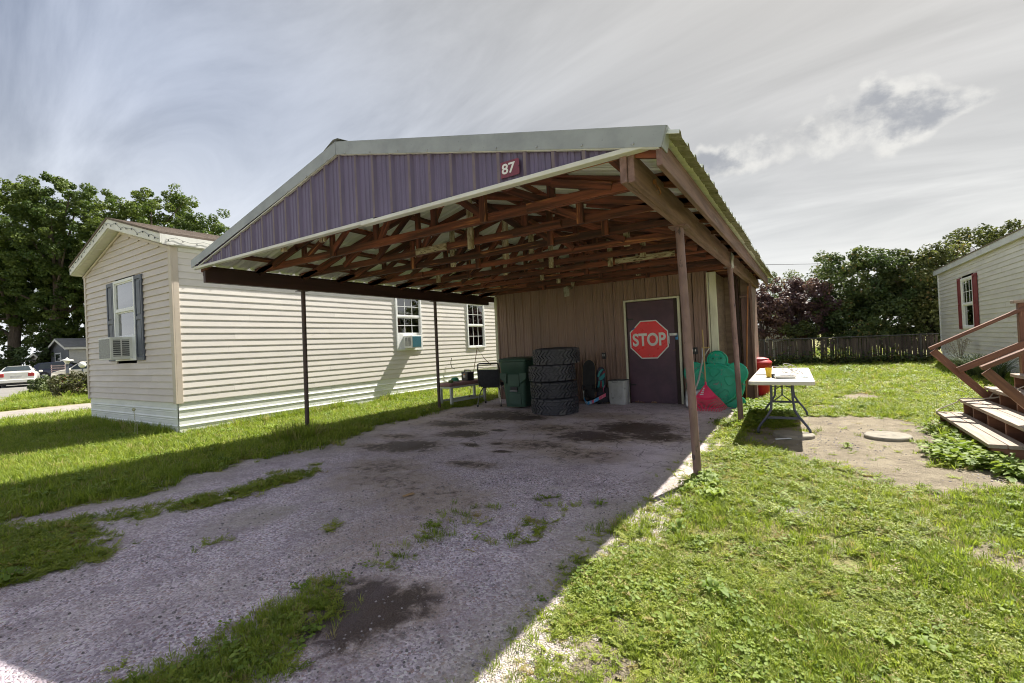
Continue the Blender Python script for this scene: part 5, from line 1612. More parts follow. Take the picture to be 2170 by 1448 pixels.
cuts = [([(-0.09, 0.56), (-0.05, 0.66), (0.02, 0.72), (0.05, 0.71), (-0.02, 0.62), (-0.04, 0.55)], TEAL), ([(0.005, 0.57), (0.08, 0.64), (0.085, 0.56), (0.04, 0.50), (-0.03, 0.48), (-0.05, 0.53)], TEAL),
        ([(-0.09, 0.30), (-0.055, 0.47), (-0.02, 0.47), (-0.045, 0.30)], TEAL), ([(0.035, 0.30), (0.02, 0.47), (0.06, 0.48), (0.085, 0.30)], TEAL),
        ([(-0.015, 0.30), (-0.005, 0.46), (0.012, 0.46), (0.015, 0.30)], REDG), ([(0.05, 0.66), (0.075, 0.68), (0.088, 0.65), (0.03, 0.60)], REDG)]
snowboard('small teal and red patterned snowboard against the shed wall', (-3.735, 9.20, 0.0), 0.77, 0.215, R(7), R(-3), M('navy_graphic', (0.03, 0.02, 0.05), rough=0.35), EDGE, cuts)
BLUEG = M('blue_graphic', (0.03, 0.30, 0.62), (0.35, 0.5, 0.6), rough=0.4, scale=22, lo=0.5, hi=0.56)
PINKG = M('pink_graphic', (0.62, 0.07, 0.16), (0.6, 0.3, 0.35), rough=0.4, scale=18, lo=0.5, hi=0.58)
def curved_board(label, pts, w, mat, name='toy_sled'):
    pts = [Vector(p) for p in pts]
    t = thing(name, label, 'sled', tuple(pts[len(pts) // 2][:2]) + (0.0,), world=True)
    sp_ = []
    for i in range(len(pts) - 1):
        for q in np.linspace(0, 1, 6)[:-1]:
            sp_.append(pts[i].lerp(pts[i + 1], float(q)))
    sp_.append(pts[-1])
    for i0, i1, mm in mat:
        seg = sp_[int(i0 * (len(sp_) - 1)):int(i1 * (len(sp_) - 1)) + 1]
        B().sheet([[(p.x, p.y - 0.01, p.z + w / 2), (p.x, p.y - 0.012, p.z - w / 2)] for p in seg]).obj('band', mm, t, solid=0.006)
    B().sheet([[(p.x, p.y, p.z + w / 2), (p.x, p.y + 0.22, p.z + w / 2 + 0.03)] for p in sp_]).obj('shell', BLACK, t, solid=0.008)
curved_board('black curved toy sled with blue and white band on the floor by the tyres', [(-4.03, 9.02, 0.25), (-4.02, 8.98, 0.14), (-3.96, 8.92, 0.06), (-3.90, 8.90, 0.035)], 0.06,
             [(0, 0.4, foam), (0.4, 1.0, BLUEG)])
curved_board('black toy sled with blue and pink printed band leaning by the hamper', [(-3.90, 8.90, 0.04), (-3.80, 8.92, 0.065), (-3.68, 8.97, 0.13), (-3.55, 9.03, 0.20)], 0.07,
             [(0, 0.28, BLUEG), (0.28, 0.42, PINKG), (0.45, 0.68, BLUEG), (0.68, 1.0, PINKG)])
sb_ = thing('snow_boot', 'dark snow boot with pink tongue in the heap by the hamper', 'boot', (-3.62, 9.10, 0.0), R(25))
rows = []
for (x, z, w, h) in ((-0.13, 0.05, 0.05, 0.05), (-0.08, 0.06, 0.06, 0.06), (0.0, 0.08, 0.065, 0.08), (0.07, 0.12, 0.06, 0.12), (0.12, 0.14, 0.05, 0.13)):
    rows.append([(x, w * math.cos(2 * math.pi * k / 14), 0.01 + max(0, z + h * math.sin(2 * math.pi * k / 14))) for k in range(15)])
B().sheet(rows).obj('foot', CHB, sb_, smooth=True)
B().tube([(0.06, 0, 0.16), (0.075, 0, 0.27), (0.085, 0, 0.34)], [0.075, 0.068, 0.075], 14).obj('shaft', CHB, sb_, smooth=True)
B().sheet([[(0.0, -0.03, 0.24), (0.0, 0.03, 0.24)], [(-0.01, -0.035, 0.32), (-0.01, 0.035, 0.32)], [(0.02, -0.03, 0.385), (0.02, 0.03, 0.385)]]).obj('tongue', M('pink_fabric', (0.55, 0.12, 0.25), rough=0.8), sb_, solid=0.01)
# leaf litter in the corner is uncountable
lt = []
rl = random.Random(21)
bb = B()
for k in range(160):
    x, y = rl.uniform(-3.85, -3.45), rl.uniform(9.0, 9.34)
    a = rl.uniform(0, 6.28); s_ = rl.uniform(0.012, 0.03); z = 0.012 + rl.uniform(0, 0.03)
    bb.add([(x + s_ * math.cos(a), y + s_ * math.sin(a), z), (x - s_ * 0.5 * math.sin(a), y + s_ * 0.5 * math.cos(a), z + 0.008), (x - s_ * math.cos(a), y - s_ * math.sin(a), z), (x + s_ * 0.5 * math.sin(a), y - s_ * 0.5 * math.cos(a), z + 0.004)], [(0, 1, 2, 3)])
tag(bb.obj('leaf_litter', M('dry_leaf', (0.20, 0.14, 0.08), (0.30, 0.25, 0.17), rough=0.9, scale=30)), 'dry leaf litter in the corner by the hamper', 'litter', kind='stuff')

# hamper: a dirty white canvas tote, open at the top
hp = thing('hamper', 'dirty white fabric hamper standing left of the shed door', 'hamper', (-3.31, 9.14, 0.0), R(-10))
CANV = M('dirty_canvas', (0.52, 0.53, 0.53), (0.42, 0.425, 0.42), rough=0.85, scale=4, spots=(0.27, 0.265, 0.25), spot_scale=9, spot_lo=0.57, spot_hi=0.72, bump=0.003, bscale=25)
rows = []
for (sc, z) in ((0.90, 0.0), (0.96, 0.02), (1.0, 0.12), (1.02, 0.30), (1.05, 0.485)):
    rg = rounded(0.36 * sc, 0.22 * sc, 0.035, 4)
    rows.append([(p[0] + 0.004 * math.sin(9 * z + p[1] * 20), p[1], z + (0.03 * (p[0] + 0.18) if z > 0.4 else 0)) for p in rg] + [(rg[0][0], rg[0][1], z + (0.03 * (rg[0][0] + 0.18) if z > 0.4 else 0))])
hb = B().sheet(rows)
hb.add([p for p in rows[0][:-1]], [tuple(range(len(rows[0]) - 2, -1, -1))])
hb.obj('bag', CANV, hp, smooth=True, angle=50, solid=0.006)
B().tube([(p[0], p[1], p[2] + 0.004) for p in rows[-1]], 0.007, 6).obj('rim', M('dark_piping', (0.07, 0.07, 0.07), rough=0.7), hp)
B().tube([(-0.08, -0.125, 0.475), (-0.05, -0.125, 0.5), (0.02, -0.125, 0.505), (0.05, -0.125, 0.465), (-0.07, -0.126, 0.458), (-0.08, -0.125, 0.475)], 0.004, 6).obj('handle', BLACK, hp)

# ================================================================== green turtle sandbox lid
TG = M('turtle_green', (0.02, 0.42, 0.26), (0.015, 0.35, 0.215), rough=0.42, scale=4, spots=(0.22, 0.24, 0.21), spot_scale=9.0, spot_lo=0.60, spot_hi=0.64, spec=0.5)
tl = thing('sandbox_lid', 'green plastic turtle shaped sandbox lid leaning on the shed corner', 'sandbox lid', (-1.46, 9.02, 0.0), 0)
def lean(bb, a=R(9)):
    c_, s_ = math.cos(a), math.sin(a)
    bb.v = [(x, y * c_ + z * s_ * 1.0, z * c_ - y * s_) for x, y, z in bb.v]
    return bb
CZ = 0.425
def dome(cx, cz, rx, rz_, prof, n=36):
    bb = B()
    rows = []
    for sc, y in prof:
        rows.append([(cx + rx * sc * math.cos(2 * math.pi * k / n), y, cz + rz_ * sc * math.sin(2 * math.pi * k / n)) for k in range(n + 1)])
    return bb.sheet(rows)
lean(dome(-0.02, CZ, 0.495, 0.44, [(1.0, 0.03), (1.0, -0.005), (0.965, -0.012), (0.925, -0.012), (0.905, 0.015), (0.885, 0.012), (0.87, -0.075), (0.85, -0.09), (0.80, -0.095), (0.78, -0.088), (0.5, -0.105), (0.02, -0.11)])).obj('shell', TG, tl, smooth=True, angle=45)
lean(dome(0.03, CZ + 0.44, 0.18, 0.18, [(1.0, 0.03), (1.0, -0.02), (0.93, -0.035), (0.87, -0.012), (0.6, -0.03), (0.02, -0.036)], 26)).obj('head', TG, tl, smooth=True, angle=45)
for (cx, cz, rx, rz_) in ((-0.37, CZ + 0.22, 0.19, 0.20), (0.34, CZ + 0.20, 0.19, 0.20), (-0.36, CZ - 0.25, 0.16, 0.14), (0.30, CZ - 0.30, 0.18, 0.115)):
    lean(dome(cx, cz, rx, rz_, [(1.0, 0.03), (1.0, -0.008), (0.9, -0.02), (0.85, -0.015), (0.02, -0.02)], 20)).obj('flipper', TG, tl, smooth=True, angle=45)
for (ex, sg) in ((-0.035, -1), (0.10, 1)):
    lean(B().lathe([(0.030, -0.048), (0.034, -0.056), (0.026, -0.058), (0.022, -0.052)], (ex, 0, CZ + 0.47), 16, 'Y')).obj('eye', TG, tl, smooth=True)
    lean(B().lathe([(0.0, -0.056), (0.011, -0.054), (0.012, -0.048)], (ex, 0, CZ + 0.47), 10, 'Y')).obj('pupil', M('dark_green', (0.01, 0.08, 0.05), rough=0.5), tl, smooth=True)
# raised shell ornament: a ring and scale outlines
lean(dome(0.0, CZ - 0.02, 0.115, 0.105, [(1.0, -0.112), (1.0, -0.124), (0.92, -0.126), (0.90, -0.116)], 28)).obj('shell_ring', TG, tl, smooth=True)
for k in range(5):
    a = R(20 + 72 * k)
    cx, cz = 0.255 * math.cos(a), CZ - 0.01 + 0.235 * math.sin(a)
    pts = []
    for q in range(17):
        b_ = 2 * math.pi * q / 16
        rr_ = 0.085 * (1 + 0.18 * math.sin(3 * b_ + k))
        x_, z_ = cx + rr_ * math.cos(b_), cz + rr_ * math.sin(b_)
        dd_ = math.hypot((x_ + 0.02) / 0.475, (z_ - CZ) / 0.43)
        pts.append((x_, -0.121 + 0.022 * dd_ * dd_, z_))
    lean(B().tube(pts, 0.006, 5, False)).obj('shell_scale', TG, tl, smooth=True)

# ================================================================== leaf rake
RK = M('rake_red', (0.85, 0.03, 0.13), (0.75, 0.025, 0.11), rough=0.4, scale=6)
POLE = M('pale_pole_wood', (0.45, 0.33, 0.14), (0.36, 0.25, 0.1), rough=0.6, scale=2, stretch=(8, 8, 0.6))
rk = thing('leaf_rake', 'red plastic leaf rake with wooden handle leaning head down on the turtle lid', 'rake', (-1.535, 8.60, 0.0), 0)
def rkp(x, z, dy=0.0):
    return (x, 0.30 * (z / 1.35) * 0.9 + dy, z)
B().tube([rkp(-0.03, 0.44, 0.0), rkp(-0.075, 1.42, 0.0)], 0.0125, 10).obj('handle', POLE, rk, smooth=True)
n = 26
def fan(t, q):
    """t across -1..1, q 0 at the hub, 1 at the tips"""
    a = t * R(37)
    rad = 0.02 + 0.49 * q
    return rkp(-0.03 + 0.035 * q + rad * math.sin(a) * 1.02, 0.475 - rad * math.cos(a) * 0.97 + 0.0, -0.02 - 0.02 * math.sin(q * 2.2))
fanp = B()
rows = []
for q in np.linspace(0.0, 0.52, 7):
    rows.append([fan(t, q) for t in np.linspace(-1, 1, n)])
fanp.sheet(rows)
fanp.obj('fan', RK, rk, smooth=True, solid=0.006)
for k in range(n):
    t = -1 + 2 * k / (n - 1)
    tip = fan(t, 1.0)
    B().tube([fan(t, 0.50), fan(t, 0.75), fan(t, 0.97), (tip[0], tip[1] - 0.03, tip[2] - 0.003)], 0.0062, 5).obj('tine', RK, rk)
for q in (0.53, 0.86):
    B().tube([fan(t, q) for t in np.linspace(-1, 1, 24)], 0.006, 6).obj('cross_brace', RK, rk, smooth=True)
B().tube([rkp(-0.03, 0.50, -0.005), rkp(-0.025, 0.36, -0.03)], [0.017, 0.008], 10).obj('socket', RK, rk, smooth=True)
lab = B()
for k in range(4):
    z = 0.385 - 0.035 * k
    lab.add([rkp(-0.125 + 0.02 * (3 - k) * 0.9, z, -0.045), rkp(-0.06 + 0.006 * (3 - k), z + 0.004, -0.045), rkp(-0.062 + 0.006 * (3 - k), z + 0.024, -0.045), rkp(-0.112 + 0.02 * (3 - k) * 0.9, z + 0.02, -0.045)], [(0, 1, 2, 3)])
lab.obj('label_print', M('white_print', (0.7, 0.65, 0.66), rough=0.5, scale=60), rk)

# ================================================================== shovel
sv = thing('shovel', 'grey shovel with wooden D handle behind the red rake', 'shovel', (-1.80, 8.72, 0.0), R(0))
def svp(x, z, dy=0.0):
    return (x, 0.22 * z + dy, z)
B().tube([svp(0.04, 0.36), svp(0.10, 0.55), svp(0.17, 0.92)], 0.016, 10).obj('shaft', M('grey_shaft', (0.45, 0.44, 0.42), (0.36, 0.35, 0.34), rough=0.45), sv, smooth=True)
yk = B().tube([svp(0.17, 0.91), svp(0.16, 0.98), svp(0.155, 1.10)], 0.011, 8)
yk.tube([svp(0.17, 0.91), svp(0.215, 0.99), svp(0.275, 1.09)], 0.011, 8)
yk.obj('handle_yoke', STEEL, sv, smooth=True)
B().tube([svp(0.145, 1.10), svp(0.285, 1.095)], 0.016, 10).obj('grip', POLE, sv, smooth=True)
rows = []
for i in range(8):
    t = i / 7
    w = 0.13 * (1 if t < 0.75 else (1 - (t - 0.75) * 1.2))
    rows.append([svp(0.0 - 0.03 * t + w * a, 0.36 - 0.33 * t, -0.03 * (1 - a * a) - 0.02) for a in np.linspace(-1, 1, 9)])
B().sheet(rows).obj('blade', STEEL, sv, smooth=True, solid=0.004)

# ================================================================== pole leaning on the corner post
po = B().tube([(0, 0, 0), (0.10, 0.28, 2.25)], 0.014, 10)
po.solo('wooden_pole', M('orange_pole', (0.38, 0.15, 0.045), (0.30, 0.11, 0.035), rough=0.55, scale=3, stretch=(5, 5, 0.6)), 'long orange brown wooden pole leaning against the shed corner post', 'pole', (-1.075, 9.95, 0.0), smooth=True)

# ================================================================== red bin beyond the shed
RB = M('bin_red', (0.55, 0.02, 0.03), (0.45, 0.018, 0.028), rough=0.4, scale=3)
rbn = thing('red_bin', 'red plastic rubbish bin with lid behind the shed corner', 'bin', (-0.93, 11.25, 0), R(10))
B().lathe([(0.0, 0.0), (0.165, 0.0), (0.175, 0.02), (0.215, 0.60), (0.235, 0.63), (0.235, 0.66), (0.0, 0.66)], n=32).obj('body', RB, rbn, smooth=True, angle=35)
B().lathe([(0.245, 0.655), (0.25, 0.69), (0.235, 0.71), (0.19, 0.745), (0.185, 0.77), (0.08, 0.80), (0.0, 0.805)], n=32).obj('lid', RB, rbn, smooth=True, angle=35)
for sx in (-1, 1):
    B().tube([(sx * 0.235, -0.05, 0.60), (sx * 0.275, -0.04, 0.58), (sx * 0.275, 0.04, 0.58), (sx * 0.235, 0.05, 0.60)], 0.010, 8).obj('handle', RB, rbn, smooth=True)

# ================================================================== fences
FSL = M('slat_grey_brown', (0.13, 0.10, 0.083), (0.08, 0.061, 0.052), rough=0.9, scale=3, stretch=(3, 3, 0.6), vary=0.3)
FWIRE = M('dull_wire', (0.10, 0.095, 0.09), (0.06, 0.056, 0.052), rough=0.7)
fc = thing('chain_link_fence', 'dark chain link fence woven with upright slats across the back of the lawn', 'fence', (0.5, 21.62, 0), world=True)
rf = random.Random(31)
sl_me = B().lim(-0.034, 0.034, -0.004, 0.004, 0, 1).mesh('slat')
sl_me.materials.append(FSL)
x = -3.2
while x < 3.78:
    gap = (0.55 < x < 1.05 and rf.random() < 0.45) or rf.random() < 0.02
    if not gap:
        o = bpy.data.objects.new('slat', sl_me)
        link(o, fc)
        z0 = rf.uniform(0.02, 0.06) if not (0.5 < x < 1.1) else rf.uniform(0.02, 0.10)
        o.location = (x - 0.5, 0.0, z0)
        o.scale = (1, 1, rf.uniform(0.90, 0.97))
        o.rotation_euler = (0, R(rf.uniform(-1.2, 1.2)), 0)
    x += 0.076
for x in (-3.2, -1.55, 0.9, 3.3):
    B().tube([(x, 21.56, 0), (x, 21.56, 1.06)], 0.03, 10).obj('post', FWIRE, fc, smooth=True)
B().tube([(-3.3, 21.56, 1.045), (3.79, 21.56, 1.02)], 0.021, 8).obj('top_rail', FWIRE, fc, smooth=True)
wm = B()
for k in range(-14, 84):
    x0 = -3.2 + k * 0.085
    for sg in (-1, 1):
        xa, xb = (x0, x0 + sg * 1.0)
        t0, t1 = 0.0, 1.0
        lo_, hi_ = -3.2, 3.77
        def clip(t): return xa + (xb - xa) * t
        ts = [0.0, 1.0]
        if clip(0) < lo_ and clip(1) < lo_ or clip(0) > hi_ and clip(1) > hi_:
            continue
        if clip(0) < lo_: ts[0] = (lo_ - xa) / (xb - xa)
        if clip(0) > hi_: ts[0] = (hi_ - xa) / (xb - xa)
        if clip(1) > hi_: ts[1] = (hi_ - xa) / (xb - xa)
        if clip(1) < lo_: ts[1] = (lo_ - xa) / (xb - xa)
        wm.tube([(clip(ts[0]), 21.595 + 0.002 * sg, 0.03 + ts[0]), (clip(ts[1]), 21.595 + 0.002 * sg, 0.03 + ts[1])], 0.003, 3, False)
wm.obj('wire_mesh', FWIRE, fc, kind='stuff', fix=False)
GBF = M('silvery_board', (0.42, 0.41, 0.40), (0.31, 0.30, 0.295), rough=0.9, scale=2, stretch=(4, 4, 0.5), vary=0.12)
bfz = thing('board_fence', 'silvery grey board fence behind the purple leaved tree', 'fence', (-3.0, 25.6, 0), world=True)
fb_me = B().lim(-0.068, 0.068, -0.01, 0.01, 0, 1.0).mesh('board')
fb_me.materials.append(GBF)
for k in range(46):
    o = bpy.data.objects.new('fence_board', fb_me)
    link(o, bfz)
    o.location = (-6.4 + k * 0.142 + 3.0, 0, 0.03)
    o.scale = (1, 1, 1.72 + rf.uniform(-0.012, 0.012))
for z in (0.4, 1.4):
    board('fence_rail', (-6.5, 25.63, z), (0.2, 25.63, z), 0.04, 0.09, GBF, bfz)
wl = B()
pts = [(-14 + 36 * t, 60.0, 10.5 - 3.5 * t - 0.5 * math.sin(math.pi * t)) for t in np.linspace(0, 1, 24)]
wl.tube([Vector(p) - Vector(pts[12]) for p in pts], 0.022, 5).solo('power_line', BLACK, 'thin dark power line crossing the sky beyond the right trees', 'power line', pts[12])

# ================================================================== parked cars
CARGLASS = M('car_glass', (0.02, 0.028, 0.028), (0.03, 0.04, 0.04), rough=0.06, spec=0.8)
CARTYRE = M('car_tyre', (0.02, 0.02, 0.02), rough=0.8)
RIMM = M('car_rim', (0.55, 0.55, 0.56), (0.4, 0.4, 0.42), rough=0.3, metal=0.8)
TAILL = M('tail_lamp', (0.42, 0.01, 0.015), (0.35, 0.01, 0.015), rough=0.15, spec=0.7)
def car(name, label, loc, rz, paint, st, wheels, wr, glass_side, tail, head=None, plate=True, extra=None):
    """st: stations (x, half width, z floor, z belt, z roof, roof half width); loft along the length"""
    t = thing(name, label, 'car', loc, rz, group='cars parked along the street')
    def sec(s_, off=0.0):
        x, w, zf, zb, zr, wr_ = s_
        h = [(0, zf), (w * 0.86, zf), (w * 0.97, zf + 0.10), (w + off, zf + (zb - zf) * 0.45), (w * 0.985 + off, zf + (zb - zf) * 0.82), (w * 0.93 + off, zb + off * 0.2)]
        h += [(wr_ + (w * 0.93 - wr_) * 0.45 + off, zb + (zr - zb) * 0.55), (wr_ + off, zr - 0.04), (wr_ * 0.80, zr), (0, zr + 0.015)]
        return [(x, y, z) for y, z in h] + [(x, -y, z) for y, z in h[-2:0:-1]]
    rows = [sec(s_) for s_ in st]
    rows = [r_ + [r_[0]] for r_ in rows]
    bb = B().sheet(rows)
    n = len(rows[0]) - 1
    bb.add(rows[0][:-1], [tuple(range(n))])
    bb.add(rows[-1][:-1], [tuple(range(n - 1, -1, -1))])
    body = bb.obj('body', paint, t, smooth=True, angle=28)
    def inter(x):
        for a, b_ in zip(st[:-1], st[1:]):
            if a[0] <= x <= b_[0]:
                q = (x - a[0]) / (b_[0] - a[0])
                return [a[i] + (b_[i] - a[i]) * q for i in range(6)]
    for (x0, x1, x2, x3) in glass_side:        # lower edge x0..x3, upper edge x1..x2
        for sg in (-1, 1):
            lo_, hi_ = [], []
            for q in np.linspace(0, 1, 6):
                s0 = inter(x0 + (x3 - x0) * q); s1 = inter(x1 + (x2 - x1) * q)
                def pt(s_, f):
                    x, w, zf, zb, zr, wr_ = s_
                    y0, y1, y2 = w * 0.93, wr_ + (w * 0.93 - wr_) * 0.45, wr_
                    z0, z1, z2 = zb, zb + (zr - zb) * 0.55, zr - 0.04
                    if f < 0.55: y, z = y0 + (y1 - y0) * f / 0.55, z0 + (z1 - z0) * f / 0.55
                    else: y, z = y1 + (y2 - y1) * (f - 0.55) / 0.45, z1 + (z2 - z1) * (f - 0.55) / 0.45
                    return (x, sg * (y + 0.008), z)
                lo_.append(pt(s0, 0.06)); hi_.append(pt(s1, 0.93))
            B().sheet([lo_, hi_]).obj('side_window', CARGLASS, t, smooth=True)
    for (xa, xb) in wheels[1]:                 # windscreen and rear glass between two stations
        a, b_ = inter(xa), inter(xb)
        sgn = -1 if xb > xa else 1
        q = []
        for s_, f in ((a, 0.80), (b_, 0.84)):
            y = (s_[5] if f > 0.82 else s_[1] * 0.90) * f
            q.append([(s_[0] + sgn * 0.012, yy, s_[4] + 0.028 if False else s_[4] + 0.03) for yy in np.linspace(-y, y, 7)])
        B().sheet(q).obj('windscreen', CARGLASS, t, smooth=True)
    for x in wheels[0]:
        for sg in (-1, 1):
            y = inter(x)[1] - 0.13
            o = B().lathe([(wr * 0.62, -0.10), (wr * 0.92, -0.105), (wr, -0.08), (wr, 0.08), (wr * 0.92, 0.105), (wr * 0.62, 0.10)], (x, sg * (y + 0.04), wr), 24, 'Y').obj('wheel', CARTYRE, t, smooth=True)
            rim = B().lathe([(wr * 0.66, 0.0), (wr * 0.62, sg * 0.055), (wr * 0.52, sg * 0.03), (0.06, sg * 0.045), (0.0, sg * 0.05)], (x, sg * (y + 0.085), wr), 20, 'Y')
            for k in range(5):
                a = 2 * math.pi * k / 5
                rim.bar((x, sg * (y + 0.135), wr), (x + wr * 0.60 * math.cos(a), sg * (y + 0.135), wr + wr * 0.60 * math.sin(a)), 0.05, 0.02, up=(0, 1, 0))
            rim.obj('rim', RIMM, o, smooth=True)
            B().lathe([(wr + 0.045, 0.0), (wr + 0.045, sg * 0.012), (wr * 0.98, sg * 0.012)], (x, sg * (y + 0.155), wr + 0.01), 24, 'Y').obj('wheel_arch', CARTYRE, t)
    x0 = st[0][0]
    for sg in (-1, 1):
        ty, tz, tw, th = tail
        B().lim(x0 - 0.02, x0 + 0.10, sg * ty - tw / 2, sg * ty + tw / 2, tz - th / 2, tz + th / 2).obj('tail_lamp', TAILL, t, bevel=0.03, seg=3)
        if head:
            hx, hy, hz = head
            B().lim(hx - 0.14, hx + 0.02, sg * hy - 0.16, sg * hy + 0.16, hz - 0.07, hz + 0.07).obj('headlamp', M('headlamp', (0.6, 0.6, 0.62), rough=0.1), t, bevel=0.03, seg=3)
        mx = wheels[2]
        B().lim(mx - 0.06, mx + 0.07, sg * 0.96, sg * 1.16, inter(mx)[3] - 0.02, inter(mx)[3] + 0.13).obj('mirror', paint, t, bevel=0.04, seg=3)
    if plate:
        B().lim(x0 - 0.012, x0 - 0.001, -0.27, 0.27, 0.66, 0.80).obj('number_plate', M('plate_white', (0.6, 0.6, 0.58), rough=0.5), t)
    B().lim(x0 - 0.07, x0 + 0.25, -0.86, 0.86, 0.32, 0.55).obj('bumper', paint, t, bevel=0.05, seg=3)
    B().lim(x0 - 0.01, st[-1][0] - 0.3, -0.78, 0.78, 0.17, 0.30).obj('underbody', CARTYRE, t)
    return t
WHITEC = M('white_car_paint', (0.78, 0.77, 0.72), (0.74, 0.73, 0.69), rough=0.22, spec=0.5, coat=0.5)
NAVYC = M('navy_car_paint', (0.025, 0.028, 0.05), (0.02, 0.024, 0.042), rough=0.2, coat=0.5)
CREAMC = M('cream_car_paint', (0.66, 0.62, 0.53), (0.62, 0.58, 0.5), rough=0.22, coat=0.5)
sedan = [(-2.70, 0.86, 0.34, 0.98, 1.00, 0.70), (-2.62, 0.93, 0.28, 1.02, 1.04, 0.74), (-2.0, 0.98, 0.24, 1.03, 1.07, 0.76), (-1.75, 0.985, 0.24, 1.02, 1.10, 0.76), (-1.15, 0.99, 0.24, 1.0, 1.40, 0.64),
         (-0.5, 0.99, 0.24, 0.98, 1.45, 0.62), (0.35, 0.99, 0.24, 0.96, 1.42, 0.62), (1.05, 0.985, 0.24, 0.95, 1.02, 0.74), (1.6, 0.98, 0.24, 0.93, 0.97, 0.75), (2.45, 0.93, 0.26, 0.84, 0.88, 0.7), (2.65, 0.82, 0.34, 0.74, 0.78, 0.6)]
car('white_sedan', 'white sedan seen from behind on the park street', (-48.0, 9.05, 0), R(166), WHITEC, sedan, ([-1.55, 1.55], [(-1.80, -1.12), (1.05, 0.35)], 0.75), 0.33,
    [(-1.45, -1.08, -0.25, -0.2), (-0.15, -0.17, 0.30, 0.82)], (0.72, 0.83, 0.32, 0.24))
suv = [(-2.42, 0.84, 0.40, 1.02, 1.08, 0.70), (-2.36, 0.93, 0.32, 1.08, 1.50, 0.66), (-2.05, 0.97, 0.28, 1.09, 1.72, 0.68), (-1.0, 0.98, 0.27, 1.07, 1.78, 0.69), (0.1, 0.98, 0.27, 1.05, 1.75, 0.68),
       (0.65, 0.98, 0.27, 1.05, 1.55, 0.66), (1.25, 0.97, 0.27, 1.06, 1.14, 0.74), (2.1, 0.94, 0.3, 0.98, 1.03, 0.72), (2.40, 0.84, 0.38, 0.86, 0.9, 0.6)]
car('navy_suv', 'dark navy family car parked side on behind the post lamp', (-66.2, 16.0, 0), R(52), NAVYC, suv, ([-1.42, 1.45], [(-2.40, -2.05), (1.25, 0.65)], 0.85), 0.37,
    [(-1.95, -1.85, -0.95, -0.92), (-0.85, -0.83, 0.02, 0.08), (0.15, 0.1, 0.42, 0.95)], (0.74, 1.02, 0.34, 0.16), plate=False)
wag = [(-2.2, 0.80, 0.36, 0.95, 1.0, 0.66), (-2.1, 0.89, 0.28, 1.02, 1.35, 0.62), (-1.75, 0.90, 0.25, 1.02, 1.55, 0.62), (-0.6, 0.90, 0.24, 1.0, 1.62, 0.63), (0.3, 0.90, 0.24, 0.98, 1.58, 0.62), (1.05, 0.90, 0.24, 0.99, 1.08, 0.70),
       (1.6, 0.88, 0.24, 0.93, 1.0, 0.70), (2.05, 0.82, 0.27, 0.80, 0.86, 0.64), (2.2, 0.68, 0.36, 0.68, 0.72, 0.5)]
car('cream_hatchback', 'cream rounded hatchback half hidden by the mobile home corner', (-47.2, 12.75, 0), R(222), CREAMC, wag, ([-1.3, 1.38], [(-2.1, -1.75), (1.05, 0.3)], 0.7), 0.33,
    [(-1.7, -1.55, -0.7, -0.65), (-0.55, -0.55, 0.25, 0.85)], (0.7, 0.9, 0.2, 0.3), head=(2.12, 0.58, 0.72), plate=False)

# ================================================================== post lamps
LPM = M('lamp_slate', (0.10, 0.11, 0.15), (0.08, 0.09, 0.12), rough=0.5)
lp = thing('post_lamp', 'slate post lamp with wide flat cap among the left shrubs', 'post lamp', (-45.4, 11.0, 0))
B().lim(-0.085, 0.085, -0.085, 0.085, 0, 1.42).obj('post', LPM, lp, bevel=0.01)
B().lathe([(0.10, 1.42), (0.13, 1.50), (0.21, 1.66), (0.0, 1.66)], n=8).obj('lantern', M('lantern_white', (0.6, 0.6, 0.58), rough=0.4), lp)
B().lathe([(0.0, 1.66), (0.38, 1.67), (0.36, 1.72), (0.12, 1.80), (0.04, 1.86), (0.03, 1.93), (0.0, 1.94)], n=16).obj('cap', M('lantern_white', (0.6, 0.6, 0.58)), lp, smooth=True)
lp2 = thing('globe_lamp', 'white globe lamp on a thin post beside the slate post lamp', 'globe lamp', (-44.5, 11.6, 0))
B().tube([(0, 0, 0), (0, 0, 1.15)], 0.05, 10).obj('post', LPM, lp2, smooth=True)
B().lathe([(0.0, 1.12)] + [(0.22 * math.sin(a), 1.33 - 0.22 * math.cos(a)) for a in np.linspace(0.3, math.pi, 12)], n=20).obj('globe', WHITEP, lp2, smooth=True)
# slatted cart between the cars
ct = thing('slatted_cart', 'small slatted wooden cart between the navy and cream cars', 'cart', (-55.5, 13.2, 0), R(30))
PKW = M('pinkish_board', (0.36, 0.27, 0.26), (0.28, 0.21, 0.2), rough=0.8)
for z in (0.55, 0.75, 0.95, 1.15, 1.35):
    board('slat', (-0.65, -0.5, z), (0.65, -0.5, z), 0.03, 0.10, PKW, ct)
for x in (-0.62, 0.62):
    board('upright', (x, -0.46, 0.3), (x, -0.46, 1.45), 0.05, 0.05, PKW, ct)
B().lim(-0.68, 0.68, -0.44, 0.9, 0.36, 0.44).obj('bed', PKW, ct)
for sg in (-1, 1):
    B().lathe([(0.04, -0.05), (0.26, -0.05), (0.28, 0), (0.26, 0.05), (0.04, 0.05)], (sg * 0.74, 0.2, 0.28), 18, 'X').obj('wheel', CARTYRE, ct, smooth=True)

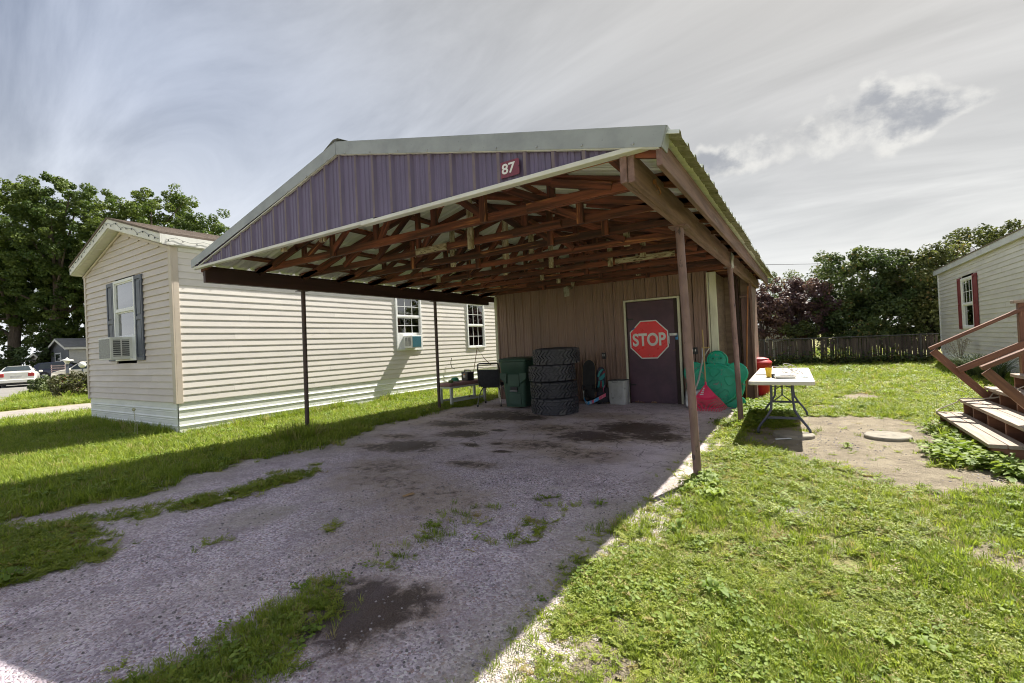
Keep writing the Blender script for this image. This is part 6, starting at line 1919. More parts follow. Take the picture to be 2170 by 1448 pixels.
# ================================================================== houses beyond
def far_home(name, label, x0, x1, y0, y1, zw, zr, wall, sidew, roofm, win):
    t = thing(name, label, 'house', ((x0 + x1) / 2, y0, 0), world=True)
    gx_ = (x0 + x1) / 2
    B().lim(x0, x1, y0, y0 + 0.05, 0, zw).obj('end_wall', wall, t)
    B().prism([(x0, zw), (x1, zw), (gx_, zr - 0.1)], 'Y', y0 + 0.001, y0 + 0.05).obj('gable', wall, t)
    B().lim(x1 - 0.05, x1 + 0.001, y0 + 0.051, y1, 0, zw).obj('side_wall', sidew, t)
    n = int(zw / 0.13)
    for k in range(n):
        z = zw - (k + 1) * 0.13
        B().prism([(y0, z), (y0 - 0.02, z), (y0, z + 0.125)], 'X', x0, x1).obj('siding_board', wall, t)
        B().prism([(x1 + 0.001, z), (x1 + 0.021, z), (x1 + 0.001, z + 0.125)], 'Y', y0 + 0.05, y1).obj('siding_board', sidew, t)
    for sg, xe in ((-1, x0 - 0.35), (1, x1 + 0.35)):
        zz = zw - 0.05
        B().prism([(xe, zz), (gx_, zr), (gx_, zr + 0.07), (xe, zz + 0.07)], 'Y', y0 - 0.4, y1).obj('roof', roofm, t)
        B().prism([(xe, zz - 0.24), (gx_, zr - 0.24), (gx_, zr - 0.002), (xe, zz - 0.002)], 'Y', y0 - 0.42, y0 - 0.38).obj('rake_fascia', FASC, t)
    B().lim(x1 + 0.31, x1 + 0.36, y0 - 0.38, y1, zw - 0.27, zw - 0.04).obj('eave_fascia', FASC, t)
    for (a0, a1, z0, z1) in win:
        w = B().lim(a0, a1, y0 - 0.05, y0 - 0.021, z0, z1).obj('window', VINYL, t)
        B().lim(a0 + 0.28, a1 - 0.28, y0 - 0.06, y0 - 0.051, z0 + 0.15, (z0 + z1) / 2 - 0.05).obj('pane', CARGLASS, w)
        B().lim(a0 + 0.28, a1 - 0.28, y0 - 0.06, y0 - 0.051, (z0 + z1) / 2 + 0.05, z1 - 0.15).obj('pane', CARGLASS, w)
    return t
GHW = M('slate_siding', (0.16, 0.165, 0.185), (0.13, 0.135, 0.15), rough=0.7)
GHS = M('pale_siding', (0.55, 0.54, 0.52), (0.48, 0.47, 0.46), rough=0.7)
GRF = M('grey_roofing', (0.25, 0.245, 0.24), (0.2, 0.195, 0.19), rough=0.9, scale=2)
far_home('grey_house', 'slate grey gabled house with white trim beyond the parked cars', -78.5, -72.0, 17.6, 30, 3.45, 4.55, GHW, GHS, GRF, [(-76.9, -74.6, 0.9, 2.9)])
fh = far_home('pale_house', 'pale low house with grey roof under the trees behind the white sedan', -92, -84.5, 18.4, 30, 2.3, 3.2, M('cream_siding', (0.55, 0.52, 0.45), (0.48, 0.45, 0.4), rough=0.7), GHS, GRF, [(-90.6, -88.9, 0.9, 1.9)])
for x in (-91.5, -89, -86.8):
    board('porch_post', (x, 17.2, 0), (x, 17.2, 2.2), 0.1, 0.1, VINYL, fh)
B().lim(-92, -84.5, 17.1, 18.35, 2.2, 2.28).obj('porch_roof', GRF, fh)
pr_ = thing('rail_fence', 'low grey rail fence in front of the slate grey house', 'fence', (-68.5, 17.6, 0))
for z in (0.5, 0.8, 1.1):
    board('rail', (-1.5, 0, z), (2.5, 2.2, z), 0.05, 0.09, GBF, pr_)
for q in (0, 0.5, 1.0):
    board('post', (-1.5 + 4 * q, 2.2 * q + 0.06, 0), (-1.5 + 4 * q, 2.2 * q + 0.06, 1.2), 0.1, 0.1, GBF, pr_)

# ================================================================== trees and bushes
def leaves(P, N, size, tint, r_, aspect=0.6, up=0.35, fold=0.0):
    """one diamond-shaped leaf at each point of P"""
    n = len(P)
    nr = r_.normal(size=(n, 3)); nr[:, 2] = np.abs(nr[:, 2]) + up
    if N is not None:
        nr = nr + N * 0.9
    nr /= np.linalg.norm(nr, axis=1, keepdims=True)
    t = r_.normal(size=(n, 3)); t -= nr * (t * nr).sum(1, keepdims=True); t /= np.linalg.norm(t, axis=1, keepdims=True)
    s_ = np.cross(nr, t)
    a = (size * r_.uniform(0.65, 1.35, n))[:, None]
    V = np.stack([P - t * a, P + s_ * a * aspect + t * a * 0.1, P + t * a, P - s_ * a * aspect + t * a * 0.1], 1).reshape(-1, 3)
    F = np.arange(4 * n).reshape(n, 4)
    return V, F, np.repeat(tint, 4)

def crown_points(r_, c, rad, nclus, per, rc, shell=0.5, squash=0.8, floor=0.3, lobes=None):
    """clumps of leaves spread through an uneven volume; returns points, outward normals, tints, clump centres"""
    c = np.array(c, float); rad = np.array(rad, float)
    C_ = []
    k = 0
    while len(C_) < nclus and k < nclus * 40:
        k += 1
        d = r_.normal(size=3); d /= (np.abs(d) ** 2.8).sum() ** (1 / 2.8)
        q = r_.uniform(shell, 1.0) ** 0.8 if r_.random() < 0.8 else r_.uniform(0.1, shell)
        bulge = 0.93 + 0.14 * float(fbm(np.array(d[0] * 2.1 + c[0]), np.array(d[1] * 2.1 + d[2] * 2.7 + c[1]), 1.0, 3))
        p = c + d * rad * q * bulge
        if p[2] < floor:
            continue
        C_.append(p)
    C_ = np.array(C_)
    P, N, T = [], [], []
    for p in C_:
        m_ = int(per * r_.uniform(0.6, 1.4))
        d = r_.normal(size=(m_, 3)); d /= np.linalg.norm(d, axis=1, keepdims=True)
        rr_ = rc * r_.uniform(0.7, 1.3)
        q = r_.uniform(0.35, 1.0, m_) ** 0.5
        P.append(p + d * (rr_ * q)[:, None] * np.array([1, 1, squash]))
        N.append(d)
        base = r_.uniform(0.1, 0.75)
        T.append(np.clip(base + r_.normal(0, 0.16, m_), 0, 1))
    P = np.concatenate(P); N = np.concatenate(N); T = np.concatenate(T)
    k = P[:, 2] > floor * 0.6
    return P[k], N[k], T[k], C_

BARK = M('grey_bark', (0.16, 0.125, 0.10), (0.09, 0.07, 0.06), rough=0.95, scale=3, stretch=(3, 3, 0.5), bump=0.02, bscale=8)
def tree(name, label, base, crown_c, rad, nclus, per, rc, lsize, mat, trunk_r, seed, cat='tree', group=None, lean=(0, 0), limbs=14, floor=0.3, bark=None, aspect=0.62, shell=0.55, forks=1, extra=None):
    r_ = np.random.default_rng(seed)
    t = thing(name, label, cat, base, 0, group)
    P, N, T, C_ = crown_points(r_, crown_c, rad, nclus, per, rc, shell=shell, floor=floor)
    if extra is not None:
        for e in extra:
            P2, N2, T2, C2 = crown_points(r_, *e)
            P = np.concatenate([P, P2]); N = np.concatenate([N, N2]); T = np.concatenate([T, T2]); C_ = np.concatenate([C_, C2])
    V, F, tt = leaves(P, N, lsize, T, r_, aspect)
    npmesh('crown', V, F, mat, t, tint=tt)
    bb = B()
    top = Vector(crown_c)
    for f in range(forks):
        off = Vector((r_.uniform(-0.5, 0.5) * trunk_r * 3 * (forks > 1), r_.uniform(-0.5, 0.5) * trunk_r * 3 * (forks > 1), 0))
        tip = top + Vector((r_.uniform(-1, 1) * rad[0] * 0.3 * (forks > 1), r_.uniform(-1, 1) * rad[1] * 0.3 * (forks > 1), rad[2] * 0.45))
        pts = []
        for k in range(9):
            q = k / 8
            p = (off * (1 - q)) + tip * q
            p = Vector((off.x * (1 - q) + tip.x * q + lean[0] * math.sin(q * 3.1) + 0.3 * trunk_r * math.sin(k * 1.9 + f), off.y * (1 - q) + tip.y * q + lean[1] * math.sin(q * 3.1) + 0.3 * trunk_r * math.cos(k * 1.4 + f), tip.z * q))
            pts.append(p)
        bb.tube([(p.x, p.y, p.z - (0.1 if i == 0 else 0)) for i, p in enumerate(pts)], [trunk_r * (1.25 if i == 0 else 1 - 0.8 * i / 8) for i in range(9)], 10)
        for k in range(limbs // forks):
            i = 2 + int(r_.integers(0, 6))
            a = pts[i]
            b_ = Vector(C_[int(r_.integers(0, len(C_)))])
            m_ = a.lerp(b_, 0.5) + Vector((0, 0, 0.08 * (b_ - a).length))
            rr_ = trunk_r * (0.42 - 0.03 * i)
            bb.tube([a, m_, b_], [rr_, rr_ * 0.6, rr_ * 0.18], 6)
    bb.obj('trunk', bark or BARK, t, smooth=True, fix=False)
    return t

COT = leafmat('cottonwood_leaf', (0.060, 0.105, 0.020), (0.190, 0.240, 0.058), trans=0.42)
COT2 = leafmat('cottonwood_leaf_deep', (0.052, 0.095, 0.022), (0.165, 0.215, 0.055), trans=0.42)
GRP = 'tall cottonwoods beyond the mobile home'
tree('cottonwood', 'tallest cottonwood with a leaning trunk at the left frame edge', (-86.5, 15.4, 0), (-0.5, 0.5, 15.2), (5.8, 5.6, 11.2), 620, 130, 0.66, 0.145, COT, 0.75, 111, group=GRP, lean=(1.2, 0.8), floor=2.0, limbs=24)
tree('cottonwood', 'broad cottonwood with twin trunks behind the navy car', (-82.0, 19.2, 0), (0.5, 0.3, 14.6), (5.8, 5.6, 11.2), 660, 130, 0.66, 0.145, COT2, 0.9, 12, group=GRP, forks=2, floor=1.5, limbs=24)
tree('cottonwood', 'cottonwood crown rising above the mobile home gable', (-73.5, 26.5, 0), (0, 0, 13.4), (7.6, 7.0, 11.0), 760, 125, 0.70, 0.145, COT, 0.8, 13, group=GRP, limbs=20)
tree('cottonwood', 'lower cottonwood crown sloping down behind the carport gable', (-66.5, 30.8, 0), (0, 0, 11.2), (5.6, 5.2, 9.2), 520, 125, 0.66, 0.145, COT2, 0.6, 14, group=GRP, limbs=16)
tree('cottonwood', 'dark cottonwood filling the gap behind the slate grey house', (-88.0, 28.0, 0), (0, 0, 12.0), (8.0, 7.0, 11.0), 240, 110, 1.0, 0.26, COT2, 0.8, 15, group=GRP, limbs=14)
UND = leafmat('understorey_leaf', (0.035, 0.06, 0.016), (0.095, 0.135, 0.035), trans=0.25)
tree('roadside_bush', 'dark bush under the tallest cottonwood behind the white sedan', (-80, 14.2, 0), (0, 0, 1.5), (3.6, 2.6, 2.2), 34, 110, 0.6, 0.16, UND, 0.15, 16, cat='bush', limbs=8, group='bushes under the cottonwoods')
tree('roadside_bush', 'leafy bush behind the navy car and the slatted cart', (-79.5, 19.4, 0), (0, 0, 2.6), (3.4, 3.0, 3.2), 46, 110, 0.7, 0.17, UND, 0.15, 17, cat='bush', limbs=8, group='bushes under the cottonwoods')

SH1 = leafmat('pale_shrub_leaf', (0.065, 0.10, 0.03), (0.19, 0.22, 0.09), trans=0.25)
SH2 = leafmat('bronze_shrub_leaf', (0.06, 0.055, 0.022), (0.12, 0.13, 0.045), (0.20, 0.07, 0.05), trans=0.25)
tree('clipped_shrub', 'pale green rounded shrub nearest the white sedan', (-30.6, 6.85, 0), (0, 0, 0.42), (0.85, 0.8, 0.42), 60, 70, 0.16, 0.045, SH1, 0.04, 21, cat='shrub', limbs=8, floor=0.05, group='shrubs on the next lot')
tree('clipped_shrub', 'bronze and green shrub against the mobile home edge', (-25.6, 6.45, 0), (0, 0, 0.48), (0.75, 0.85, 0.50), 70, 75, 0.16, 0.04, SH2, 0.04, 22, cat='shrub', limbs=8, floor=0.05, group='shrubs on the next lot')

PUR = leafmat('purple_leaf', (0.080, 0.045, 0.055), (0.21, 0.125, 0.115), (0.25, 0.18, 0.09), trans=0.33, rough=0.55)
LIL = leafmat('dark_hedge_leaf', (0.045, 0.078, 0.026), (0.150, 0.190, 0.060), (0.22, 0.17, 0.055), trans=0.38, rough=0.6)
LIL2 = leafmat('olive_hedge_leaf', (0.062, 0.085, 0.028), (0.180, 0.195, 0.068), (0.24, 0.17, 0.07), trans=0.38, rough=0.6)
FIRL = leafmat('light_tree_leaf', (0.085, 0.120, 0.045), (0.19, 0.235, 0.09), trans=0.3)
GR2 = 'trees and tall bushes behind the back fence'
tree('purple_leaf_tree', 'purple leaved small tree just past the carport eave', (-1.95, 23.2, 0), (0.25, 0, 2.3), (1.45, 1.1, 1.25), 130, 95, 0.24, 0.058, PUR, 0.09, 31, limbs=16, floor=0.85, group=GR2, forks=3,
     extra=[((-0.1, 0.3, 4.55), (0.42, 0.3, 0.42), 9, 60, 0.16)])
tree('purple_leaf_tree', 'bronze purple tree in front of the pale distant conifers', (-0.1, 23.6, 0), (0, 0, 2.3), (1.25, 1.1, 1.25), 115, 95, 0.24, 0.056, PUR, 0.08, 32, limbs=14, floor=0.9, group=GR2, forks=3)
tree('tall_bush', 'small tawny bush low on the fence under the purple trees', (-0.35, 22.4, 0), (0, 0, 1.25), (0.75, 0.5, 0.45), 24, 80, 0.2, 0.05, LIL2, 0.04, 33, cat='bush', limbs=8, group=GR2, floor=0.75)
tree('tall_bush', 'tall dark green bush overhanging the middle of the slatted fence', (1.95, 24.3, 0), (0, 0, 2.4), (1.9, 1.6, 2.2), 330, 100, 0.30, 0.060, LIL, 0.10, 34, cat='bush', limbs=18, group=GR2, floor=0.7, forks=3,
     extra=[((-0.2, -1.9, 1.25), (0.9, 0.5, 0.5), 24, 90, 0.24)])
tree('tall_bush', 'dark green bush beside the corner of the pale grey home', (4.1, 24.6, 0), (0, 0, 2.35), (1.6, 1.6, 2.2), 280, 100, 0.30, 0.060, LIL2, 0.10, 35, cat='bush', limbs=16, group=GR2, floor=0.5, forks=3)
tree('tall_bush', 'highest olive bush rising over the roof of the pale grey home', (6.6, 27.0, 0), (0, 0, 2.8), (2.2, 1.9, 2.6), 280, 90, 0.32, 0.064, LIL2, 0.10, 36, cat='bush', limbs=16, group=GR2, floor=1.0, forks=3)
for k, (x, y, h, lb) in enumerate(((-2.2, 43, 6.1, 'pale green conifer farthest left over the purple trees'), (-0.6, 45, 6.4, 'pale green conifer in the middle over the purple trees'),
                                   (1.2, 46, 7.8, 'tallest pale green conifer beside the dark bush'), (2.6, 48, 6.6, 'pale green conifer tucked against the dark bush'))):
    tree('distant_conifer', lb, (x, y, 0), (0, 0, h * 0.55), (0.85, 0.85, h * 0.5), 80, 55, 0.36, 0.10, FIRL, 0.12, 40 + k, limbs=14, floor=0.6, group='pale conifers beyond the back fence', aspect=0.35)

# vines and seedlings along the foot of the fence
r_ = np.random.default_rng(51)
n = 2600
P = np.stack([r_.uniform(-1.5, 3.7, n), 21.45 + r_.normal(0, 0.12, n), np.abs(r_.normal(0, 0.16, n)) * (0.4 + 1.2 * fbm(r_.uniform(-1.5, 3.7, n), np.zeros(n), 1.1, 2))], 1)
P[:, 2] = np.abs(P[:, 2]) * (0.5 + 1.5 * fbm(P[:, 0] + 9, np.zeros(n), 1.4, 2)) + 0.02
V, F, tt = leaves(P, None, 0.05, r_.random(n), r_, 0.7)
tag(npmesh('fence_weeds', V, F, LIL, tint=tt), 'dark weeds along the foot of the slatted fence', 'weeds', kind='stuff')

# ================================================================== small growth: prototypes for scattering
PROTO = bpy.data.collections.new('growth_prototypes')
GBL = leafmat('grass_blade', (0.145, 0.220, 0.026), (0.37, 0.445, 0.068), (0.40, 0.35, 0.17), trans=0.5, attr=False)
WED = leafmat('low_weed', (0.18, 0.245, 0.032), (0.425, 0.475, 0.08), (0.40, 0.33, 0.14), trans=0.5, attr=False)
BRD = leafmat('broad_leaf', (0.14, 0.22, 0.032), (0.28, 0.36, 0.065), trans=0.38, attr=False, rough=0.62)
def proto(name, bb, mat):
    me = bb.mesh(name, fix=False)
    me.materials.append(mat)
    me.polygons.foreach_set('use_smooth', [True] * len(me.polygons))
    o = bpy.data.objects.new(name, me)
    PROTO.objects.link(o)
    return o
rp = random.Random(77)
def blade(bb, x, y, h, w, a, bend):
    ca, sa = math.cos(a), math.sin(a)
    pts = []
    for t in (0, 0.45, 0.8, 1.0):
        d_ = bend * t * t
        pts.append((x + ca * d_, y + sa * d_, h * t * (1 - 0.25 * t * bend / max(h, 1e-3))))
    ws = (w, w * 0.9, w * 0.55)
    vs = []
    for p, ww in zip(pts[:3], ws):
        vs += [(p[0] - sa * ww / 2, p[1] + ca * ww / 2, p[2]), (p[0] + sa * ww / 2, p[1] - ca * ww / 2, p[2])]
    vs.append(pts[3])
    bb.add(vs, [(0, 1, 3, 2), (2, 3, 5, 4), (4, 5, 6)])
def oval(bb, p, L, w, a, tilt, roll=0.0):
    ca, sa = math.cos(a), math.sin(a)
    ct_, st_2 = math.cos(tilt), math.sin(tilt)
    q = []
    for (u_, v_) in ((0, 0), (0.35, 0.5), (0.75, 0.42), (1, 0), (0.75, -0.42), (0.35, -0.5)):
        f_, s_ = u_ * L, v_ * w
        z_ = f_ * st_2 + abs(v_) * w * 0.25
        x_ = f_ * ct_
        q.append((p[0] + ca * x_ - sa * s_, p[1] + sa * x_ + ca * s_, p[2] + z_))
    bb.add(q, [(0, 1, 2, 3), (0, 3, 4, 5)])
for k in range(4):                       # fine lawn grass
    bb = B()
    for i in range(16):
        a = rp.uniform(0, 6.28); q = 0.03 * math.sqrt(rp.random())
        h = rp.uniform(0.025, 0.07)
        blade(bb, q * math.cos(a), q * math.sin(a), h, rp.uniform(0.003, 0.005), a + rp.uniform(-1, 1), h * rp.uniform(0.2, 1.0))
    proto('p0_grass_%d' % k, bb, GBL)
for k in range(4):                       # sprawling knotweed: small ovals on wiry stems
    bb = B()
    for i in range(9):
        a = rp.uniform(0, 6.28); L = rp.uniform(0.04, 0.09)
        rise = rp.uniform(0.08, 0.55)
        for j in range(7):
            t = (j + 0.6) / 7
            d_ = L * t
            p = (d_ * math.cos(a + 0.3 * t), d_ * math.sin(a + 0.3 * t), 0.004 + d_ * rise)
            for sg in (-1, 1):
                oval(bb, p, rp.uniform(0.009, 0.016), rp.uniform(0.005, 0.008), a + sg * rp.uniform(0.6, 1.4), rp.uniform(-0.1, 0.7))
    proto('p1_knotweed_%d' % k, bb, WED)
for k in range(3):                       # mallow and clover: round leaves on stalks
    bb = B()
    for i in range(16):
        a = rp.uniform(0, 6.28); d_ = rp.uniform(0.005, 0.065); h = rp.uniform(0.012, 0.045)
        r0 = rp.uniform(0.007, 0.014)
        c_ = (d_ * math.cos(a), d_ * math.sin(a), h)
        tx, ty = rp.uniform(-0.4, 0.4), rp.uniform(-0.4, 0.4)
        q = [c_]
        for j in range(8):
            b_ = a + 2 * math.pi * j / 8
            rr_ = r0 * (1 if j else 0.55) * rp.uniform(0.9, 1.1)
            q.append((c_[0] + rr_ * math.cos(b_), c_[1] + rr_ * math.sin(b_), c_[2] + rr_ * (tx * math.cos(b_) + ty * math.sin(b_)) + r0 * 0.25))
        bb.add(q, [(0, j, j % 8 + 1) for j in range(1, 9)])
        blade(bb, 0, 0, h, 0.002, a, d_)
    proto('p2_mallow_%d' % k, bb, BRD)
for k in range(2):                       # dandelion rosettes
    bb = B()
    for i in range(9):
        a = 2 * math.pi * i / 9 + rp.uniform(-0.3, 0.3); L = rp.uniform(0.06, 0.12)
        pts = []
        for t in np.linspace(0, 1, 7):
            pts.append((L * t * math.cos(a), L * t * math.sin(a), 0.01 + 0.05 * math.sin(t * 2.4) * rp.uniform(0.7, 1.2)))
        vs = []
        for j, p in enumerate(pts):
            w = 0.010 * (0.3 + math.sin(min(1, j / 5) * 1.9)) * (1.35 if j % 2 else 0.75)
            w = w if j < 6 else 0.002
            vs += [(p[0] - w * math.sin(a), p[1] + w * math.cos(a), p[2] + 0.004), (p[0], p[1], p[2]), (p[0] + w * math.sin(a), p[1] - w * math.cos(a), p[2] + 0.004)]
        bb.add(vs, [f_ for j in range(6) for f_ in ((3 * j, 3 * j + 1, 3 * j + 4, 3 * j + 3), (3 * j + 1, 3 * j + 2, 3 * j + 5, 3 * j + 4))])
    proto('p3_dandelion_%d' % k, bb, BRD)
for k in range(2):                       # tall rank grass
    bb = B()
    for i in range(22):
        a = rp.uniform(0, 6.28); q = 0.035 * math.sqrt(rp.random())
        h = rp.uniform(0.10, 0.24)
        blade(bb, q * math.cos(a), q * math.sin(a), h, rp.uniform(0.004, 0.007), a, h * rp.uniform(0.2, 0.95))
    proto('p4_rank_%d' % k, bb, GBL)
PEB = M('loose_stone', (0.22, 0.19, 0.205), (0.34, 0.31, 0.305), rough=0.9, scale=3, vary=0.55)
for k in range(3):                       # pebbles
    bm = bmesh.new()
    bmesh.ops.create_icosphere(bm, subdivisions=1, radius=1.0)
    for v_ in bm.verts:
        v_.co = Vector((v_.co.x * rp.uniform(0.8, 1.2), v_.co.y * rp.uniform(0.7, 1.0), v_.co.z * 0.62))
    me = bpy.data.meshes.new('p5_pebble_%d' % k)
    bm.to_mesh(me); bm.free()
    me.materials.append(PEB)
    PROTO.objects.link(bpy.data.objects.new('p5_pebble_%d' % k, me))
# index ranges in the name-sorted collection
IDX = dict(grass=(0, 4), knot=(4, 8), mallow=(8, 11), dand=(11, 13), rank=(13, 15), pebble=(15, 18))

ng = bpy.data.node_groups.new('scatter', 'GeometryNodeTree')
ng.interface.new_socket('Geometry', in_out='INPUT', socket_type='NodeSocketGeometry')
ng.interface.new_socket('Geometry', in_out='OUTPUT', socket_type='NodeSocketGeometry')
gi = ng.nodes.new('NodeGroupInput'); go = ng.nodes.new('NodeGroupOutput')
iop = ng.nodes.new('GeometryNodeInstanceOnPoints')
ci = ng.nodes.new('GeometryNodeCollectionInfo')
ci.inputs['Collection'].default_value = PROTO
ci.inputs['Separate Children'].default_value = True
ci.inputs['Reset Children'].default_value = True
def named(nm, typ):
    nd = ng.nodes.new('GeometryNodeInputNamedAttribute')
    nd.data_type = typ
    nd.inputs['Name'].default_value = nm
    return nd.outputs['Attribute']
ng.links.new(gi.outputs[0], iop.inputs['Points'])
ng.links.new(ci.outputs[0], iop.inputs['Instance'])
iop.inputs['Pick Instance'].default_value = True
ng.links.new(named('pick', 'INT'), iop.inputs['Instance Index'])
ng.links.new(named('rot', 'FLOAT_VECTOR'), iop.inputs['Rotation'])
ng.links.new(named('scl', 'FLOAT'), iop.inputs['Scale'])
ng.links.new(iop.outputs[0], go.inputs[0])

def scatter(name, label, cat, P, pick, scl, r_, tilt=0.15):
    n = len(P)
    me = bpy.data.meshes.new(name)
    me.vertices.add(n)
    me.vertices.foreach_set('co', np.ascontiguousarray(P, np.float32).ravel())
    a = me.attributes.new('pick', 'INT', 'POINT'); a.data.foreach_set('value', np.ascontiguousarray(pick, np.int32))
    a = me.attributes.new('scl', 'FLOAT', 'POINT'); a.data.foreach_set('value', np.ascontiguousarray(scl, np.float32))
    rot = np.stack([r_.normal(0, tilt, n), r_.normal(0, tilt, n), r_.uniform(0, 6.283, n)], 1)
    a = me.attributes.new('rot', 'FLOAT_VECTOR', 'POINT'); a.data.foreach_set('vector', np.ascontiguousarray(rot, np.float32).ravel())
    o = bpy.data.objects.new(name, me)
    link(o)
    md = o.modifiers.new('scatter', 'NODES')
    md.node_group = ng
    return tag(o, label, cat, kind='stuff')

def sample(r_, r0, r1, dens, a0=-95, a1=32, xlim=None):
    """points by area in a ring round the viewing side, bearings from +Y, right positive"""
    area = math.radians(a1 - a0) / 2 * (r1 * r1 - r0 * r0)
    n = int(area * dens)
    rad = np.sqrt(r_.uniform(r0 * r0, r1 * r1, n))
    a = np.radians(r_.uniform(a0, a1, n))
    return rad * np.sin(a), rad * np.cos(a)

r_ = np.random.default_rng(90)
GX, GY_, GP, GS = [], [], [], []
for (r0, r1, dens, sc) in ((0.6, 3.0, 3600, 0.70), (3.0, 6.0, 1500, 0.95), (6.0, 12.0, 520, 1.2), (12.0, 25.0, 130, 1.8), (25, 55, 14, 3.2)):
    x, y = sample(r_, r0, r1, dens)
    d = lawn(x, y)
    k = r_.random(len(x)) < d
    x, y, d = x[k], y[k], d[k]
    n = len(x)
    kind_n = fbm(x, y, 0.9, 4); kind_m = fbm(x + 77, y - 31, 1.6, 3)
    u = r_.random(n)
    left = x < -3.0
    pk = np.zeros(n, int)
    # left of the drive real grass, right of it worn knotweed turf with patches of mallow
    p_gr = np.where(left, 0.72, 0.30 + 0.5 * sm(kind_n, 0.46, 0.62))
    p_ma = np.where(left, 0.10 * sm(kind_m, 0.5, 0.65), 0.02 + 0.09 * sm(kind_m, 0.52, 0.68))
    strip = (x > -5.6) & left
    p_gr = np.where(strip, 0.25, p_gr); p_ma = np.where(strip, 0.02, p_ma)
    is_g = u < p_gr
    is_m = (~is_g) & (u < p_gr + p_ma)
    is_d = (~is_g) & (~is_m) & (u > 0.9992)
    pk = np.where(is_g, r_.integers(*IDX['grass'], n), np.where(is_m, r_.integers(*IDX['mallow'], n), np.where(is_d, r_.integers(*IDX['dand'], n), r_.integers(*IDX['knot'], n))))
    s_ = sc * r_.uniform(0.7, 1.3, n) * (0.75 + 0.35 * d) * np.where(left & is_g & ~strip, 1.25, 1.0)
    GX.append(x); GY_.append(y); GP.append(pk); GS.append(s_)
x = np.concatenate(GX); y = np.concatenate(GY_); pk = np.concatenate(GP); s_ = np.concatenate(GS)
scatter('lawn_grass', 'green lawn grass mixed with low weeds on both sides of the drive', 'grass', np.stack([x, y, np.zeros(len(x))], 1), pk, s_, r_)

# ranker growth: along the mobile home, round the posts, under the table, by the steps
WX, WY, WP, WS = [], [], [], []
def clump(cx, cy, rx, ry, n, kinds, sc, sc2=0.3):
    a = r_.uniform(0, 6.283, n); q = np.sqrt(r_.random(n))
    WX.append(cx + rx * q * np.cos(a)); WY.append(cy + ry * q * np.sin(a))
    lo_ = [r_.integers(*IDX[k_], n) for k_ in kinds]
    sel = r_.integers(0, len(kinds), n)
    WP.append(np.choose(sel, lo_)); WS.append(sc * (1 + r_.uniform(-sc2, sc2, n)))
clump(-6.62, 4.15, 0.34, 0.30, 70, ['rank'], 1.15)                      # tuft at the front left post
clump(-6.72, 4.45, 0.2, 0.2, 30, ['rank'], 1.0)
clump(-0.84, 4.30, 0.16, 0.16, 26, ['knot', 'grass', 'dand'], 1.1)      # weeds at the near post
clump(-0.82, 4.05, 0.2, 0.16, 9, ['dand'], 1.0)
clump(-0.88, 7.45, 0.35, 0.35, 160, ['grass', 'knot', 'mallow'], 1.3)
clump(-0.62, 8.15, 0.40, 0.7, 260, ['mallow'], 1.9)                     # round leaved weeds under the table
clump(-0.75, 9.2, 0.3, 0.6, 150, ['mallow'], 1.9)
clump(-0.5, 7.55, 0.25, 0.3, 110, ['grass', 'knot'], 1.5)
clump(-0.1, 6.95, 0.10, 0.10, 26, ['knot', 'grass'], 1.2)
clump(0.98, 6.80, 0.12, 0.05, 16, ['grass'], 0.8)
clump(1.22, 6.15, 0.24, 0.45, 130, ['mallow'], 2.0)                     # mallow at the foot of the steps
clump(1.33, 7.55, 0.12, 0.7, 110, ['mallow', 'grass', 'knot'], 1.7)
clump(1.65, 5.55, 0.28, 0.30, 70, ['mallow'], 2.0)
clump(1.05, 5.75, 0.18, 0.12, 34, ['knot', 'grass'], 1.2)
clump(-9.75, 3.20, 0.8, 0.3, 200, ['mallow', 'grass'], 1.5)             # by the corner of the mobile home
clump(-9.0, 3.45, 0.3, 0.2, 40, ['grass', 'mallow'], 1.3)
clump(-6.75, 7.2, 0.3, 0.6, 110, ['mallow', 'grass'], 1.3)
clump(-7.15, 8.3, 0.4, 0.7, 170, ['mallow', 'grass'], 1.4)
clump(-6.9, 6.0, 0.4, 0.8, 150, ['mallow', 'grass'], 1.6)
clump(-6.55, 1.6, 0.6, 0.7, 70, ['mallow', 'dand', 'grass'], 1.0)               # plantain patch in the left lawn
clump(-7.0, 2.9, 0.9, 0.5, 60, ['dand', 'mallow', 'grass'], 1.0)
yy = r_.uniform(3.7, 12, 900)
WX.append(-9.16 + np.abs(r_.normal(0, 0.12, 900))); WY.append(yy); WP.append(r_.integers(*IDX['rank'], 900)); WS.append(r_.uniform(0.5, 1.1, 900) * (0.5 + fbm(yy, yy * 0, 1.2, 2)))
xx = r_.uniform(-13.4, -9.3, 420)
WX.append(xx); WY.append(3.58 - np.abs(r_.normal(0, 0.1, 420))); WP.append(r_.integers(*IDX['rank'], 420)); WS.append(r_.uniform(0.5, 1.2, 420))
yy = r_.uniform(12.5, 21, 500)
WX.append(3.72 - np.abs(r_.normal(0, 0.10, 500))); WY.append(yy); WP.append(r_.integers(*IDX['rank'], 500)); WS.append(r_.uniform(0.6, 1.4, 500))
x = np.concatenate(WX); y = np.concatenate(WY)
scatter('weeds', 'rank weeds at wall foots, posts, table and steps', 'weeds', np.stack([x, y, np.zeros(len(x))], 1), np.concatenate(WP), np.concatenate(WS), r_, 0.2)

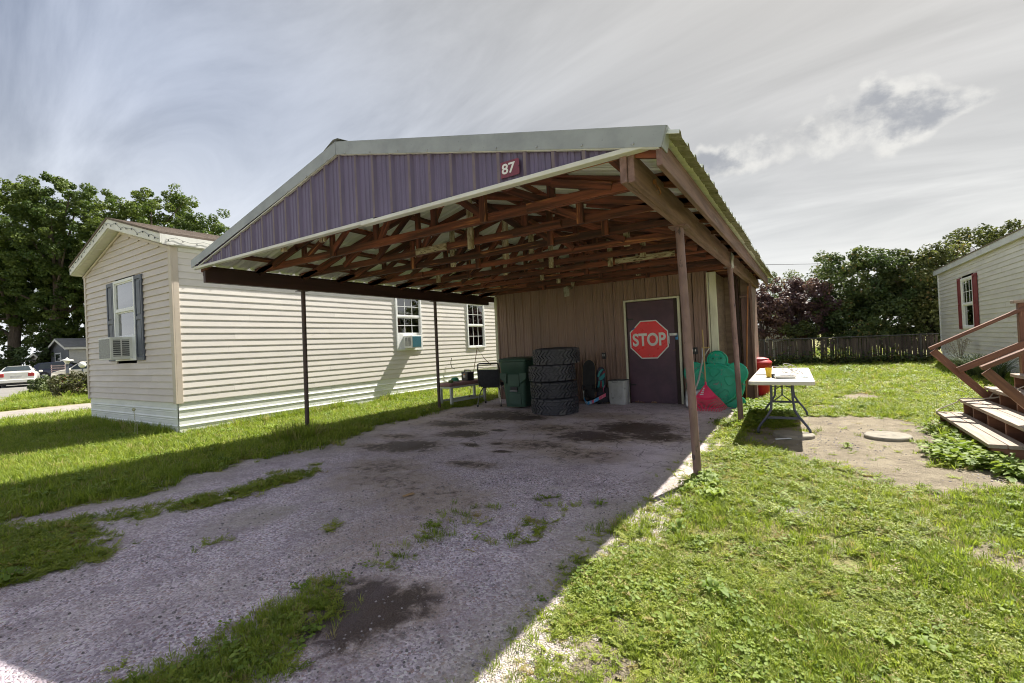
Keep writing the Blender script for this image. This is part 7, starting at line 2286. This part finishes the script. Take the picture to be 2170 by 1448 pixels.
# loose stones on the drive and on the bare earth
GX, GY_, GS = [], [], []
for (r0, r1, dens) in ((0.7, 2.6, 2600), (2.6, 4.6, 850), (4.6, 8.6, 420)):
    x, y = sample(r_, r0, r1, dens)
    on = (x > edge_at(y, EL_Y, EL_X) - 0.1) & (x < edge_at(y, ER_Y, ER_X) + 0.1) & (y < 9.3)
    pr = np.where(on, (0.25 + 0.75 * sm(fbm(x, y, 1.3, 4), 0.4, 0.62)) * sm(5.4 - y, -2.0, 1.5), 0.0)
    pr = np.where(on & (r0 > 4), pr * 0.3, pr)
    pr = np.where(inpoly(x, y, DIRT), 0.10 + 0.9 * sm(fbm(x, y, 2.2, 4), 0.45, 0.65), pr)
    pr = pr * (1 - 0.8 * lawn(x, y))
    for (a_, b_, rx, ry, k_) in STAINS[:3]:
        pr = pr * (1 - 0.9 * np.exp(-((x - a_) / rx) ** 2 - ((y - b_) / ry) ** 2))
    k = r_.random(len(x)) < pr
    n = k.sum()
    GX.append(x[k]); GY_.append(y[k]); GS.append(0.0028 + 0.0075 * r_.random(n) ** 3.0 + 0.0012 * (r0 > 2))
x = np.concatenate(GX); y = np.concatenate(GY_); s_ = np.concatenate(GS)
scatter('gravel', 'loose gravel scattered over the worn driveway', 'gravel', np.stack([x, y, 0.005 + s_ * 0.25], 1), r_.integers(*IDX['pebble'], len(x)), s_, r_, 0.3)

# strappy plants under the neighbour's window, one dry seed head
STR = leafmat('strap_leaf', (0.055, 0.085, 0.035), (0.135, 0.175, 0.080), trans=0.3)
def strappy(label, loc, n, L, seed):
    rq = np.random.default_rng(seed)
    bb = B()
    for k in range(n):
        a = rq.uniform(0, 6.283); q = 0.12 * math.sqrt(rq.random())
        h = L * rq.uniform(0.6, 1.1)
        blade(bb, q * math.cos(a), q * math.sin(a), h, 0.016, a, h * rq.uniform(0.35, 1.0))
    o = bb.solo('strappy_plant', STR, label, 'plant', loc, group='strappy plants by the neighbour wall', fix=False, smooth=True)
    at = o.data.attributes.new('tint', 'FLOAT', 'POINT')
    at.data.foreach_set('value', np.repeat(rq.random(n), 7).astype(np.float32))
strappy('long leaved plant nearest the wooden steps', (3.35, 14.1, 0), 170, 0.75, 61)
strappy('long leaved plant second along the pale wall', (3.40, 14.9, 0), 160, 0.7, 62)
strappy('long leaved plant third along the pale wall', (3.40, 15.7, 0), 160, 0.65, 63)
strappy('long leaved plant farthest along the pale wall', (3.42, 16.5, 0), 140, 0.6, 64)
rq = np.random.default_rng(66)
bb = B()
heads = []
for k in range(22):
    a = rq.uniform(0, 6.283); h = rq.uniform(0.55, 0.95); d_ = rq.uniform(0.05, 0.28)
    tip = (d_ * math.cos(a), d_ * math.sin(a), h)
    bb.tube([(0, 0, 0), (d_ * 0.3 * math.cos(a), d_ * 0.3 * math.sin(a), h * 0.6), tip], 0.005, 4)
    for j in range(9):
        p = np.array(tip) + rq.normal(0, 0.035, 3)
        bb.lathe([(0, -0.012), (0.012, 0), (0, 0.012)], tuple(p), 5)
bb.solo('seed_head_weed', M('dry_stalk', (0.30, 0.25, 0.20), (0.38, 0.35, 0.30), rough=0.9, scale=20), 'tall dry weed gone to seed below the red shutters', 'weed', (3.45, 17.3, 0), fix=False)
# dandelion stalk gone to seed by the mobile home corner
bb = B().tube([(0, 0, 0), (0.02, 0.01, 0.3), (0.01, 0.0, 0.50)], 0.005, 5)
bb.lathe([(0, 0.475), (0.02, 0.485), (0.028, 0.505), (0.02, 0.525), (0, 0.535)], (0.01, 0, 0), 10)
bb.tube([(0.05, 0.02, 0), (0.07, 0.02, 0.28)], 0.005, 5)
bb.solo('seed_stalk', M('pale_stalk', (0.35, 0.34, 0.2), (0.5, 0.48, 0.38), rough=0.9, scale=20), 'single tall seed stalk by the skirting corner of the mobile home', 'weed', (-9.75, 3.18, 0))
# fallen scraps on the drive
for lb, x, y, rz, m_ in (('crumpled pale leaf lying on the drive nearest the left grass strip', -4.55, 2.15, 0.5, M('pale_scrap', (0.5, 0.45, 0.36), rough=0.8)), ('small tan leaf lying on the drive below the stains', -3.05, 2.95, 1.2, M('tan_scrap', (0.40, 0.25, 0.12), rough=0.8))):
    B().sheet([[(-0.05, -0.018, 0.012), (0, -0.03, 0.02), (0.055, -0.01, 0.010)], [(-0.06, 0, 0.018), (0, 0, 0.028), (0.06, 0, 0.014)], [(-0.045, 0.02, 0.010), (0, 0.028, 0.016), (0.05, 0.015, 0.022)]]).solo(
        'fallen_leaf', m_, lb, 'leaf', (x, y, 0.004), rz=rz, smooth=True, group='fallen leaves on the drive')
